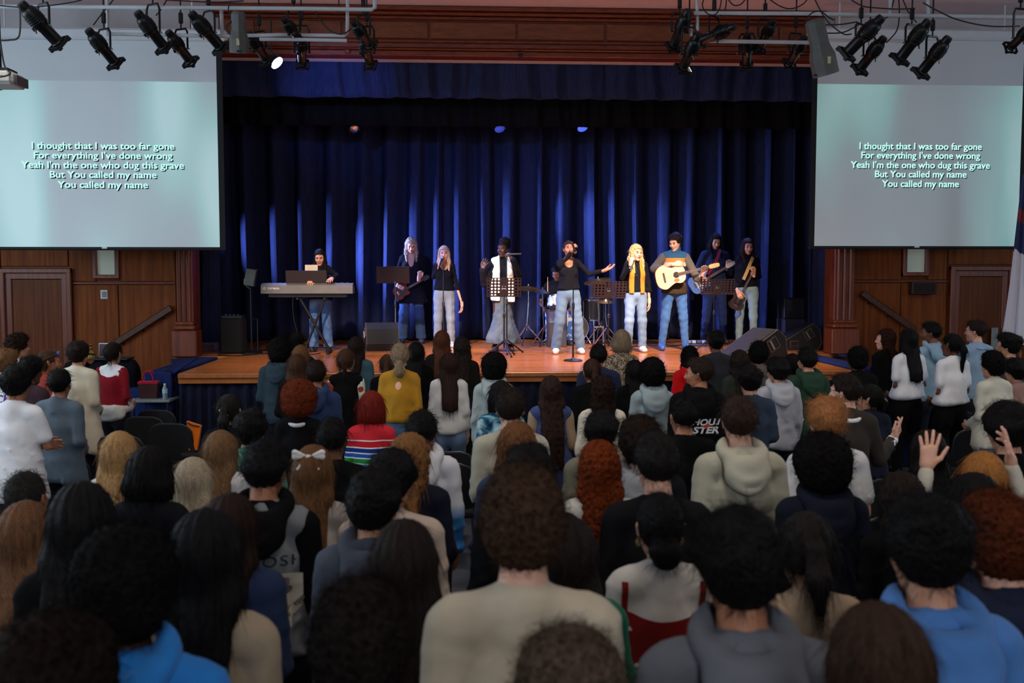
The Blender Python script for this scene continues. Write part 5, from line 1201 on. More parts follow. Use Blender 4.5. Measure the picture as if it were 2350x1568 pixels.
# microphones and stands
def handmic(label, a, b):
    """a: grille end, b: tail end (world)"""
    a, b = Vector(a), Vector(b); t = thing('microphone', label, 'microphone', a); q = (b - a).normalized().to_track_quat('Z', 'Y').to_matrix().to_4x4()
    MB().lathe([(.004, -.03), (.02, -.022), (.026, -.004), (.026, .01), (.021, .024)], 14, q).build('grille', plain('mic_grille', (150, 150, 156), .35, .8, bmp=.5, scale=300), t, True)
    MB().lathe([(.024, .022), (.024, .034), (.018, .05), (.013, .2), (.012, .215), (.004, .22)], 14, q).build('handle', M_BLACKP, t, True)
def hm(pf, label, a, b, da, db): handmic(label, pf.world(*a, da), pf.world(*b, db))
hm(sg2, 'black microphone held sideways by the singer in the white jacket', (1166, 584), (1197, 583), -.17, -.25)
hm(sg3, 'black microphone held up by the singer in cargo jeans', (1320, 578), (1314, 560), -.2, -.33)
hm(sg4, 'black microphone held by the singer in the orange vest', (1454, 594), (1447, 622), -.19, -.25)
hm(sg1, 'microphone with silver grille on the stand of the blonde singer', (1015, 592), (1010, 606), -.2, -.27)
def tripod(t, r, z, n=3, m=None, a0=.5, rad=.011):
    for i in range(n):
        a = a0 + 2 * pi * i / n; MB().tube([(.015 * math.cos(a), .015 * math.sin(a), z), (r * math.cos(a), r * math.sin(a), .015)], rad, 8).build('leg', m or M_BLACK, t)
        MB().lathe([(.014, 0), (.014, .03)], 8, Matrix.Translation((r * math.cos(a), r * math.sin(a), 0))).build('rubber_foot', M_BLACKP, t)
def micstand(label, foot, topy, base='round', clip=True):
    p = deckpt(*foot); zt = on_plane(foot[0], topy, 1, p[1])[2] - STZ; t = thing('microphone_stand', label, 'stand', (p[0], p[1], STZ))
    MB().tube([(0, 0, .02), (0, 0, zt * .55)], .0125, 10).build('lower_tube', M_BLACK, t); MB().tube([(0, 0, zt * .5), (0, 0, zt)], .008, 8).build('upper_tube', M_BLACK, t)
    MB().lathe([(.016, zt * .52), (.019, zt * .53), (.019, zt * .58), (.014, zt * .59)], 10).build('clutch', M_BLACKP, t)
    if base == 'round': MB().lathe([(.13, 0), (.13, .012), (.115, .022), (.03, .032), (.016, .05)], 24).build('base', M_BLACK, t, True)
    else: tripod(t, .28, .2)
    if clip: MB().lathe([(.008, zt), (.014, zt + .01), (.016, zt + .05)], 10).build('clip', M_BLACKP, t)
micstand('straight microphone stand with round base before the cargo jeans singer', (1315, 829), 600)
micstand('microphone stand before the blonde singer in pale jeans', (1018, 806), 612, 'round')
micstand('tripod microphone stand beside the perforated music stand', (1163, 812), 596, 'tripod')
def desk_holes(w_, h_, nx, ny, skip):
    mb = MB(); cw, chh = w_ / nx, h_ / ny; t = .003
    for i in range(nx):
        for j in range(ny):
            cx, cz = -w_ / 2 + (i + .5) * cw, (j + .5) * chh; sq = [(cx + cw / 2 * a, cz + chh / 2 * b) for a, b in ((-1, -1), (0, -1), (1, -1), (1, 0), (1, 1), (0, 1), (-1, 1), (-1, 0))]
            if (i, j) in skip or i in (0, nx - 1) and False:
                mb.add([(x, 0, z) for x, z in sq], [tuple(range(8))]); continue
            r = .33 * min(cw, chh); ci = [(cx + r * math.cos(a), cz + r * math.sin(a)) for a in [(-3 + k) * pi / 4 for k in range(8)]]
            mb.add([(x, 0, z) for x, z in sq + ci], [(k, (k + 1) % 8, 8 + (k + 1) % 8, 8 + k) for k in range(8)])
    return mb
M_STAND = plain('stand_brown_black', (34, 20, 20), .5, .2)
def musicstand(label, foot, x0, x1, y0, y1, holes, tilt=-.25, tri=True, chrome=False, rz=0.0):
    p = deckpt(*foot); sc = project(p)[2]; zc = on_plane(foot[0], (y0 + y1) / 2, 1, p[1])[2] - STZ; w_ = (x1 - x0) / sc; h_ = (y1 - y0) / sc / math.cos(tilt)
    t = thing('music_stand', label, 'music stand', (p[0], p[1], STZ)); xo = ((x0 + x1) / 2 - foot[0]) / sc
    M = Matrix.Translation((xo, -.03, zc)) @ Matrix.Rotation(rz, 4, 'Z') @ Matrix.Rotation(-tilt, 4, 'X') @ Matrix.Translation((0, 0, -h_ / 2))
    if holes:
        mb = desk_holes(w_, h_, 10, 6, {(4, 0), (5, 0), (4, 1), (5, 1), (3, 0)})
        mb.v = [tuple(M @ Vector(v)) for v in mb.v]; o = mb.build('desk', M_STAND, t); md = o.modifiers.new('sheet', 'SOLIDIFY'); md.thickness = .003
    else:
        mb = MB().box((0, 0, h_ / 2), (w_, .006, h_), bev=.002); mb.v = [tuple(M @ Vector(v)) for v in mb.v]; mb.build('desk', M_STAND, t)
        mb = MB().box((0, .0, h_), (w_, .02, .01)); mb.v = [tuple(M @ Vector(v)) for v in mb.v]; mb.build('rim', M_STAND, t)
    mb = MB().box((0, .03, .0), (w_, .06, .006)); mb.v = [tuple(M @ Vector(v)) for v in mb.v]; mb.build('ledge', M_STAND, t)
    MB().tube([(0, 0, .12), (0, 0, zc * .6)], .0125, 10).build('lower_tube', M_CHROME if chrome else M_BLACK, t); MB().tube([(0, 0, zc * .55), (0, 0, zc - .02), (xo, -.01, zc)], .009, 8).build('upper_tube', M_CHROME if chrome else M_BLACK, t)
    MB().lathe([(.017, zc * .56), (.02, zc * .57), (.02, zc * .62), (.014, zc * .63)], 10).build('clutch', M_BLACKP, t)
    MB().box((xo, -.012, zc), (.06, .03, .05), bev=.005).build('tilt_block', M_CHROME, t)
    tripod(t, .25, .22, a0=.9)
musicstand('perforated music stand in front of the singer in the white jacket', (1157, 818), 1117, 1196, 638, 681, True)
musicstand('perforated music stand beside the singer in the orange vest', (1396, 814), 1354, 1436, 646, 685, True, rz=.08)
musicstand('perforated music stand between the acoustic guitarist and the bass player', (1637, 804), 1606, 1682, 641, 676, True, rz=-.1)
musicstand('solid music stand in front of the red guitar', (908, 802), 866, 941, 613, 650, False, chrome=True)

# keyboard
kp = kbd.p; ky = kp[1] - .5
def kw(px, py): return on_plane(px, py, 1, ky)
x0, x1 = kw(598, 660)[0], kw(809, 660)[0]; zt, zb = kw(700, 650)[2], kw(700, 674)[2]
t = thing('keyboard', 'long grey-black stage piano with brand lettering on its back', 'keyboard', ((x0 + x1) / 2, ky, zb)); w_ = x1 - x0; hh = zt - zb
M_KB = plain('keyboard_grey', (84, 80, 78), .5)
MB().add([(-w_ / 2, 0, 0), (w_ / 2, 0, 0), (w_ / 2, .3, 0), (-w_ / 2, .3, 0), (-w_ / 2, .012, hh * .8), (w_ / 2, .012, hh * .8), (w_ / 2, .12, hh), (-w_ / 2, .12, hh), (w_ / 2, .3, hh * .55), (-w_ / 2, .3, hh * .55)],
         [(3, 2, 1, 0), (0, 1, 5, 4), (4, 5, 6, 7), (7, 6, 8, 9), (2, 3, 9, 8), (1, 2, 8, 6, 5), (0, 4, 7, 9, 3)]).build('case', M_KB, t)
MB().box((0, .16, -.03), (w_ * .86, .2, .06), bev=.01).build('underside', M_BLACKP, t)
MB().box((0, .21, hh * .8), (w_ * .92, .14, .012), rot=Matrix.Rotation(-.35, 3, 'X')).build('white_keys', plain('key_white', (220, 218, 210), .3), t)
bk = MB()
for i in range(52):
    if i % 7 not in (2, 6): bk.box((-w_ * .46 + (i + 1) * w_ * .92 / 52, .19, hh * .8 + .018), (.009, .085, .014), rot=Matrix.Rotation(-.35, 3, 'X'))
tag(bk.build('black_keys', M_BLACKP, t), kind='stuff')
sc = project(kw(635, 661))[2]; vs, fs = text_mesh('YAMAHA', 1, .02, 'LEFT'); A = np.array(vs); kx = 28 / sc / np.ptp(A[:, 0]); xl = kw(613, 661)[0] - (x0 + x1) / 2
M_LOGO = plain('logo_silver', (196, 192, 184), .5)
MB().add([((v[0] - A[:, 0].min()) * kx + xl, .0 - .004 + .012 * (.4), (v[1]) * kx * 1.0 + hh * .48) for v in vs], fs).build('brand_lettering', M_LOGO, t)
em = MB().lathe([(.022, 0), (.022, .003), (.018, .003), (.018, 0)], 18, Matrix.Translation((xl - .04, .0, hh * .48)) @ Matrix.Rotation(pi / 2, 4, 'X'), caps=False)
for a in (pi / 2, pi / 2 + 2.094, pi / 2 + 4.189): em.box((xl - .04 + .011 * math.cos(a), -.001, hh * .48 + .011 * math.sin(a)), (.005, .003, .022), rot=Matrix.Rotation(-(a - pi / 2), 3, 'Y'))
em.build('brand_emblem', M_LOGO, t)
ra, rb = kw(653, 650)[0] - (x0 + x1) / 2, kw(748, 650)[0] - (x0 + x1) / 2; hr = kw(700, 621)[2] - zt
MB().box(((ra + rb) / 2, .1, hh + hr / 2 - .005), (rb - ra, .012, hr + .01), rot=Matrix.Rotation(.12, 3, 'X'), bev=.004).build('music_rest', M_STAND, t)
lp = kw(711, 616); t2 = thing('tablet', 'pale tablet leaning on the keyboard music rest', 'tablet', (lp[0], ky + .135, zt + .01)); MB().box((0, .012, (hr + .08) / 2), (.19, .012, hr + .07), rot=Matrix.Rotation(-.1, 3, 'X'), bev=.004).build('shell', plain('tablet_tan', (176, 160, 140), .5), t2)
MB().box((0, .02, (hr + .08) / 2), (.17, .004, hr + .05), rot=Matrix.Rotation(-.1, 3, 'X')).build('display', plain('tablet_glass', (60, 64, 70), .2), t2)
t = thing('keyboard_stand', 'black folding X-shaped stand under the keyboard', 'stand', (kp[0], ky + .12, STZ))
def ks(px, py): q = kw(px, py); return (q[0] - kp[0], 0, q[2] - STZ)
MB().tube([ks(683, 681), ks(754, 806)], .022, 10).build('brace', M_BLACK, t); a, b = ks(745, 681), ks(697, 786); MB().tube([(a[0], .05, a[2]), (b[0] - .02, .05, .03)], .018, 10).build('brace', M_BLACK, t)
MB().tube([(ks(683, 681)[0], -.16, zb - STZ - .075), (ks(683, 681)[0], .2, zb - STZ - .075)], .016, 8).build('top_arm', M_BLACK, t); MB().tube([(a[0], -.16, zb - STZ - .075), (a[0], .2, zb - STZ - .075)], .016, 8).build('top_arm', M_BLACK, t)
for xx in (ks(754, 806)[0], b[0] - .02): MB().tube([(xx, -.2, .02), (xx, .25, .02)], .018, 8).build('foot_bar', M_BLACK, t); MB().lathe([(.025, 0), (.025, .05)], 10, Matrix.Translation((xx, -.2, 0))).build('rubber_foot', M_BLACKP, t)
MB().lathe([(.04, -.03), (.04, .03)], 14, Matrix.Translation((ks(716, 738)[0], .02, ks(716, 738)[2])) @ Matrix.Rotation(pi / 2, 4, 'X')).build('pivot', M_BLACKP, t)

# loudspeakers and monitors
M_CAB = plain('cabinet_black', (17, 16, 16), .8, bmp=.3, scale=220); M_GRILL = plain('grille_black', (20, 20, 22), .6, .3, bmp=.6, scale=320)
def wedge(label, c, w_, rz, scale=1.0, flip=1):
    p = deckpt(*c); t = thing('floor_monitor', label, 'speaker', (p[0], p[1], STZ), rz)
    prof = [(-.36, 0), (.3, 0), (.36, .12), (.32, .36), (.2, .46), (-.38, .1)]; prof = [(flip * x * scale, z * scale) for x, z in prof]
    if flip < 0: prof = prof[::-1]
    D_ = .26 * scale; MB().prism(prof[::-1], -D_, D_).build('cabinet', M_CAB, t)
    for s_ in (-1, 1):
        a = [(x * .985, z * .985 + .003) for x, z in prof]; MB().tube([(x, s_ * D_, z) for x, z in a] + [(a[0][0], s_ * D_, a[0][1])], .008 * scale, 6, False).build('edge_trim', plain('cab_edge', (70, 62, 54), .6), t)
    # handle cup and connector plate on the side facing the hall
    ang = math.atan2(.36, .58) * flip; M = Matrix.Translation((flip * .13 * scale, -D_ - .004, .27 * scale)) @ Matrix.Rotation(-ang, 4, 'Y')
    def put(mb, nm, m): mb.v = [tuple(M @ Vector(v)) for v in mb.v]; mb.build(nm, m, t)
    f = MB(); s_ = scale
    for dx, dz, wx_, wz_ in ((-.075, 0, .014, .15), (.075, 0, .014, .15), (0, .075, .164, .014), (0, -.075, .164, .014)): f.box((dx * s_, 0, dz * s_), (wx_ * s_, .014, wz_ * s_))
    put(f, 'handle_frame', plain('cab_edge', (70, 62, 54), .6)); put(MB().box((0, .004, 0), (.14 * s_, .006, .14 * s_)), 'handle_cup', plain('cup_black', (8, 8, 9), .6)); put(MB().tube([(-.02 * s_, -.006, -.06 * s_), (-.02 * s_, -.006, .06 * s_)], .012 * s_, 8), 'handle_bar', plain('bar_grey', (150, 146, 140), .4, .5))
    M = Matrix.Translation((-flip * .12 * scale, -D_ - .004, .1 * scale)); put(MB().box((0, 0, 0), (.15 * s_, .012, .13 * s_), bev=.003), 'connector_plate', plain('cab_edge', (70, 62, 54), .6)); put(MB().box((0, -.006, 0), (.12 * s_, .008, .1 * s_)), 'connector_recess', plain('cup_black', (8, 8, 9), .6))
    for dx in (-.02, .03): put(MB().lathe([(.011 * s_, 0), (.011 * s_, .012)], 10, Matrix.Translation((dx * s_, -.01, -.02 * s_)) @ Matrix.Rotation(pi / 2, 4, 'X')), 'socket', M_CHROME)
    # sloped grille
    e0, e1 = np.array([prof[5][0], prof[5][1]]) if flip > 0 else np.array(prof[0]), None
    a_, b_ = (np.array((flip * -.38 * scale, .1 * scale)), np.array((flip * .2 * scale, .46 * scale))); mid = (a_ + b_) / 2; L = np.linalg.norm(b_ - a_); nrm = np.array([-(b_ - a_)[1], (b_ - a_)[0]]) / L * flip
    MB().box((mid[0] + nrm[0] * .006, 0, mid[1] + nrm[1] * .006), (L * .92, D_ * 1.86, .014), rot=Matrix.Rotation(-math.atan2((b_ - a_)[1], (b_ - a_)[0]), 3, 'Y'), bev=.004).build('grille', M_GRILL, t)
    return t
wedge('large black wedge monitor turned three-quarters at the stage edge', (1726, 836), 1, .32, 1.02)
wedge('black wedge monitor side-on with lit connector plate by the amplifier', (1826, 802), 1, .02, .92)
wedge('black wedge monitor on the stage floor under the red guitar', (872, 803), 1, -1.35, .95)
sp_ = deckpt(531, 812); t = thing('loudspeaker', 'tall black loudspeaker cabinet standing by the leg curtain', 'speaker', (sp_[0], sp_[1], STZ)); sc = project(sp_)[2]
w_, h_ = 50 / sc, 80 / sc; MB().box((0, .17, h_ / 2), (w_, .34, h_), bev=.012).build('cabinet', M_CAB, t); MB().box((0, -.006, h_ / 2), (w_ * .92, .014, h_ * .95), bev=.004).build('grille', M_GRILL, t)
t = thing('mixer', 'flat dark mixer box lying on the tall loudspeaker', 'mixer', (sp_[0], sp_[1] + .17, STZ + h_)); MB().box((0, 0, .025), (w_ * .95, .25, .05), bev=.008).build('case', M_BLACKP, t)
for i in range(4): MB().lathe([(.01, .05), (.008, .065)], 8, Matrix.Translation((-.1 + .06 * i, -.05, 0))).build('knob', M_CHROME, t)
sp2 = deckpt(578, 812); t = thing('speaker_stand', 'thin pole stand with heavy round base by the loudspeaker', 'stand', (sp2[0], sp2[1], STZ)); zt2 = on_plane(572, 660, 1, sp2[1])[2] - STZ
MB().lathe([(.16, 0), (.16, .02), (.14, .035), (.03, .05)], 24).build('base', M_BLACK, t, True); MB().tube([(0, 0, .03), (0, 0, zt2)], .012, 8).build('pole', M_BLACK, t); MB().tube([(.09, 0, .03), (.09, 0, .52), (.02, 0, .52)], .008, 6).build('side_arm', M_BLACK, t)
hb = on_plane(575, 637, 1, sp2[1]); t = thing('stage_light', 'small grey box light tilted on top of the pole stand', 'light', hb)
MB().box((0, 0, 0), (.15, .12, .25), rot=Matrix.Rotation(.18, 3, 'Y'), bev=.008).build('housing', plain('grey_green_box', (92, 104, 100), .6), t); MB().tube([(-.085, 0, -.02), (-.1, 0, -.1), (-.02, 0, -.16)], .008, 6).build('yoke', M_CHROME, t); MB().box((.075, 0, .01), (.02, .11, .23), rot=Matrix.Rotation(.18, 3, 'Y')).build('lens', M_BLACKP, t)
pb = deckpt(478, 803); t = thing('amplifier_box', 'low purple-lit box on the stage beside the pilaster', 'box', (pb[0], pb[1], STZ)); MB().box((0, 0, .06), (.3, .25, .12), bev=.01).build('case', plain('box_purple_lit', (120, 90, 110), .6), t); MB().box((.02, -.127, .06), (.2, .006, .07)).build('panel', plain('box_panel', (90, 70, 90), .5), t)  # the purple stage light is put into the box colours
am = deckpt(1823, 792); sc = project(am)[2]; t = thing('guitar_amplifier', 'dark guitar amplifier stack behind the wedge monitors', 'amplifier', (am[0], am[1], STZ)); w_ = 50 / sc; h1 = 60 / sc; h2 = 48 / sc
MB().box((0, .2, h1 / 2), (w_, .4, h1), bev=.012).build('cabinet', plain('amp_blue_black', (36, 36, 52), .7, bmp=.3, scale=150), t); MB().box((0, -.004, h1 / 2), (w_ * .9, .012, h1 * .9), bev=.004).build('grille_cloth', plain('amp_cloth', (44, 44, 62), .8, bmp=.5, scale=260), t)
MB().box((0, .2, h1 + h2 / 2), (w_ * .98, .36, h2), bev=.012).build('head', plain('amp_head', (20, 20, 24), .5), t)
for i in range(5): MB().lathe([(.012, 0), (.01, .016)], 8, Matrix.Translation((-.1 + .05 * i, .02, h1 + h2 * .25)) @ Matrix.Rotation(pi / 2, 4, 'X')).build('knob', M_CHROME, t)
for i in range(5): MB().box((-.13 + .02 * i, .018, h1 + h2 * .65), (.006, .006, h2 * .5)).build('vent', plain('vent_grey', (60, 62, 80), .5), t)
pd = deckpt(1602, 795); t = thing('pedalboard', 'pedalboard with small effect pedals at the guitarist feet', 'pedalboard', (pd[0], pd[1], STZ)); MB().box((0, 0, .03), (.42, .22, .05), rot=Matrix.Rotation(.12, 3, 'X'), bev=.006).build('frame', plain('board_violet', (56, 56, 84), .5, .4), t)
for i, c in enumerate(((120, 140, 170), (190, 196, 206), (80, 90, 120), (170, 180, 200), (90, 110, 150))):
    MB().box((-.16 + .08 * i, -.01, .075), (.065, .11, .045), bev=.006).build('pedal', plain('pedal_%d' % i, c, .35, .5), t)

# drums
M_SHELL = plain('shell_pearl', (170, 184, 206), .3); M_CYM = plain('cymbal_bronze', (180, 130, 60), .28, .9); M_HEADW = plain('drum_head', (210, 212, 216), .5)
def drum(name, label, px, py, y, r, d, ax='z', tilt=0.0, shell=M_SHELL, legs=True):
    p = on_plane(px, py, 1, y); t = thing(name, label, 'drum', (p[0], y, STZ)); zc = p[2] - STZ; M = Matrix.Translation((0, 0, zc)) @ Matrix.Rotation(tilt, 4, 'X') @ (Matrix.Rotation(pi / 2, 4, 'X') if ax == 'y' else Matrix.Identity(4))
    MB().lathe([(r, -d / 2), (r, d / 2)], 28, M, caps=False).build('shell', shell, t, True)
    for s_ in (-1, 1):
        MB().lathe([(r * .99, s_ * d / 2), (.001, s_ * d / 2)], 28, M, caps=False).build('drum_head', M_HEADW if ax == 'z' else M_BLACKP, t)
        MB().lathe([(r * 1.03, s_ * d / 2 - .012), (r * 1.03, s_ * d / 2 + .012), (r * .97, s_ * d / 2 + .012)], 28, M, caps=False).build('hoop', M_CHROME, t, True)
    for i in range(6):
        a = 2 * pi * i / 6; mb = MB().tube([(r * 1.03 * math.cos(a), r * 1.03 * math.sin(a), -d * .45), (r * 1.03 * math.cos(a), r * 1.03 * math.sin(a), d * .45)], .006, 6); mb.v = [tuple(M @ Vector(v)) for v in mb.v]; mb.build('tension_rod', M_CHROME, t)
    if legs:
        for i in range(3):
            a = .4 + 2 * pi * i / 3; rr = r * .9
            if ax == 'z': MB().tube([(rr * math.cos(a), rr * math.sin(a), zc - d * .3), (rr * 1.25 * math.cos(a), rr * 1.25 * math.sin(a), .012)], .01, 8).build('leg', M_CHROME, t)
    if ax == 'y':
        for s_ in (-1, 1): MB().tube([(s_ * r * .8, -.1, zc - r * .55), (s_ * r * 1.15, -.2, .012)], .011, 8).build('spur', M_CHROME, t)
    return t
M_SHB = plain('shell_black', (20, 20, 26), .3)
drum('bass_drum', 'bass drum on its side behind the cargo jeans singer', 1318, 752, 16.9, .22, .36, 'y', shell=M_SHB)
drum('snare_drum', 'pale pearl drum between the drummer and the cargo jeans singer', 1278, 694, 16.35, .15, .16, tilt=-.35)
drum('floor_tom', 'pale floor tom at the side of the drum kit', 1362, 712, 17.1, .17, .34, shell=M_SHB)
bx = on_plane(1279, 800, 2, STZ); bp = deckpt(1279, 797); sc = project(bp)[2]
t = thing('drum_box', 'tall dark wooden box beside the drum kit', 'box', (bp[0], bp[1], STZ)); MB().box((0, .15, 42 / sc), (44 / sc, .3, 84 / sc), bev=.01).build('box_body', plain('box_dark', (40, 36, 46), .6), t); MB().box((0, -.004, 68 / sc), (38 / sc, .01, 26 / sc), bev=.003).build('front_panel', plain('box_slate', (70, 74, 110), .6), t)
def cymbal(label, px, py, y, r, tilt, foot, dark=False):
    p = on_plane(px, py, 1, y); t = thing('cymbal_stand', label, 'cymbal', (p[0], y, STZ)); z = p[2] - STZ; M = Matrix.Translation((0, 0, z)) @ Matrix.Rotation(tilt, 4, 'Y') @ Matrix.Rotation(.18, 4, 'X')
    MB().lathe([(.004, .03), (.03, .024), (.05, .008), (r * .6, -.004), (r, -.02), (r, -.022), (r * .6, -.007), (.05, .004)], 28, M, caps=False).build('cymbal', M_CYM if not dark else plain('pad_black', (28, 28, 34), .6), t, True)
    MB().tube([(0, 0, z + .06), (0, 0, z - .25), (.03 * foot, 0, .25)], .009, 8).build('stand_tube', M_CHROME, t); MB().lathe([(.014, .3), (.018, .31), (.018, .36)], 8, Matrix.Translation((.03 * foot, 0, 0))).build('clutch', M_CHROME, t)
    for i in range(3):
        a = .2 + 2 * pi * i / 3; MB().tube([(.03 * foot, 0, .34), (.03 * foot + .3 * math.cos(a), .3 * math.sin(a), .012)], .011, 8).build('leg', M_CHROME, t)
    MB().lathe([(.012, z + .03), (.012, z + .055)], 8).build('wing_nut', M_CHROME, t)
cymbal('bronze cymbal on chrome tripod stand beside the flared skirt', 1213, 660, 16.4, .2, .06, -1)
cymbal('dark practice cymbal in front of the drummer', 1245, 668, 16.15, .12, .05, 1, True)
cymbal('large crash cymbal tilted behind the outstretched arm', 1372, 643, 16.6, .24, -.2, 1)
cymbal('low hi-hat cymbal with chrome pedal stand by the second perforated music stand', 1390, 690, 16.0, .15, .0, 1)
t = thing('drum_pedal', 'chrome bass drum pedal on the stage floor by the drum kit', 'pedal', (*deckpt(1376, 793)[:2], STZ)); MB().box((0, 0, .02), (.14, .3, .02), rot=Matrix.Rotation(.1, 3, 'X'), bev=.004).build('footboard', M_CHROME, t)
for s_ in (-1, 1): MB().tube([(s_ * .08, .12, .01), (s_ * .08, .12, .32)], .012, 8).build('post', M_CHROME, t)
MB().tube([(-.08, .12, .3), (.08, .12, .3)], .01, 8).build('axle', M_CHROME, t); MB().tube([(0, .12, .3), (0, .2, .45)], .006, 6).build('beater', M_CHROME, t)
t = thing('drum_throne', 'round black stool under the drummer', 'stool', (float(dp[0]), 17.05, STZ)); MB().lathe([(.16, .36), (.17, .38), (.17, .43), (.12, .45)], 20).build('seat', M_BLACKP, t, True); MB().tube([(0, 0, .1), (0, 0, .37)], .02, 8).build('post', M_CHROME, t); tripod(t, .25, .25, m=M_CHROME)
a = on_plane(1257, 636, 1, 16.4); b = on_plane(1257, 672, 1, 16.4); t = tag(MB().tube([a, b], [.004, .008], 8).build('drumstick', M_MAPLE), 'upright wooden drumstick in the drummer hand', 'drumstick')
# cables on the deck
def cable(label, pts, r=.008, m=None):
    P = []; pts = [Vector(p) for p in pts]; n = len(pts)
    for i in range(n - 1):
        p0, p1, p2, p3 = pts[max(i - 1, 0)], pts[i], pts[i + 1], pts[min(i + 2, n - 1)]
        for tt in np.linspace(0, 1, 7, endpoint=False): P.append(.5 * ((2 * p1) + (-p0 + p2) * tt + (2 * p0 - 5 * p1 + 4 * p2 - p3) * tt * tt + (-p0 + 3 * p1 - 3 * p2 + p3) * tt ** 3))
    P.append(pts[-1]); return tag(MB().tube(P, r, 6).build('cable', m or M_BLACKP), label, 'cable')
def dcable(label, px): return cable(label, [tuple(deckpt(*q)[:2]) + (STZ + .009,) for q in px])
dcable('black cable running along the deck from the loudspeaker', [(500, 816), (545, 818), (580, 815), (640, 812), (700, 815), (735, 813)])
dcable('black cable looping by the pole stand base', [(600, 806), (640, 800), (680, 803), (720, 798), (780, 800)])
dcable('black cable crossing the deck from the pedalboard', [(1575, 792), (1530, 796), (1480, 794), (1430, 800), (1400, 806)])
dcable('black cable behind the wedge monitors', [(1780, 790), (1800, 784), (1850, 790), (1890, 800), (1912, 806)])
cable('thin cable dangling from the keyboard to the deck', [kw(676, 678), kw(672, 690), kw(674, 730), kw(682, 762), kw(690, 790)], .004)
cable('purple-lit cable hanging from the red guitar', [gt1.world(888, 672, -.3), gt1.world(884, 700, -.3), gt1.world(884, 740, -.3), gt1.world(882, 790, -.3)], .006)
# ------------------------------------------------------------------ lighting rig over the hall
DL = 10.6; DR = 10.9
def L_(px, py, d=None): return at_depth(px, py, d or (DL if px < 1175 else DR))
M_PIPE = plain('pipe_white', (196, 204, 208), .45, var=.04); M_FIX = plain('fixture_black', (16, 17, 18), .38, .25, var=.3); M_FIXG = plain('fixture_grey', (96, 96, 92), .6, .2); M_CORD = plain('cord_black', (14, 14, 16), .6)
M_ORNG = plain('handle_tan', (150, 110, 76), .6)
def pipe(label, pts, d, r=.022):
    P = [at_depth(x, y, d) for x, y in pts]; return tag(MB().tube(P, r, 10).build('pipe', M_PIPE, smooth=True), label, 'pipe')
pipe('long upper white pipe over the screen beside the projector', [(-160, 14), (330, 17), (700, 20), (852, 22), (860, 18), (861, -14)], DL)
pipe('lower white pipe rail with elbow hung under the upper rail', [(246, 78), (508, 83), (640, 80), (790, 82), (797, 76), (798, -14)], DL + .25, .02)
pipe('second lower white pipe in front of the wooden beam', [(596, 90), (700, 91), (796, 93)], DL + .2, .02)
pipe('white drop pipe over the projection screen with the lyrics', [(246, -20), (247, 80)], DL + .25, .018)
pipe('thin white drop pipe beside the grey can light', [(508, 20), (510, 84)], DL + .25, .02)
pipe('long upper white pipe over the screen beside the flag', [(1592, 30), (1840, 31), (2100, 36), (2420, 40)], DR)
pipe('lower white pipe rail under the tangled cables', [(1610, 94), (1740, 96), (1866, 98)], DR + .3, .022)
pipe('short white drop pipe above the tilted spotlight', [(1599, -16), (1601, 70)], DR + .1, .018)
pipe('thicker short white drop pipe beside the tilted spotlight', [(1586, 58), (1586, 82)], DR + .2, .02)
pipe('low white conduit along the wall above the far screen', [(1870, 92), (2080, 95)], DR + 1.6, .02)
pipe('white drop pipe above the paired spotlights', [(2044, -18), (2042, 34)], DR, .018)
pipe('white drop pipe beside the spotlight pair by the flag', [(2128, -18), (2130, 34)], DR, .02)
def frame_to(d, up=(0, 0, 1)):
    d = Vector(d).normalized(); u = Vector(up); s_ = d.cross(u).normalized(); u2 = s_.cross(d); return Matrix((d, s_, u2)).transposed().to_4x4()
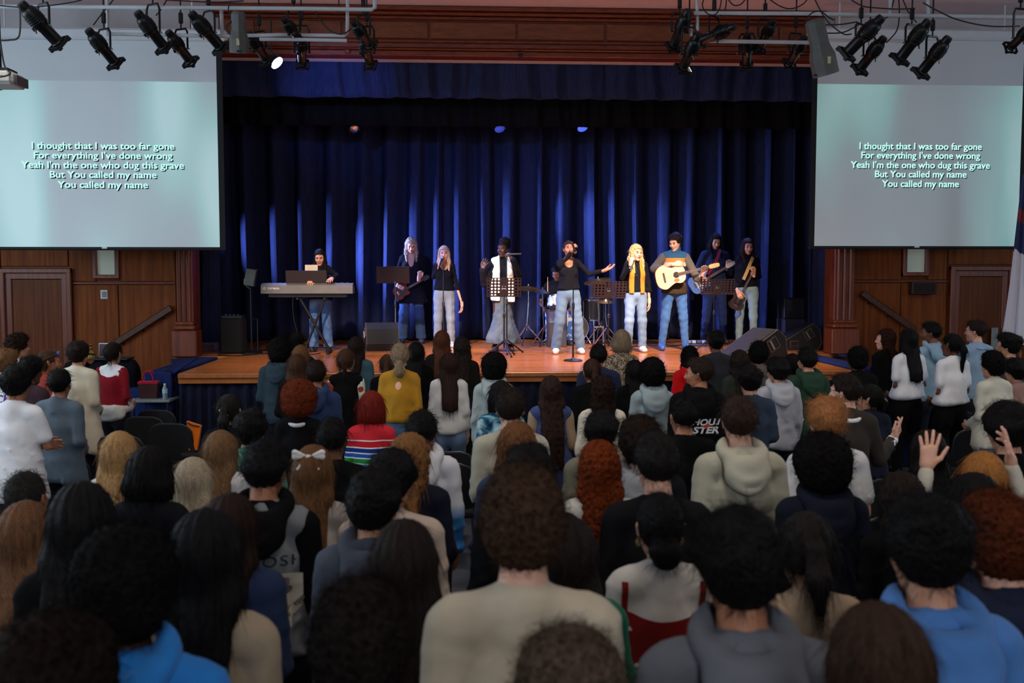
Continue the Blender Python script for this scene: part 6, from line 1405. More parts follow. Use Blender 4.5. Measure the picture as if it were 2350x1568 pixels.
def ellipsoidal(label, rear, front, d, yoke_up=.34, tan=False, lit=0.0, back=.3, back_rod=True):
    a = Vector(at_depth(*rear, d)); b = Vector(at_depth(*front, d + back)); L = (b - a).length; c = (a + b) / 2
    t = thing('stage_spotlight', label, 'spotlight', c); M = frame_to(b - a) @ Matrix.Rotation(pi / 2, 4, 'Y') ; M = frame_to(b - a); S = L / .6
    X = lambda prof: (prof, M @ Matrix.Rotation(pi / 2, 4, 'Y'))
    def lz(prof, nm, m, n=18, parent=t): return MB().lathe([(r * S * 1.22, z * S) for r, z in prof], n, M @ Matrix.Rotation(pi / 2, 4, 'Y')).build(nm, m, parent, True)
    def put(mb, nm, m, parent=t): mb.v = [tuple(M @ (Vector(v) * S)) for v in mb.v]; return mb.build(nm, m, parent)
    lz([(.02, -.34), (.048, -.335), (.055, -.3), (.055, -.25), (.07, -.235), (.082, -.2), (.088, -.1), (.088, .0), (.076, .02)], 'lamp_housing', M_FIX)
    for k in range(4): lz([(.094, -.06 - k * .03), (.096, -.052 - k * .03), (.09, -.046 - k * .03)], 'cooling_fin', M_FIX)
    lz([(.07, .0), (.07, .05), (.066, .06), (.066, .27), (.074, .28), (.074, .31)], 'lens_tube', M_FIX); lz([(.001, .296), (.06, .297), (.06, .299)], 'lens', plain('lens_glass', (60, 66, 76), .08, 0, .8) if not lit else plain('lens_lit', (190, 210, 255), .2, emit=lit))
    f = MB(); e = .112
    for dy, dz, wy, wz_ in ((0, e, 2 * e, .012), (0, -e, 2 * e, .012), (e, 0, .012, 2 * e), (-e, 0, .012, 2 * e)): f.box((.315, dy, dz), (.05, wy, wz_))
    for sy in (-1, 1):
        for sz in (-1, 1): f.box((.34, sy * e * .85, sz * e * .85), (.03, .045, .045))
    put(f, 'colour_frame', M_FIX)
    for sy in (-1, 1): put(MB().tube([(.05, sy * .1, 0), (.05, sy * .15, 0)], .008, 8), 'pivot_bolt', M_FIX); put(MB().box((.05, sy * .165, .0), (.04, .02, .014), bev=.004), 'knob', plain('knob_grey', (96, 104, 100), .5))
    put(MB().tube([(-.02, .0, -.1), (.03, .02, -.15)], .009, 6), 'shutter_handle', M_ORNG if tan else M_FIX)
    put(MB().box((.0, -.05, -.1), (.05, .05, .012)), 'shutter_blade', M_FIX)
    # yoke, hanging in the vertical plane
    pv = M @ (Vector((.05, 0, 0)) * S); sd = M @ Vector((0, 1, 0)); up_ = Vector((0, 0, yoke_up)); w_ = .135 * S
    k0 = [pv + sd * w_, pv + sd * w_ + up_ * .82, pv + sd * w_ * .75 + up_, pv - sd * w_ * .75 + up_, pv - sd * w_ + up_ * .82, pv - sd * w_]
    MB().tube(k0, .0125, 6).build('yoke', M_FIX, t)
    top = pv + up_; zr_ = ZCEIL - c.z if back_rod else max(top.z + .1, at_depth(*rear[:1], 20, DL)[2] - c.z - .05)
    MB().tube([top, (top.x, top.y, zr_)], .009, 8).build('drop_rod', M_FIX, t); MB().box(top + Vector((0, 0, .12)), (.045, .035, .12), bev=.008).build('pipe_clamp', M_FIX, t)
    return t, a, b
FIX = [
 ('largest black spotlight, tilted above the ceiling projector', (52, 12), (134, 98), DL - 1.2, .22, False),
 ('black spotlight hung alone over the lyrics screen', (205, 72), (264, 144), DL, .22, False),
 ('black spotlight of a close pair, hung higher', (318, 32), (376, 108), DL - .3, .3, False),
 ('black spotlight of a close pair, hung lower with bright frame rim', (388, 76), (436, 140), DL + .2, .22, True),
 ('black spotlight just beside the grey can light', (442, 34), (506, 108), DL, .24, True),
 ('black spotlight angled behind the lit blue lamp', (572, 78), (612, 138), DL + .5, .2, False),
 ('black spotlight with ribbed housing in front of the beam', (652, 46), (690, 92), DL, .24, True),
 ('black spotlight pointing straight down beside the ribbed one', (690, 84), (694, 146), DL + .5, .3, True),
 ('black spotlight hung near the pipe elbow', (812, 52), (850, 104), DL - .1, .22, False),
 ('black spotlight hanging steeply below the pipe elbow', (832, 88), (850, 148), DL + .4, .3, True),
 ('black spotlight tilted beside the white drop pipe', (1578, 28), (1546, 106), DR, .2, False),
 ('long black spotlight lying almost level under tangled cables', (1682, 62), (1608, 92), DR, .2, False),
 ('black spotlight with bright lens rim over the valance', (1600, 84), (1568, 156), DR - .2, .3, True),
 ('black spotlight hanging straight down on the far rail', (1715, 82), (1713, 150), DR + .5, .22, True),
 ('black spotlight leaning behind the tangle of cables', (1774, 50), (1742, 110), DR + .3, .2, False),
 ('black spotlight low beside the large grey can', (1846, 88), (1812, 144), DR + .4, .22, True),
 ('black spotlight of the pair with bright rim, upper one', (2020, 44), (1944, 122), DR - .2, .16, True),
 ('black spotlight of the pair by the far screen, lower one', (2026, 90), (1974, 158), DR, .22, False),
 ('black spotlight on the long upper rail near the flag', (2128, 52), (2066, 134), DR - .2, .2, False),
 ('black spotlight nearest the flag with tan shutter handle', (2174, 90), (2114, 166), DR - .1, .24, True),
 ('black spotlight hung alone above the flag', (2368, 60), (2320, 108), DR - .8, .3, False),
]
for lb, ra, fr_, d, yk, tn in FIX: ellipsoidal(lb, ra, fr_, d, yk, tn)
def can(label, a, b, d, w0, w1):
    A, B = Vector(at_depth(*a, d)), Vector(at_depth(*b, d + .12)); t = thing('can_light', label, 'stage light', A); M = frame_to(B - A) @ Matrix.Rotation(pi / 2, 4, 'Y'); L = (B - A).length
    MB().lathe([(w0 * .7, 0), (w0, .03), (w0, L * .45), (w0 * 1.06, L * .5)], 8, M).build('rear_can', M_FIXG, t); MB().lathe([(w0 * 1.05, L * .5), (w1, L * .66), (w1, L), (w1 * .9, L)], 8, M, caps=False).build('front_can', M_FIXG, t)
    MB().lathe([(w1 * .9, L * .9), (.001, L * .91)], 8, M, caps=False).build('lens', plain('lens_dark', (10, 10, 12), .2), t)
    MB().box((M @ Vector((0, 0, L * .78))) + Vector((.01, -w1, 0)), (.03, .01, .07)).build('sticker', plain('sticker_cream', (200, 190, 150), .7), t)
    MB().tube([A + Vector((w0, 0, -.1)), A + Vector((w0, 0, .25)), A + Vector((-w0, 0, .25)), A + Vector((-w0, 0, -.1))], .012, 6).build('yoke', M_FIX, t); MB().tube([A + Vector((0, 0, .25)), A + Vector((0, 0, .4))], .012, 6).build('clamp', M_FIX, t)
    for s_ in (-1, 1): MB().box((M @ Vector((s_ * w1, 0, L * .95))), (.05, .012, .02)).build('clip', M_BLACK, t)
can('grey octagonal can light pointing down beside the lit blue lamp', (547, 26), (549, 122), DL - .2, .075, .1)
can('large grey octagonal can light tilted before the far screen', (1868, 44), (1896, 172), DR - .9, .095, .13)
# lit LED lamp
pl_ = at_depth(635, 144, DL + 1.2); t = thing('led_lamp', 'small round stage lamp glowing blue-white', 'stage light', pl_); dv = Vector((.62, -.22, -.62)); M = frame_to(dv) @ Matrix.Rotation(pi / 2, 4, 'Y')
MB().lathe([(.05, -.1), (.075, -.08), (.085, 0)], 18, M).build('housing', M_FIX, t, True); MB().lathe([(.08, .001), (.08, .012), (.05, .02), (.001, .022)], 18, M).build('lens', plain('led_face', (150, 180, 255), .3, emit=30.0), t, True)
MB().tube([(0, 0, .0), (-.06, 0, .12), (-.06, 0, .5)], .01, 6).build('yoke', M_FIX, t)
spot('led_wash', tuple(Vector(pl_) + dv.normalized() * .12), (1.0, 17.0, 2.2), 600, (.2, .32, 1.0), 62, .8, .06)
# upstage lamps peeping below the teaser
for i, (px, py, lbl, em) in enumerate(((1337, 294, 'blue lit lamp lens below the black teaser', 1.6), (1147, 296, 'dim lamp below the teaser over the white jacket singer', .35), (812, 297, 'dim lamp with pale bracket below the teaser over the keyboard', .0), (1007, 266, 'small blue status lights on a hidden lamp', .9))):
    p = on_plane(px, py, 1, 16.25); t = thing('upstage_lamp', lbl, 'stage light', p); M = frame_to((.2, -.6, -.8)) @ Matrix.Rotation(pi / 2, 4, 'Y')
    MB().lathe([(.05, -.22), (.085, -.18), (.09, 0)], 16, M).build('housing', M_FIX, t, True); MB().lathe([(.085, .0), (.06, .018), (.001, .024)], 16, M).build('lens', plain('upstage_lens_%d' % i, (60, 90, 220), .3, emit=em) if em else M_CHROME, t, True)
    MB().tube([(.1, 0, 0), (.1, 0, .2), (-.1, 0, .2), (-.1, 0, 0)], .012, 6).build('yoke', M_FIX, t); MB().tube([(0, 0, .2), (0, 0, 7.94 - p[2])], .014, 6).build('hanger', M_FIX, t)
# beams on the band: warm from the front rails, blue from the sides and behind
for i, (px, tx, pw) in enumerate(((560, -2.1, 1000), (690, -.4, 1400), (850, .5, 1800), (1600, 2.0, 1900), (1713, 3.0, 1500), (1800, 3.9, 1200))):
    src = at_depth(px, 140, 10.9); spot('front_beam', tuple(src), (tx, 15.0, STZ + 1.05), pw, (1.0, .80, .64), 24, .7, .05)
for x, tx, pw in ((-3.3, -1.2, 800), (-1.2, .6, 560), (2.6, 2.2, 480), (4.6, 3.6, 560)): spot('blue_back_beam', (x, 16.7, 5.0), (tx, 15.4, STZ + .9), pw, (.20, .28, 1.0), 60, .7, .06)
for x, y, z, tx, tz, pw in ((-5.6, 17.1, 3.3, .8, 2.3, 1300), (-4.2, 16.95, 3.0, 3.4, 2.3, 3300), (.2, 17.0, 4.3, 4.6, 2.2, 1100)): spot('blue_curtain_beam', (x, y, z), (tx, 17.85, tz), pw, (.28, .40, 1.0), 40, .9, .06)
spot('led_valance', tuple(Vector(pl_) + dv.normalized() * .12), tuple(on_plane(770, 205, 1, 14.9)), 260, (.2, .32, 1.0), 40, .9, .06)
for x, pw in ((-1.4, 550), (1.0, 1300), (3.2, 1300)): spot('deck_fill_beam', (x, 12.4, 5.4), (x, 13.7, STZ), pw, (1.0, .74, .58), 66, .8, .08)  # overhead spots with no fixture, added to brighten the deck and heads
spot('blue_side_beam', (-3.4, 15.3, 3.9), (1.0, 15.2, 1.9), 380, (.25, .3, 1.0), 60, .7, .06)
# cables of the rig
def rcable(label, pts, d, r=.007): return cable(label, [at_depth(x, y, d) for x, y in pts], r, M_CORD)
for i, (lbl, pts, d) in enumerate((
    ('black cable sagging along the upper rail by the projector', [(0, 13), (60, 17), (120, 12), (180, 2), (200, -8)], DL - .2),
    ('black cable rising from the lone spotlight', [(214, 58), (232, 34), (258, 2), (262, -8)], DL),
    ('black cable hanging from the pair of spotlights', [(358, 36), (372, 18), (386, -6)], DL),
    ('black cable across the rail above the grey can', [(380, 0), (440, 3), (500, 5), (560, 2)], DL - .1),
    ('loose black loop beside the grey can light', [(530, 2), (524, 24), (540, 40), (520, 60), (528, 80)], DL - .2),
    ('black cable drooping between ribbed and elbow spotlights', [(718, 18), (738, 50), (760, 72), (786, 78), (806, 66)], DL + .2),
    ('black cable hanging straight beside the elbow', [(778, -8), (777, 10), (774, 26)], DL),
    ('black coil of cable above the level spotlight', [(1618, -8), (1612, 12), (1622, 30), (1640, 34), (1652, 18), (1656, -8)], DR - .1),
    ('second black coil behind the first coil', [(1640, -8), (1640, 22), (1654, 34), (1664, 22), (1668, -8)], DR),
    ('black cable drooping over the level spotlight', [(1672, 0), (1684, 12), (1700, 10), (1712, -4)], DR),
    ('long black cable swooping toward the grey can', [(1760, -6), (1790, 14), (1816, 20), (1842, 10), (1856, -6)], DR - .1),
    ('black cable hooking over the large grey can', [(1846, 56), (1860, 32), (1882, 26), (1902, 40), (1914, 46)], DR - .8),
    ('black cable running from can to paired spotlights', [(1892, 57), (1930, 56), (1968, 50)], DR - .5),
    ('lower black cable from can to paired spotlights', [(1894, 76), (1936, 74), (1976, 54)], DR - .5),
    ('black cable draped to the spotlight plug', [(1868, -6), (1886, 30), (1906, 56), (1936, 78), (1954, 78)], DR - .3),
    ('black cable hanging behind the lower pair spotlight', [(2062, -6), (2064, 30), (2058, 70), (2034, 98)], DR + .1),
    ('short black cable by the drop pipe', [(2052, -4), (2046, 20), (2036, 40), (2024, 42)], DR),
    ('black cable swinging to the spotlight near the flag', [(2070, -6), (2086, 30), (2104, 52)], DR),
    ('long black cable sweeping to the spotlight above the flag', [(2118, 6), (2150, 24), (2200, 46), (2270, 60), (2340, 60)], DR - .4),
    ('black cable along the rail above the paired spotlights', [(1954, 0), (1980, 14), (2010, 18), (2060, 21), (2100, 19)], DR - .1))):
    rcable(lbl, pts, d)
# ceiling projector
pj = at_depth(-6, 184, 9.0); t = thing('projector', 'white ceiling projector on a black bracket over the screen', 'projector', pj)
M_PJ = plain('projector_white', (206, 204, 196), .5)
MB().box((0, 0, 0), (.4, .34, .12), bev=.03).build('case', M_PJ, t); MB().box((.0, -.172, .0), (.36, .008, .085), bev=.01).build('rear_panel', plain('projector_cream', (196, 194, 184), .5), t)
for i in range(5): MB().lathe([(.008, 0), (.008, .006)], 8, Matrix.Translation((.04 + .02 * i, -.178, .004 * (-1) ** i)) @ Matrix.Rotation(pi / 2, 4, 'X')).build('button', plain('button_grey', (90, 90, 92), .5), t)
MB().box((.205, .02, -.01), (.02, .24, .08)).build('side_vent', plain('vent_dark', (90, 84, 86), .6), t); MB().lathe([(.05, 0), (.055, .05), (.04, .06)], 16, Matrix.Translation((-.08, .17, 0)) @ Matrix.Rotation(-pi / 2, 4, 'X')).build('lens', M_BLACKP, t)
MB().box((.02, 0, .08), (.24, .2, .03), bev=.006).build('bracket', M_BLACK, t); MB().tube([(.02, 0, .09), (.02, 0, ZCEIL - pj[2])], .022, 10).build('pole', M_BLACK, t)
for i, pts in enumerate(([(0, 90), (10, 150), (24, 168), (4, 176), (-12, 172)], [(-8, 92), (20, 92), (44, 82), (46, 20)])): rcable(('black cable looping over the projector', 'black cable from the largest spotlight to the projector')[i], pts, 8.8, .008)
# ------------------------------------------------------------------ chairs
M_CHAIRP = plain('chair_black', (15, 15, 17), .55); M_CHAIRF = plain('chair_frame', (52, 54, 58), .4, .5)
def make_chair(label):
    t = thing('stacking_chair', label, 'chair', group='black chairs in the rows')
    MB().box((0, .0, .45), (.44, .42, .05), bev=.02).build('seat', M_CHAIRP, t)
    prof = []; w_, h0, h1 = .225, .52, .88
    pts = smooth_poly([(-w_, h0), (-w_, .72), (-w_ * .93, .83), (-w_ * .6, h1), (w_ * .6, h1), (w_ * .93, .83), (w_, .72), (w_, h0)], 3)
    mb = MB().prism(pts, -.02, .02, Matrix.Translation((0, -.215, 0)) @ Matrix.Rotation(.14, 4, 'X') @ Matrix.Translation((0, .07, 0))); mb.build('backrest', M_CHAIRP, t)
    M = Matrix.Translation((0, -.215, 0)) @ Matrix.Rotation(.14, 4, 'X') @ Matrix.Translation((0, .07, 0))
    edge = [M @ Vector((x * 1.02, 0, z)) for x, z in ((-w_, .45), (-w_, .72), (-w_ * .96, .81), (-w_ * .8, .862), (-w_ * .5, .888), (w_ * .5, .888), (w_ * .8, .862), (w_ * .96, .81), (w_, .72), (w_, .45))]
    MB().tube(edge, .011, 8).build('back_frame', M_CHAIRF, t, True)
    for sx in (-1, 1):
        MB().tube([(sx * .215, .19, .44), (sx * .23, .23, .012)], .012, 8).build('leg', M_CHAIRF, t); MB().tube([(sx * .215, -.19, .44), (sx * .23, -.27, .012)], .012, 8).build('leg', M_CHAIRF, t)
    return t
CH = [(2120, 925, 'empty black chair just past the suited person hand', 0), (2186, 920, 'empty black chair in the row beside the cream sweater', 0), (2180, 946, 'empty black chair behind another, next to the cream sweater', 0), (2222, 979, 'black chair close behind the cream sweater', 0), (2052, 905, 'black chair behind the dark haired pair by the suit', 0),
      (372, 922, 'empty black chair behind the red handled bag', 0), (344, 946, 'empty black chair beside the tied fleece', 0), (290, 1000, 'empty black chair in front of the blonde head', 0), (404, 970, 'black chair next to the orange tote', 0),
      (1040, 992, 'empty black chair behind the off-white sweatshirt', 0), (1030, 1019, 'empty black chair behind the grey and blue hoodie', 0), (1026, 1049, 'second empty black chair behind the grey and blue hoodie', 0), (1268, 1056, 'black chair behind the long denim jacket', 0), (1792, 1046, 'empty black chair between the oatmeal hoodie and the big curls', 0),
      (2034, 1086, 'empty black chair beside the plain white tee', 0), (2042, 1128, 'second empty black chair beside the plain white tee', 0), (2064, 1190, 'empty black chair under the white tee sleeve', 0), (2030, 1246, 'empty black chair before the straight black hair and blue hoodie', 0), (160, 1072, 'empty black chair behind the slate grey shirt', 0)]
CHAIRS = []
ch0 = make_chair('chair')
for i, (px, py, lb, rz) in enumerate(CH):
    s = (py - 630) / 1.55; p = at_depth(px, py, FPX / s); o = ch0 if i == 0 else copy_tree(ch0)
    bx_, by_ = p[0], p[1] + .2
    for dd in (0, .1, -.1, .2, -.2, .3, -.3, .4, -.4, .5, -.5, .6, -.6, .7, -.7, .8, -.8):
        cx_, cy_ = bx_ + dd * p[0] / p[1], by_ + dd
        if all(not (abs(r_.location.x - cx_) < .46 and abs(r_.location.y - cy_) < .44) for r_, _, _ in PEOPLE.values()) and all(not (abs(o2.location.x - cx_) < .5 and abs(o2.location.y - cy_) < .52) for o2 in CHAIRS) and not (cy_ > 11.35 and cx_ < -3): break
    CHAIRS.append(o); p = np.array([cx_, cy_ - .2, 0])
    o.location = (p[0], p[1] + .2, 0); o.rotation_euler = (0, 0, stage_yaw(p[0], p[1]) * .8); o['label'] = lb
# ------------------------------------------------------------------ side tables and things on them
tp = at_depth(352, 914, FPX / 190); tz = tp[2]
t = thing('side_table', 'narrow dark draped table carrying the red handled bag', 'table', (tp[0] + .02, tp[1], 0)); MB().box((0, 0, tz - .015), (.46, .42, .03), bev=.006).build('table_top', plain('table_top_grey', (120, 128, 128), .5), t)
for sx in (-1, 1):
    for sy in (-1, 1): MB().tube([(sx * .2, sy * .18, 0), (sx * .2, sy * .18, tz - .02)], .014, 8).build('leg', M_BLACK, t)
M_BAGR = cloth('bag_red', (176, 26, 46)); M_BAGD = cloth('bag_brown', (66, 40, 38))
b0 = at_depth(343, 908, FPX / 190); t = thing('tote_bag', 'dark tote bag with bright red rim and handles', 'bag', (b0[0], tp[1], tz)); bw_, bh = .23, .18
mb = MB(); mb.add([(-.1, -.05, 0), (.1, -.05, 0), (.1, .05, 0), (-.1, .05, 0), (-.115, -.06, bh), (.115, -.06, bh), (.115, .06, bh), (-.115, .06, bh)], [(3, 2, 1, 0), (0, 1, 5, 4), (1, 2, 6, 5), (2, 3, 7, 6), (3, 0, 4, 7), (4, 5, 6, 7)]); mb.build('bag_body', M_BAGD, t)
MB().box((0, 0, bh + .012), (.236, .126, .03), bev=.004).build('rim', M_BAGR, t)
for sy in (-1, 1): MB().tube([(-.07, sy * .055, bh), (-.06, sy * .05, bh + .09), (-.03, sy * .045, bh + .145), (.03, sy * .045, bh + .145), (.06, sy * .05, bh + .09), (.07, sy * .055, bh)], .009, 6).build('handle', M_BAGR, t)
b1 = at_depth(373, 908, FPX / 192); t = thing('water_bottle', 'clear plastic water bottle standing beside the tote', 'bottle', (b1[0] + .03, tp[1] - .13, tz))
gl = new_mat('bottle_plastic'); gl[2].inputs['Base Color'].default_value = (*lin((190, 214, 224)), 1); gl[2].inputs['Roughness'].default_value = .12; gl[2].inputs['Transmission Weight'].default_value = .6; gl[2].inputs['IOR'].default_value = 1.3
MB().lathe([(.026, 0), (.03, .01), (.028, .05), (.031, .06), (.031, .1), (.028, .13), (.015, .165), (.012, .175)], 16).build('bottle_body', gl[0], t, True); MB().lathe([(.0315, .075), (.0315, .125)], 16, caps=False).build('label_band', plain('bottle_label', (150, 190, 204), .5), t, True); MB().lathe([(.014, .172), (.014, .19)], 14).build('cap', M_WHITEP, t)
b2 = at_depth(380, 905, FPX / 188); t = thing('backpack', 'black backpack slumped behind the water bottle', 'bag', (b2[0] + .02, tp[1] + .12, tz)); V, F = grow([el((0, 0, .14), (.1, .07, .15), .04), el((.02, -.02, .27), (.07, .06, .05), .04), el((-.02, -.06, .1), (.07, .03, .08), .03)], .014, post=lambda X, Y, Z, D: np.maximum(wrinkle(X, Y, Z, D, .004, [0, 1, 2, 3, 4, 5]), -Z)); np_mesh('bag_body', V, F, [cloth('pack_black', (20, 21, 26))], t); MB().tube([(-.03, 0, .29), (-.03, 0, .34), (.03, 0, .34), (.03, 0, .29)], .008, 6).build('grab_loop', M_BLACKP, t); MB().box((-.05, -.06, .25), (.035, .01, .05)).build('tag', M_WHITEP, t)
# draped table by the wall with a brass piece
q = at_depth(235, 822, FPX / 184); t = thing('draped_table', 'table under a black cloth by the wall stairs', 'table', (q[0], q[1], 0)); V, F = grow([rc((-.3, 0, .1), (-.3, 0, q[2] - .17), .2, .17, .05), rc((.3, 0, .1), (.3, 0, q[2] - .17), .2, .17, .05), rc((0, 0, .1), (0, 0, q[2] - .17), .2, .17, .05)], .035, post=lambda X, Y, Z, D: np.maximum(np.maximum(D + .012 * np.sin(30 * X + 20 * Y), Z - q[2] + .01), .01 - Z)); np_mesh('cloth', V, F, [cloth('cloth_black', (18, 18, 24))], t); MB().box((0, 0, q[2] - .005), (.7, .3, .02), bev=.004).build('table_top', M_BLACKP, t)
b = at_depth(211, 822, FPX / 184); t = thing('brass_ornament', 'shiny tiered brass ornament on the black cloth table', 'ornament', (b[0], q[1] - .02, q[2] + .005)); MB().lathe([(.075, 0), (.075, .02), (.05, .035), (.055, .06), (.03, .085), (.018, .1), (.026, .12), (.014, .14), (.02, .16), (.004, .18)], 20).build('body', M_BRASS, t, True)
b = at_depth(236, 812, FPX / 184); t = thing('table_sign', 'small framed sign leaning on the black cloth table', 'sign', (b[0], q[1] + .04, q[2] + .005)); MB().box((0, 0, .09), (.12, .015, .18), rot=Matrix.Rotation(-.12, 3, 'X'), bev=.004).build('frame', plain('frame_white', (180, 186, 196), .4), t); MB().box((0, -.01, .09), (.1, .006, .155), rot=Matrix.Rotation(-.12, 3, 'X')).build('card', plain('card_dark', (60, 44, 52), .6), t)
# orange tote on a chair
ob = at_depth(447, 1038, FPX / 222); st_ = thing('stool', 'low black stool under the orange tote', 'stool', (ob[0], ob[1], 0)); MB().lathe([(.13, ob[2] - .05), (.14, ob[2] - .03), (.14, ob[2] - .01), (.12, ob[2])], 18).build('seat', M_CHAIRP, st_, True)
for a in (.6, 2.2, 3.8, 5.4): MB().tube([(.1 * math.cos(a), .1 * math.sin(a), ob[2] - .04), (.16 * math.cos(a), .16 * math.sin(a), .012)], .01, 8).build('leg', M_CHAIRF, st_)
t = thing('orange_folder', 'flat orange tote with black zipped edge on the low stool', 'bag', (ob[0], ob[1], ob[2] + .026)); mb = MB(); mb.add([(-.055, -.025, 0), (.03, -.025, 0), (.075, -.025, .25), (-.07, -.025, .3), (-.055, .025, 0), (.03, .025, 0), (.075, .025, .25), (-.07, .025, .3)], [(0, 1, 2, 3), (7, 6, 5, 4), (0, 4, 5, 1), (1, 5, 6, 2), (2, 6, 7, 3), (3, 7, 4, 0)]); mb.build('tote_body', cloth('tote_orange', (216, 104, 20)), t); MB().tube([(-.06, -.03, .285), (-.02, -.032, .262), (.06, -.03, .245)], .008, 6).build('zip', M_BLACKP, t); MB().tube([(-.055, 0, .0), (.03, 0, .0)], .026, 6).build('base_edge', M_BLACKP, t)
# flag on its pole
fp = on_plane(2347, 660, 1, 13.2); t = thing('flag', 'furled flag with navy top, red and white lower folds on a pole', 'flag', (fp[0], 13.2, 0))
zt = on_plane(2347, 400, 1, 13.2)[2]; MB().tube([(0, 0, 0.05), (0, 0, zt + .25)], .016, 10).build('pole', wood('pole_wood', (120, 84, 50), (150, 108, 66), .4), t); MB().lathe([(.16, 0), (.16, .03), (.05, .06), (.03, .12)], 20).build('base', M_BRASS, t, True); MB().lathe([(.01, zt + .24), (.03, zt + .28), (.012, zt + .32), (.002, zt + .42)], 12).build('finial', M_BRASS, t, True)
zb_ = on_plane(2330, 790, 1, 13.2)[2]; n = 48; nz = 22; vs = []
for k in range(nz):
    tt = k / (nz - 1); z = zt + (zb_ - zt) * tt; r0 = .05 + .17 * tt ** 1.1
    for i in range(n): a = 2 * pi * i / n; r = r0 * (1 + .22 * math.sin(a * 6 + 1.5 * tt) + .1 * math.sin(a * 11)); vs.append((r * math.cos(a) + .0, r * math.sin(a) * .7, z))
fs = [(k * n + i, (k + 1) * n + i, (k + 1) * n + (i + 1) % n, k * n + (i + 1) % n) for k in range(nz - 1) for i in range(n)]
m, nt, b = new_mat('flag_cloth'); b.inputs['Roughness'].default_value = .75; tc = N(nt, 'ShaderNodeTexCoord'); sp = N(nt, 'ShaderNodeSeparateXYZ'); nt.links.new(tc.outputs['Object'], sp.inputs[0]); mr = N(nt, 'ShaderNodeMapRange'); mr.inputs[1].default_value = zb_; mr.inputs[2].default_value = zt
ad = N(nt, 'ShaderNodeMath', operation='MULTIPLY_ADD'); ad.inputs[1].default_value = 1.1; nt.links.new(sp.outputs[0], ad.inputs[0]); nt.links.new(sp.outputs[2], ad.inputs[2]); nt.links.new(ad.outputs[0], mr.inputs[0])
nt.links.new(ramp(nt, mr.outputs[0], [(0, lin((206, 202, 206))), (.50, lin((206, 202, 206))), (.5, lin((30, 36, 84))), (.66, lin((30, 36, 84))), (.68, lin((120, 30, 36))), (.76, lin((34, 40, 88)))], 'CONSTANT'), b.inputs['Base Color'])
MB().add(vs, fs).build('cloth', m, t, True); MB().tube([(-.07, -.17, zt - .3), (-.08, -.19, zt - .9), (-.07, -.22, zt - 1.5)], .012, 6).build('gold_cord', plain('gold_cord', (170, 130, 70), .6), t)

# ------------------------------------------------------------------ prints and accessories of the audience
def back_of(root, name):
    for ch in root.children:
        if ch.name.split('.')[0] == name: return ch
def wrap(root, part, vs, fs, nm, m, off=.004):
    me = part.data; bvh = BVHTree.FromPolygons([v.co[:] for v in me.vertices], [p.vertices[:] for p in me.polygons]); out = []
    for x, z in vs:
        h = bvh.ray_cast(Vector((x, -1.0, z)), Vector((0, 1, 0)))[0]; out.append((x, (h.y if h else -.1) - off, z))
    return MB().add(out, fs).build(nm, m, root)
def subdiv(vs, fs, n=0): return vs, fs
def print_text(root, fg, part, body, x, z, hgt, m, width=None, shear=0.0, bold=.02, nm='printed_lettering', spacing=1.0):
    vs, fs = text_mesh(body, 1.0, bold, 'CENTER', shear, spacing); A = np.array(vs); kz = hgt / .7; kx = width / np.ptp(A[:, 0]) if width else kz
    return wrap(root, part, [((v[0] - (A[:, 0].max() + A[:, 0].min()) / 2) * kx + x, (v[1] - .0) * kz + z) for v in vs], fs, nm, m)
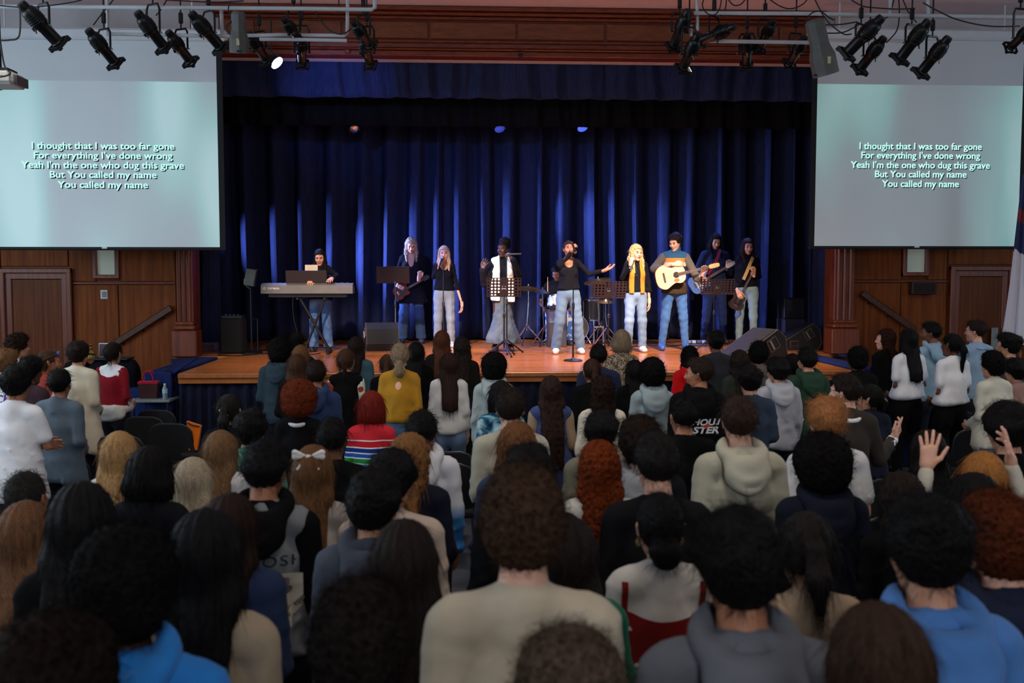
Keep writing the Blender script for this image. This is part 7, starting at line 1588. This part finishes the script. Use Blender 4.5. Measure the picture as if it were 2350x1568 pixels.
for lb, (root, fg, c) in PEOPLE.items():
    pr, ex, k = c.get('print'), c.get('extra'), fg.k; sgm = c['s']
    if pr == 'CK': print_text(root, fg, back_of(root, 't_shirt'), 'CK', .08, 1.3 * k, .075, cloth('print_purple', (84, 70, 160)), .14)
    if pr == 'HOLLI':
        pt = back_of(root, 'hoodie'); mw = cloth('print_white', (214, 214, 214))
        print_text(root, fg, pt, 'HOLLI', .05, 1.255 * k, .048, mw, .235, .25, .035); print_text(root, fg, pt, 'STER', .045, 1.19 * k, .05, mw, .215, .25, .035)
        wrap(root, pt, [(.0, 1.225 * k), (.05, 1.21 * k), (.085, 1.228 * k), (.06, 1.25 * k), (.04, 1.238 * k)], [(0, 1, 2, 3, 4)], 'printed_motif', cloth('print_red', (190, 60, 54)), .006)
        wrap(root, pt, [(-.06, 1.152 * k), (.15, 1.16 * k), (.15, 1.163 * k), (-.06, 1.155 * k)], [(0, 1, 2, 3)], 'printed_line', mw, .006)
    if pr == 'OOSH':
        pt = back_of(root, 'hoodie'); md = cloth('print_green', (30, 46, 48)); mr_ = cloth('print_maroon', (130, 40, 44)); gx = np.linspace(-.17, .175, 8); gz = np.linspace(1.01 * k, 1.235 * k, 6)
        wrap(root, pt, [(x, z) for z in gz for x in gx], [(j * 8 + i, j * 8 + i + 1, (j + 1) * 8 + i + 1, (j + 1) * 8 + i) for j in range(5) for i in range(7)], 'printed_patch', cloth('patch_cream', (196, 188, 170)), .004)
        print_text(root, fg, pt, 'SWOOSH', .0, 1.285 * k, .042, md, .345, 0, .004, spacing=1.15)
        for i, ln in enumerate(('International', 'Factory', '2005 US', 'Sport', 'life')): print_text(root, fg, pt, ln, (.05, .085, .115, .105, .085)[i], (1.213, 1.176, 1.1, 1.065, 1.03)[i] * k, .022, mr_, (.18, .1, .11, .07, .05)[i], 0, .012)
        wrap(root, pt, [(.02, 1.14 * k), (.06, 1.145 * k), (.15, 1.17 * k), (.07, 1.13 * k), (.03, 1.12 * k), (.005, 1.128 * k)], [(0, 1, 2, 3, 4, 5)], 'printed_swash', cloth('print_black', (20, 18, 20)), .007)
    T = np.eye(4); T[:3, :3] = fg.Hm * fg.hs; T[:3, 3] = fg.hc
    hp = lambda p: tuple(T[:3, :3] @ np.array(p) + T[:3, 3])
    if ex == 'sunglasses':
        for s_ in (-1, 1): MB().tube([hp((s_ * .065, .075, .085)), hp((s_ * .03, .09, .1)), hp((s_ * .01, .09, .1))], .011, 6).build('sunglasses', plain('glasses_blue', (80, 100, 190), .2), root)
        MB().tube([hp((.075, .07, .085)), hp((.09, 0, .06)), hp((.085, -.06, .03))], .004, 5).build('glasses_arm', M_BLACKP, root)
    if ex == 'fleece':
        V, F = grow([to((0, 0, .99 * k), .165, .05, .03), el((0, -.11, .93 * k), (.2, .08, .085), .05)], .016, post=lambda X, Y, Z, D: wrinkle(X, Y, Z, D, .006, [0, 1, 2, 3, 4, 5])); np_mesh('tied_fleece', V, F, [cloth('fleece_white', (206, 200, 192), weave=120)], root)
    if ex == 'keyhole':
        pt = back_of(root, 'sweater'); wrap(root, pt, [(.0 + .03 * math.cos(a), 1.36 * k + .04 * math.sin(a)) for a in np.linspace(0, 2 * pi, 14, endpoint=False)], [tuple(range(14))], 'keyhole', skin_mat('l'), .005)
    if ex == 'bow':
        mw = cloth('ribbon_white', (220, 216, 214)); b_ = np.array(hp((0, -.085, .09)))
        for s_ in (-1, 1):
            for an_, ln in ((.5, .07), (.05, .062)):
                V, F = grow([rc(b_ + [s_ * .008, -.01, 0], b_ + [s_ * ln * math.cos(an_), -.012, ln * math.sin(an_) * .6], .007, .0145, .008, .6)], .0045); np_mesh('bow_loop', V, F, [mw], root)
            MB().tube([b_, b_ + [s_ * .03, -.02, -.03], b_ + [s_ * .05, -.03, -.055]], [.005, .007, .006], 6).build('bow_tail', mw, root, True)
        MB().tube([b_ + [-.012, -.01, 0], b_ + [.012, -.01, 0]], .011, 8).build('bow_knot', mw, root, True)
    if ex == 'reddress':
        pt = back_of(root, 'sweater'); mr_ = cloth('dress_red', (118, 26, 22)); gx = np.linspace(-.155, .155, 15) * k; rows = 14; vs = []
        for j in range(rows):
            for x in gx: zt = 1.345 * k - .03 * k * (1 - (x / (.155 * k)) ** 2); vs.append((x * (1 + .15 * j / rows), zt + (.82 * k - zt) * j / (rows - 1)))
        fs = [(j * 15 + i, j * 15 + i + 1, (j + 1) * 15 + i + 1, (j + 1) * 15 + i) for j in range(rows - 1) for i in range(14)]; o = wrap(root, pt, vs, fs, 'dress', mr_, .007); o['label'] = 'red pinafore dress'
        for v in o.data.polygons: v.use_smooth = True
        for s_ in (-1, 1):
            xs = s_ * .145 * k; zz_ = np.linspace(1.335, 1.45, 7) * k; o = wrap(root, pt, [(xs - .011, z) for z in zz_] + [(xs + .011, z) for z in zz_], [(i, 7 + i, 8 + i, i + 1) for i in range(6)], 'dress_strap', mr_, .007)
            MB().lathe([(.006, -.012), (.009, 0), (.006, .014)], 8, Matrix.Translation(hp((s_ * .08, -.01, -.05)))).build('earring', plain('earring_gold', (200, 170, 120), .3, .8), root)
    if 'black cords' in lb:
        pt = back_of(root, 'hood')
        for x in (-.02, .015): MB().tube([(x, fg.hc[1] - .1, fg.hc[2] - .15), (x + .003, fg.hc[1] - .135, fg.hc[2] - .185), (x + .006, fg.hc[1] - .15, fg.hc[2] - .21)], .003, 5).build('cord', M_BLACKP, root)
    if 'clip' in lb.split():
        b_ = np.array(hp((.0, -.12, .01))); MB().tube([b_ + [-.03, -.01, .02], b_ + [0, -.022, .0], b_ + [.03, -.01, -.02]], [.006, .01, .006], 6).build('hair_clip', plain('clip_pearl', (190, 180, 160), .3), root)
    if 'glasses and' in lb: MB().tube([hp((.083, .09, .0)), hp((.085, .02, .008)), hp((.085, -.02, .005))], .003, 5).build('glasses_arm', M_CHROME, root); MB().tube([hp((-.083, .09, .0)), hp((-.085, .02, .008)), hp((-.085, -.02, .005))], .003, 5).build('glasses_arm', M_CHROME, root)
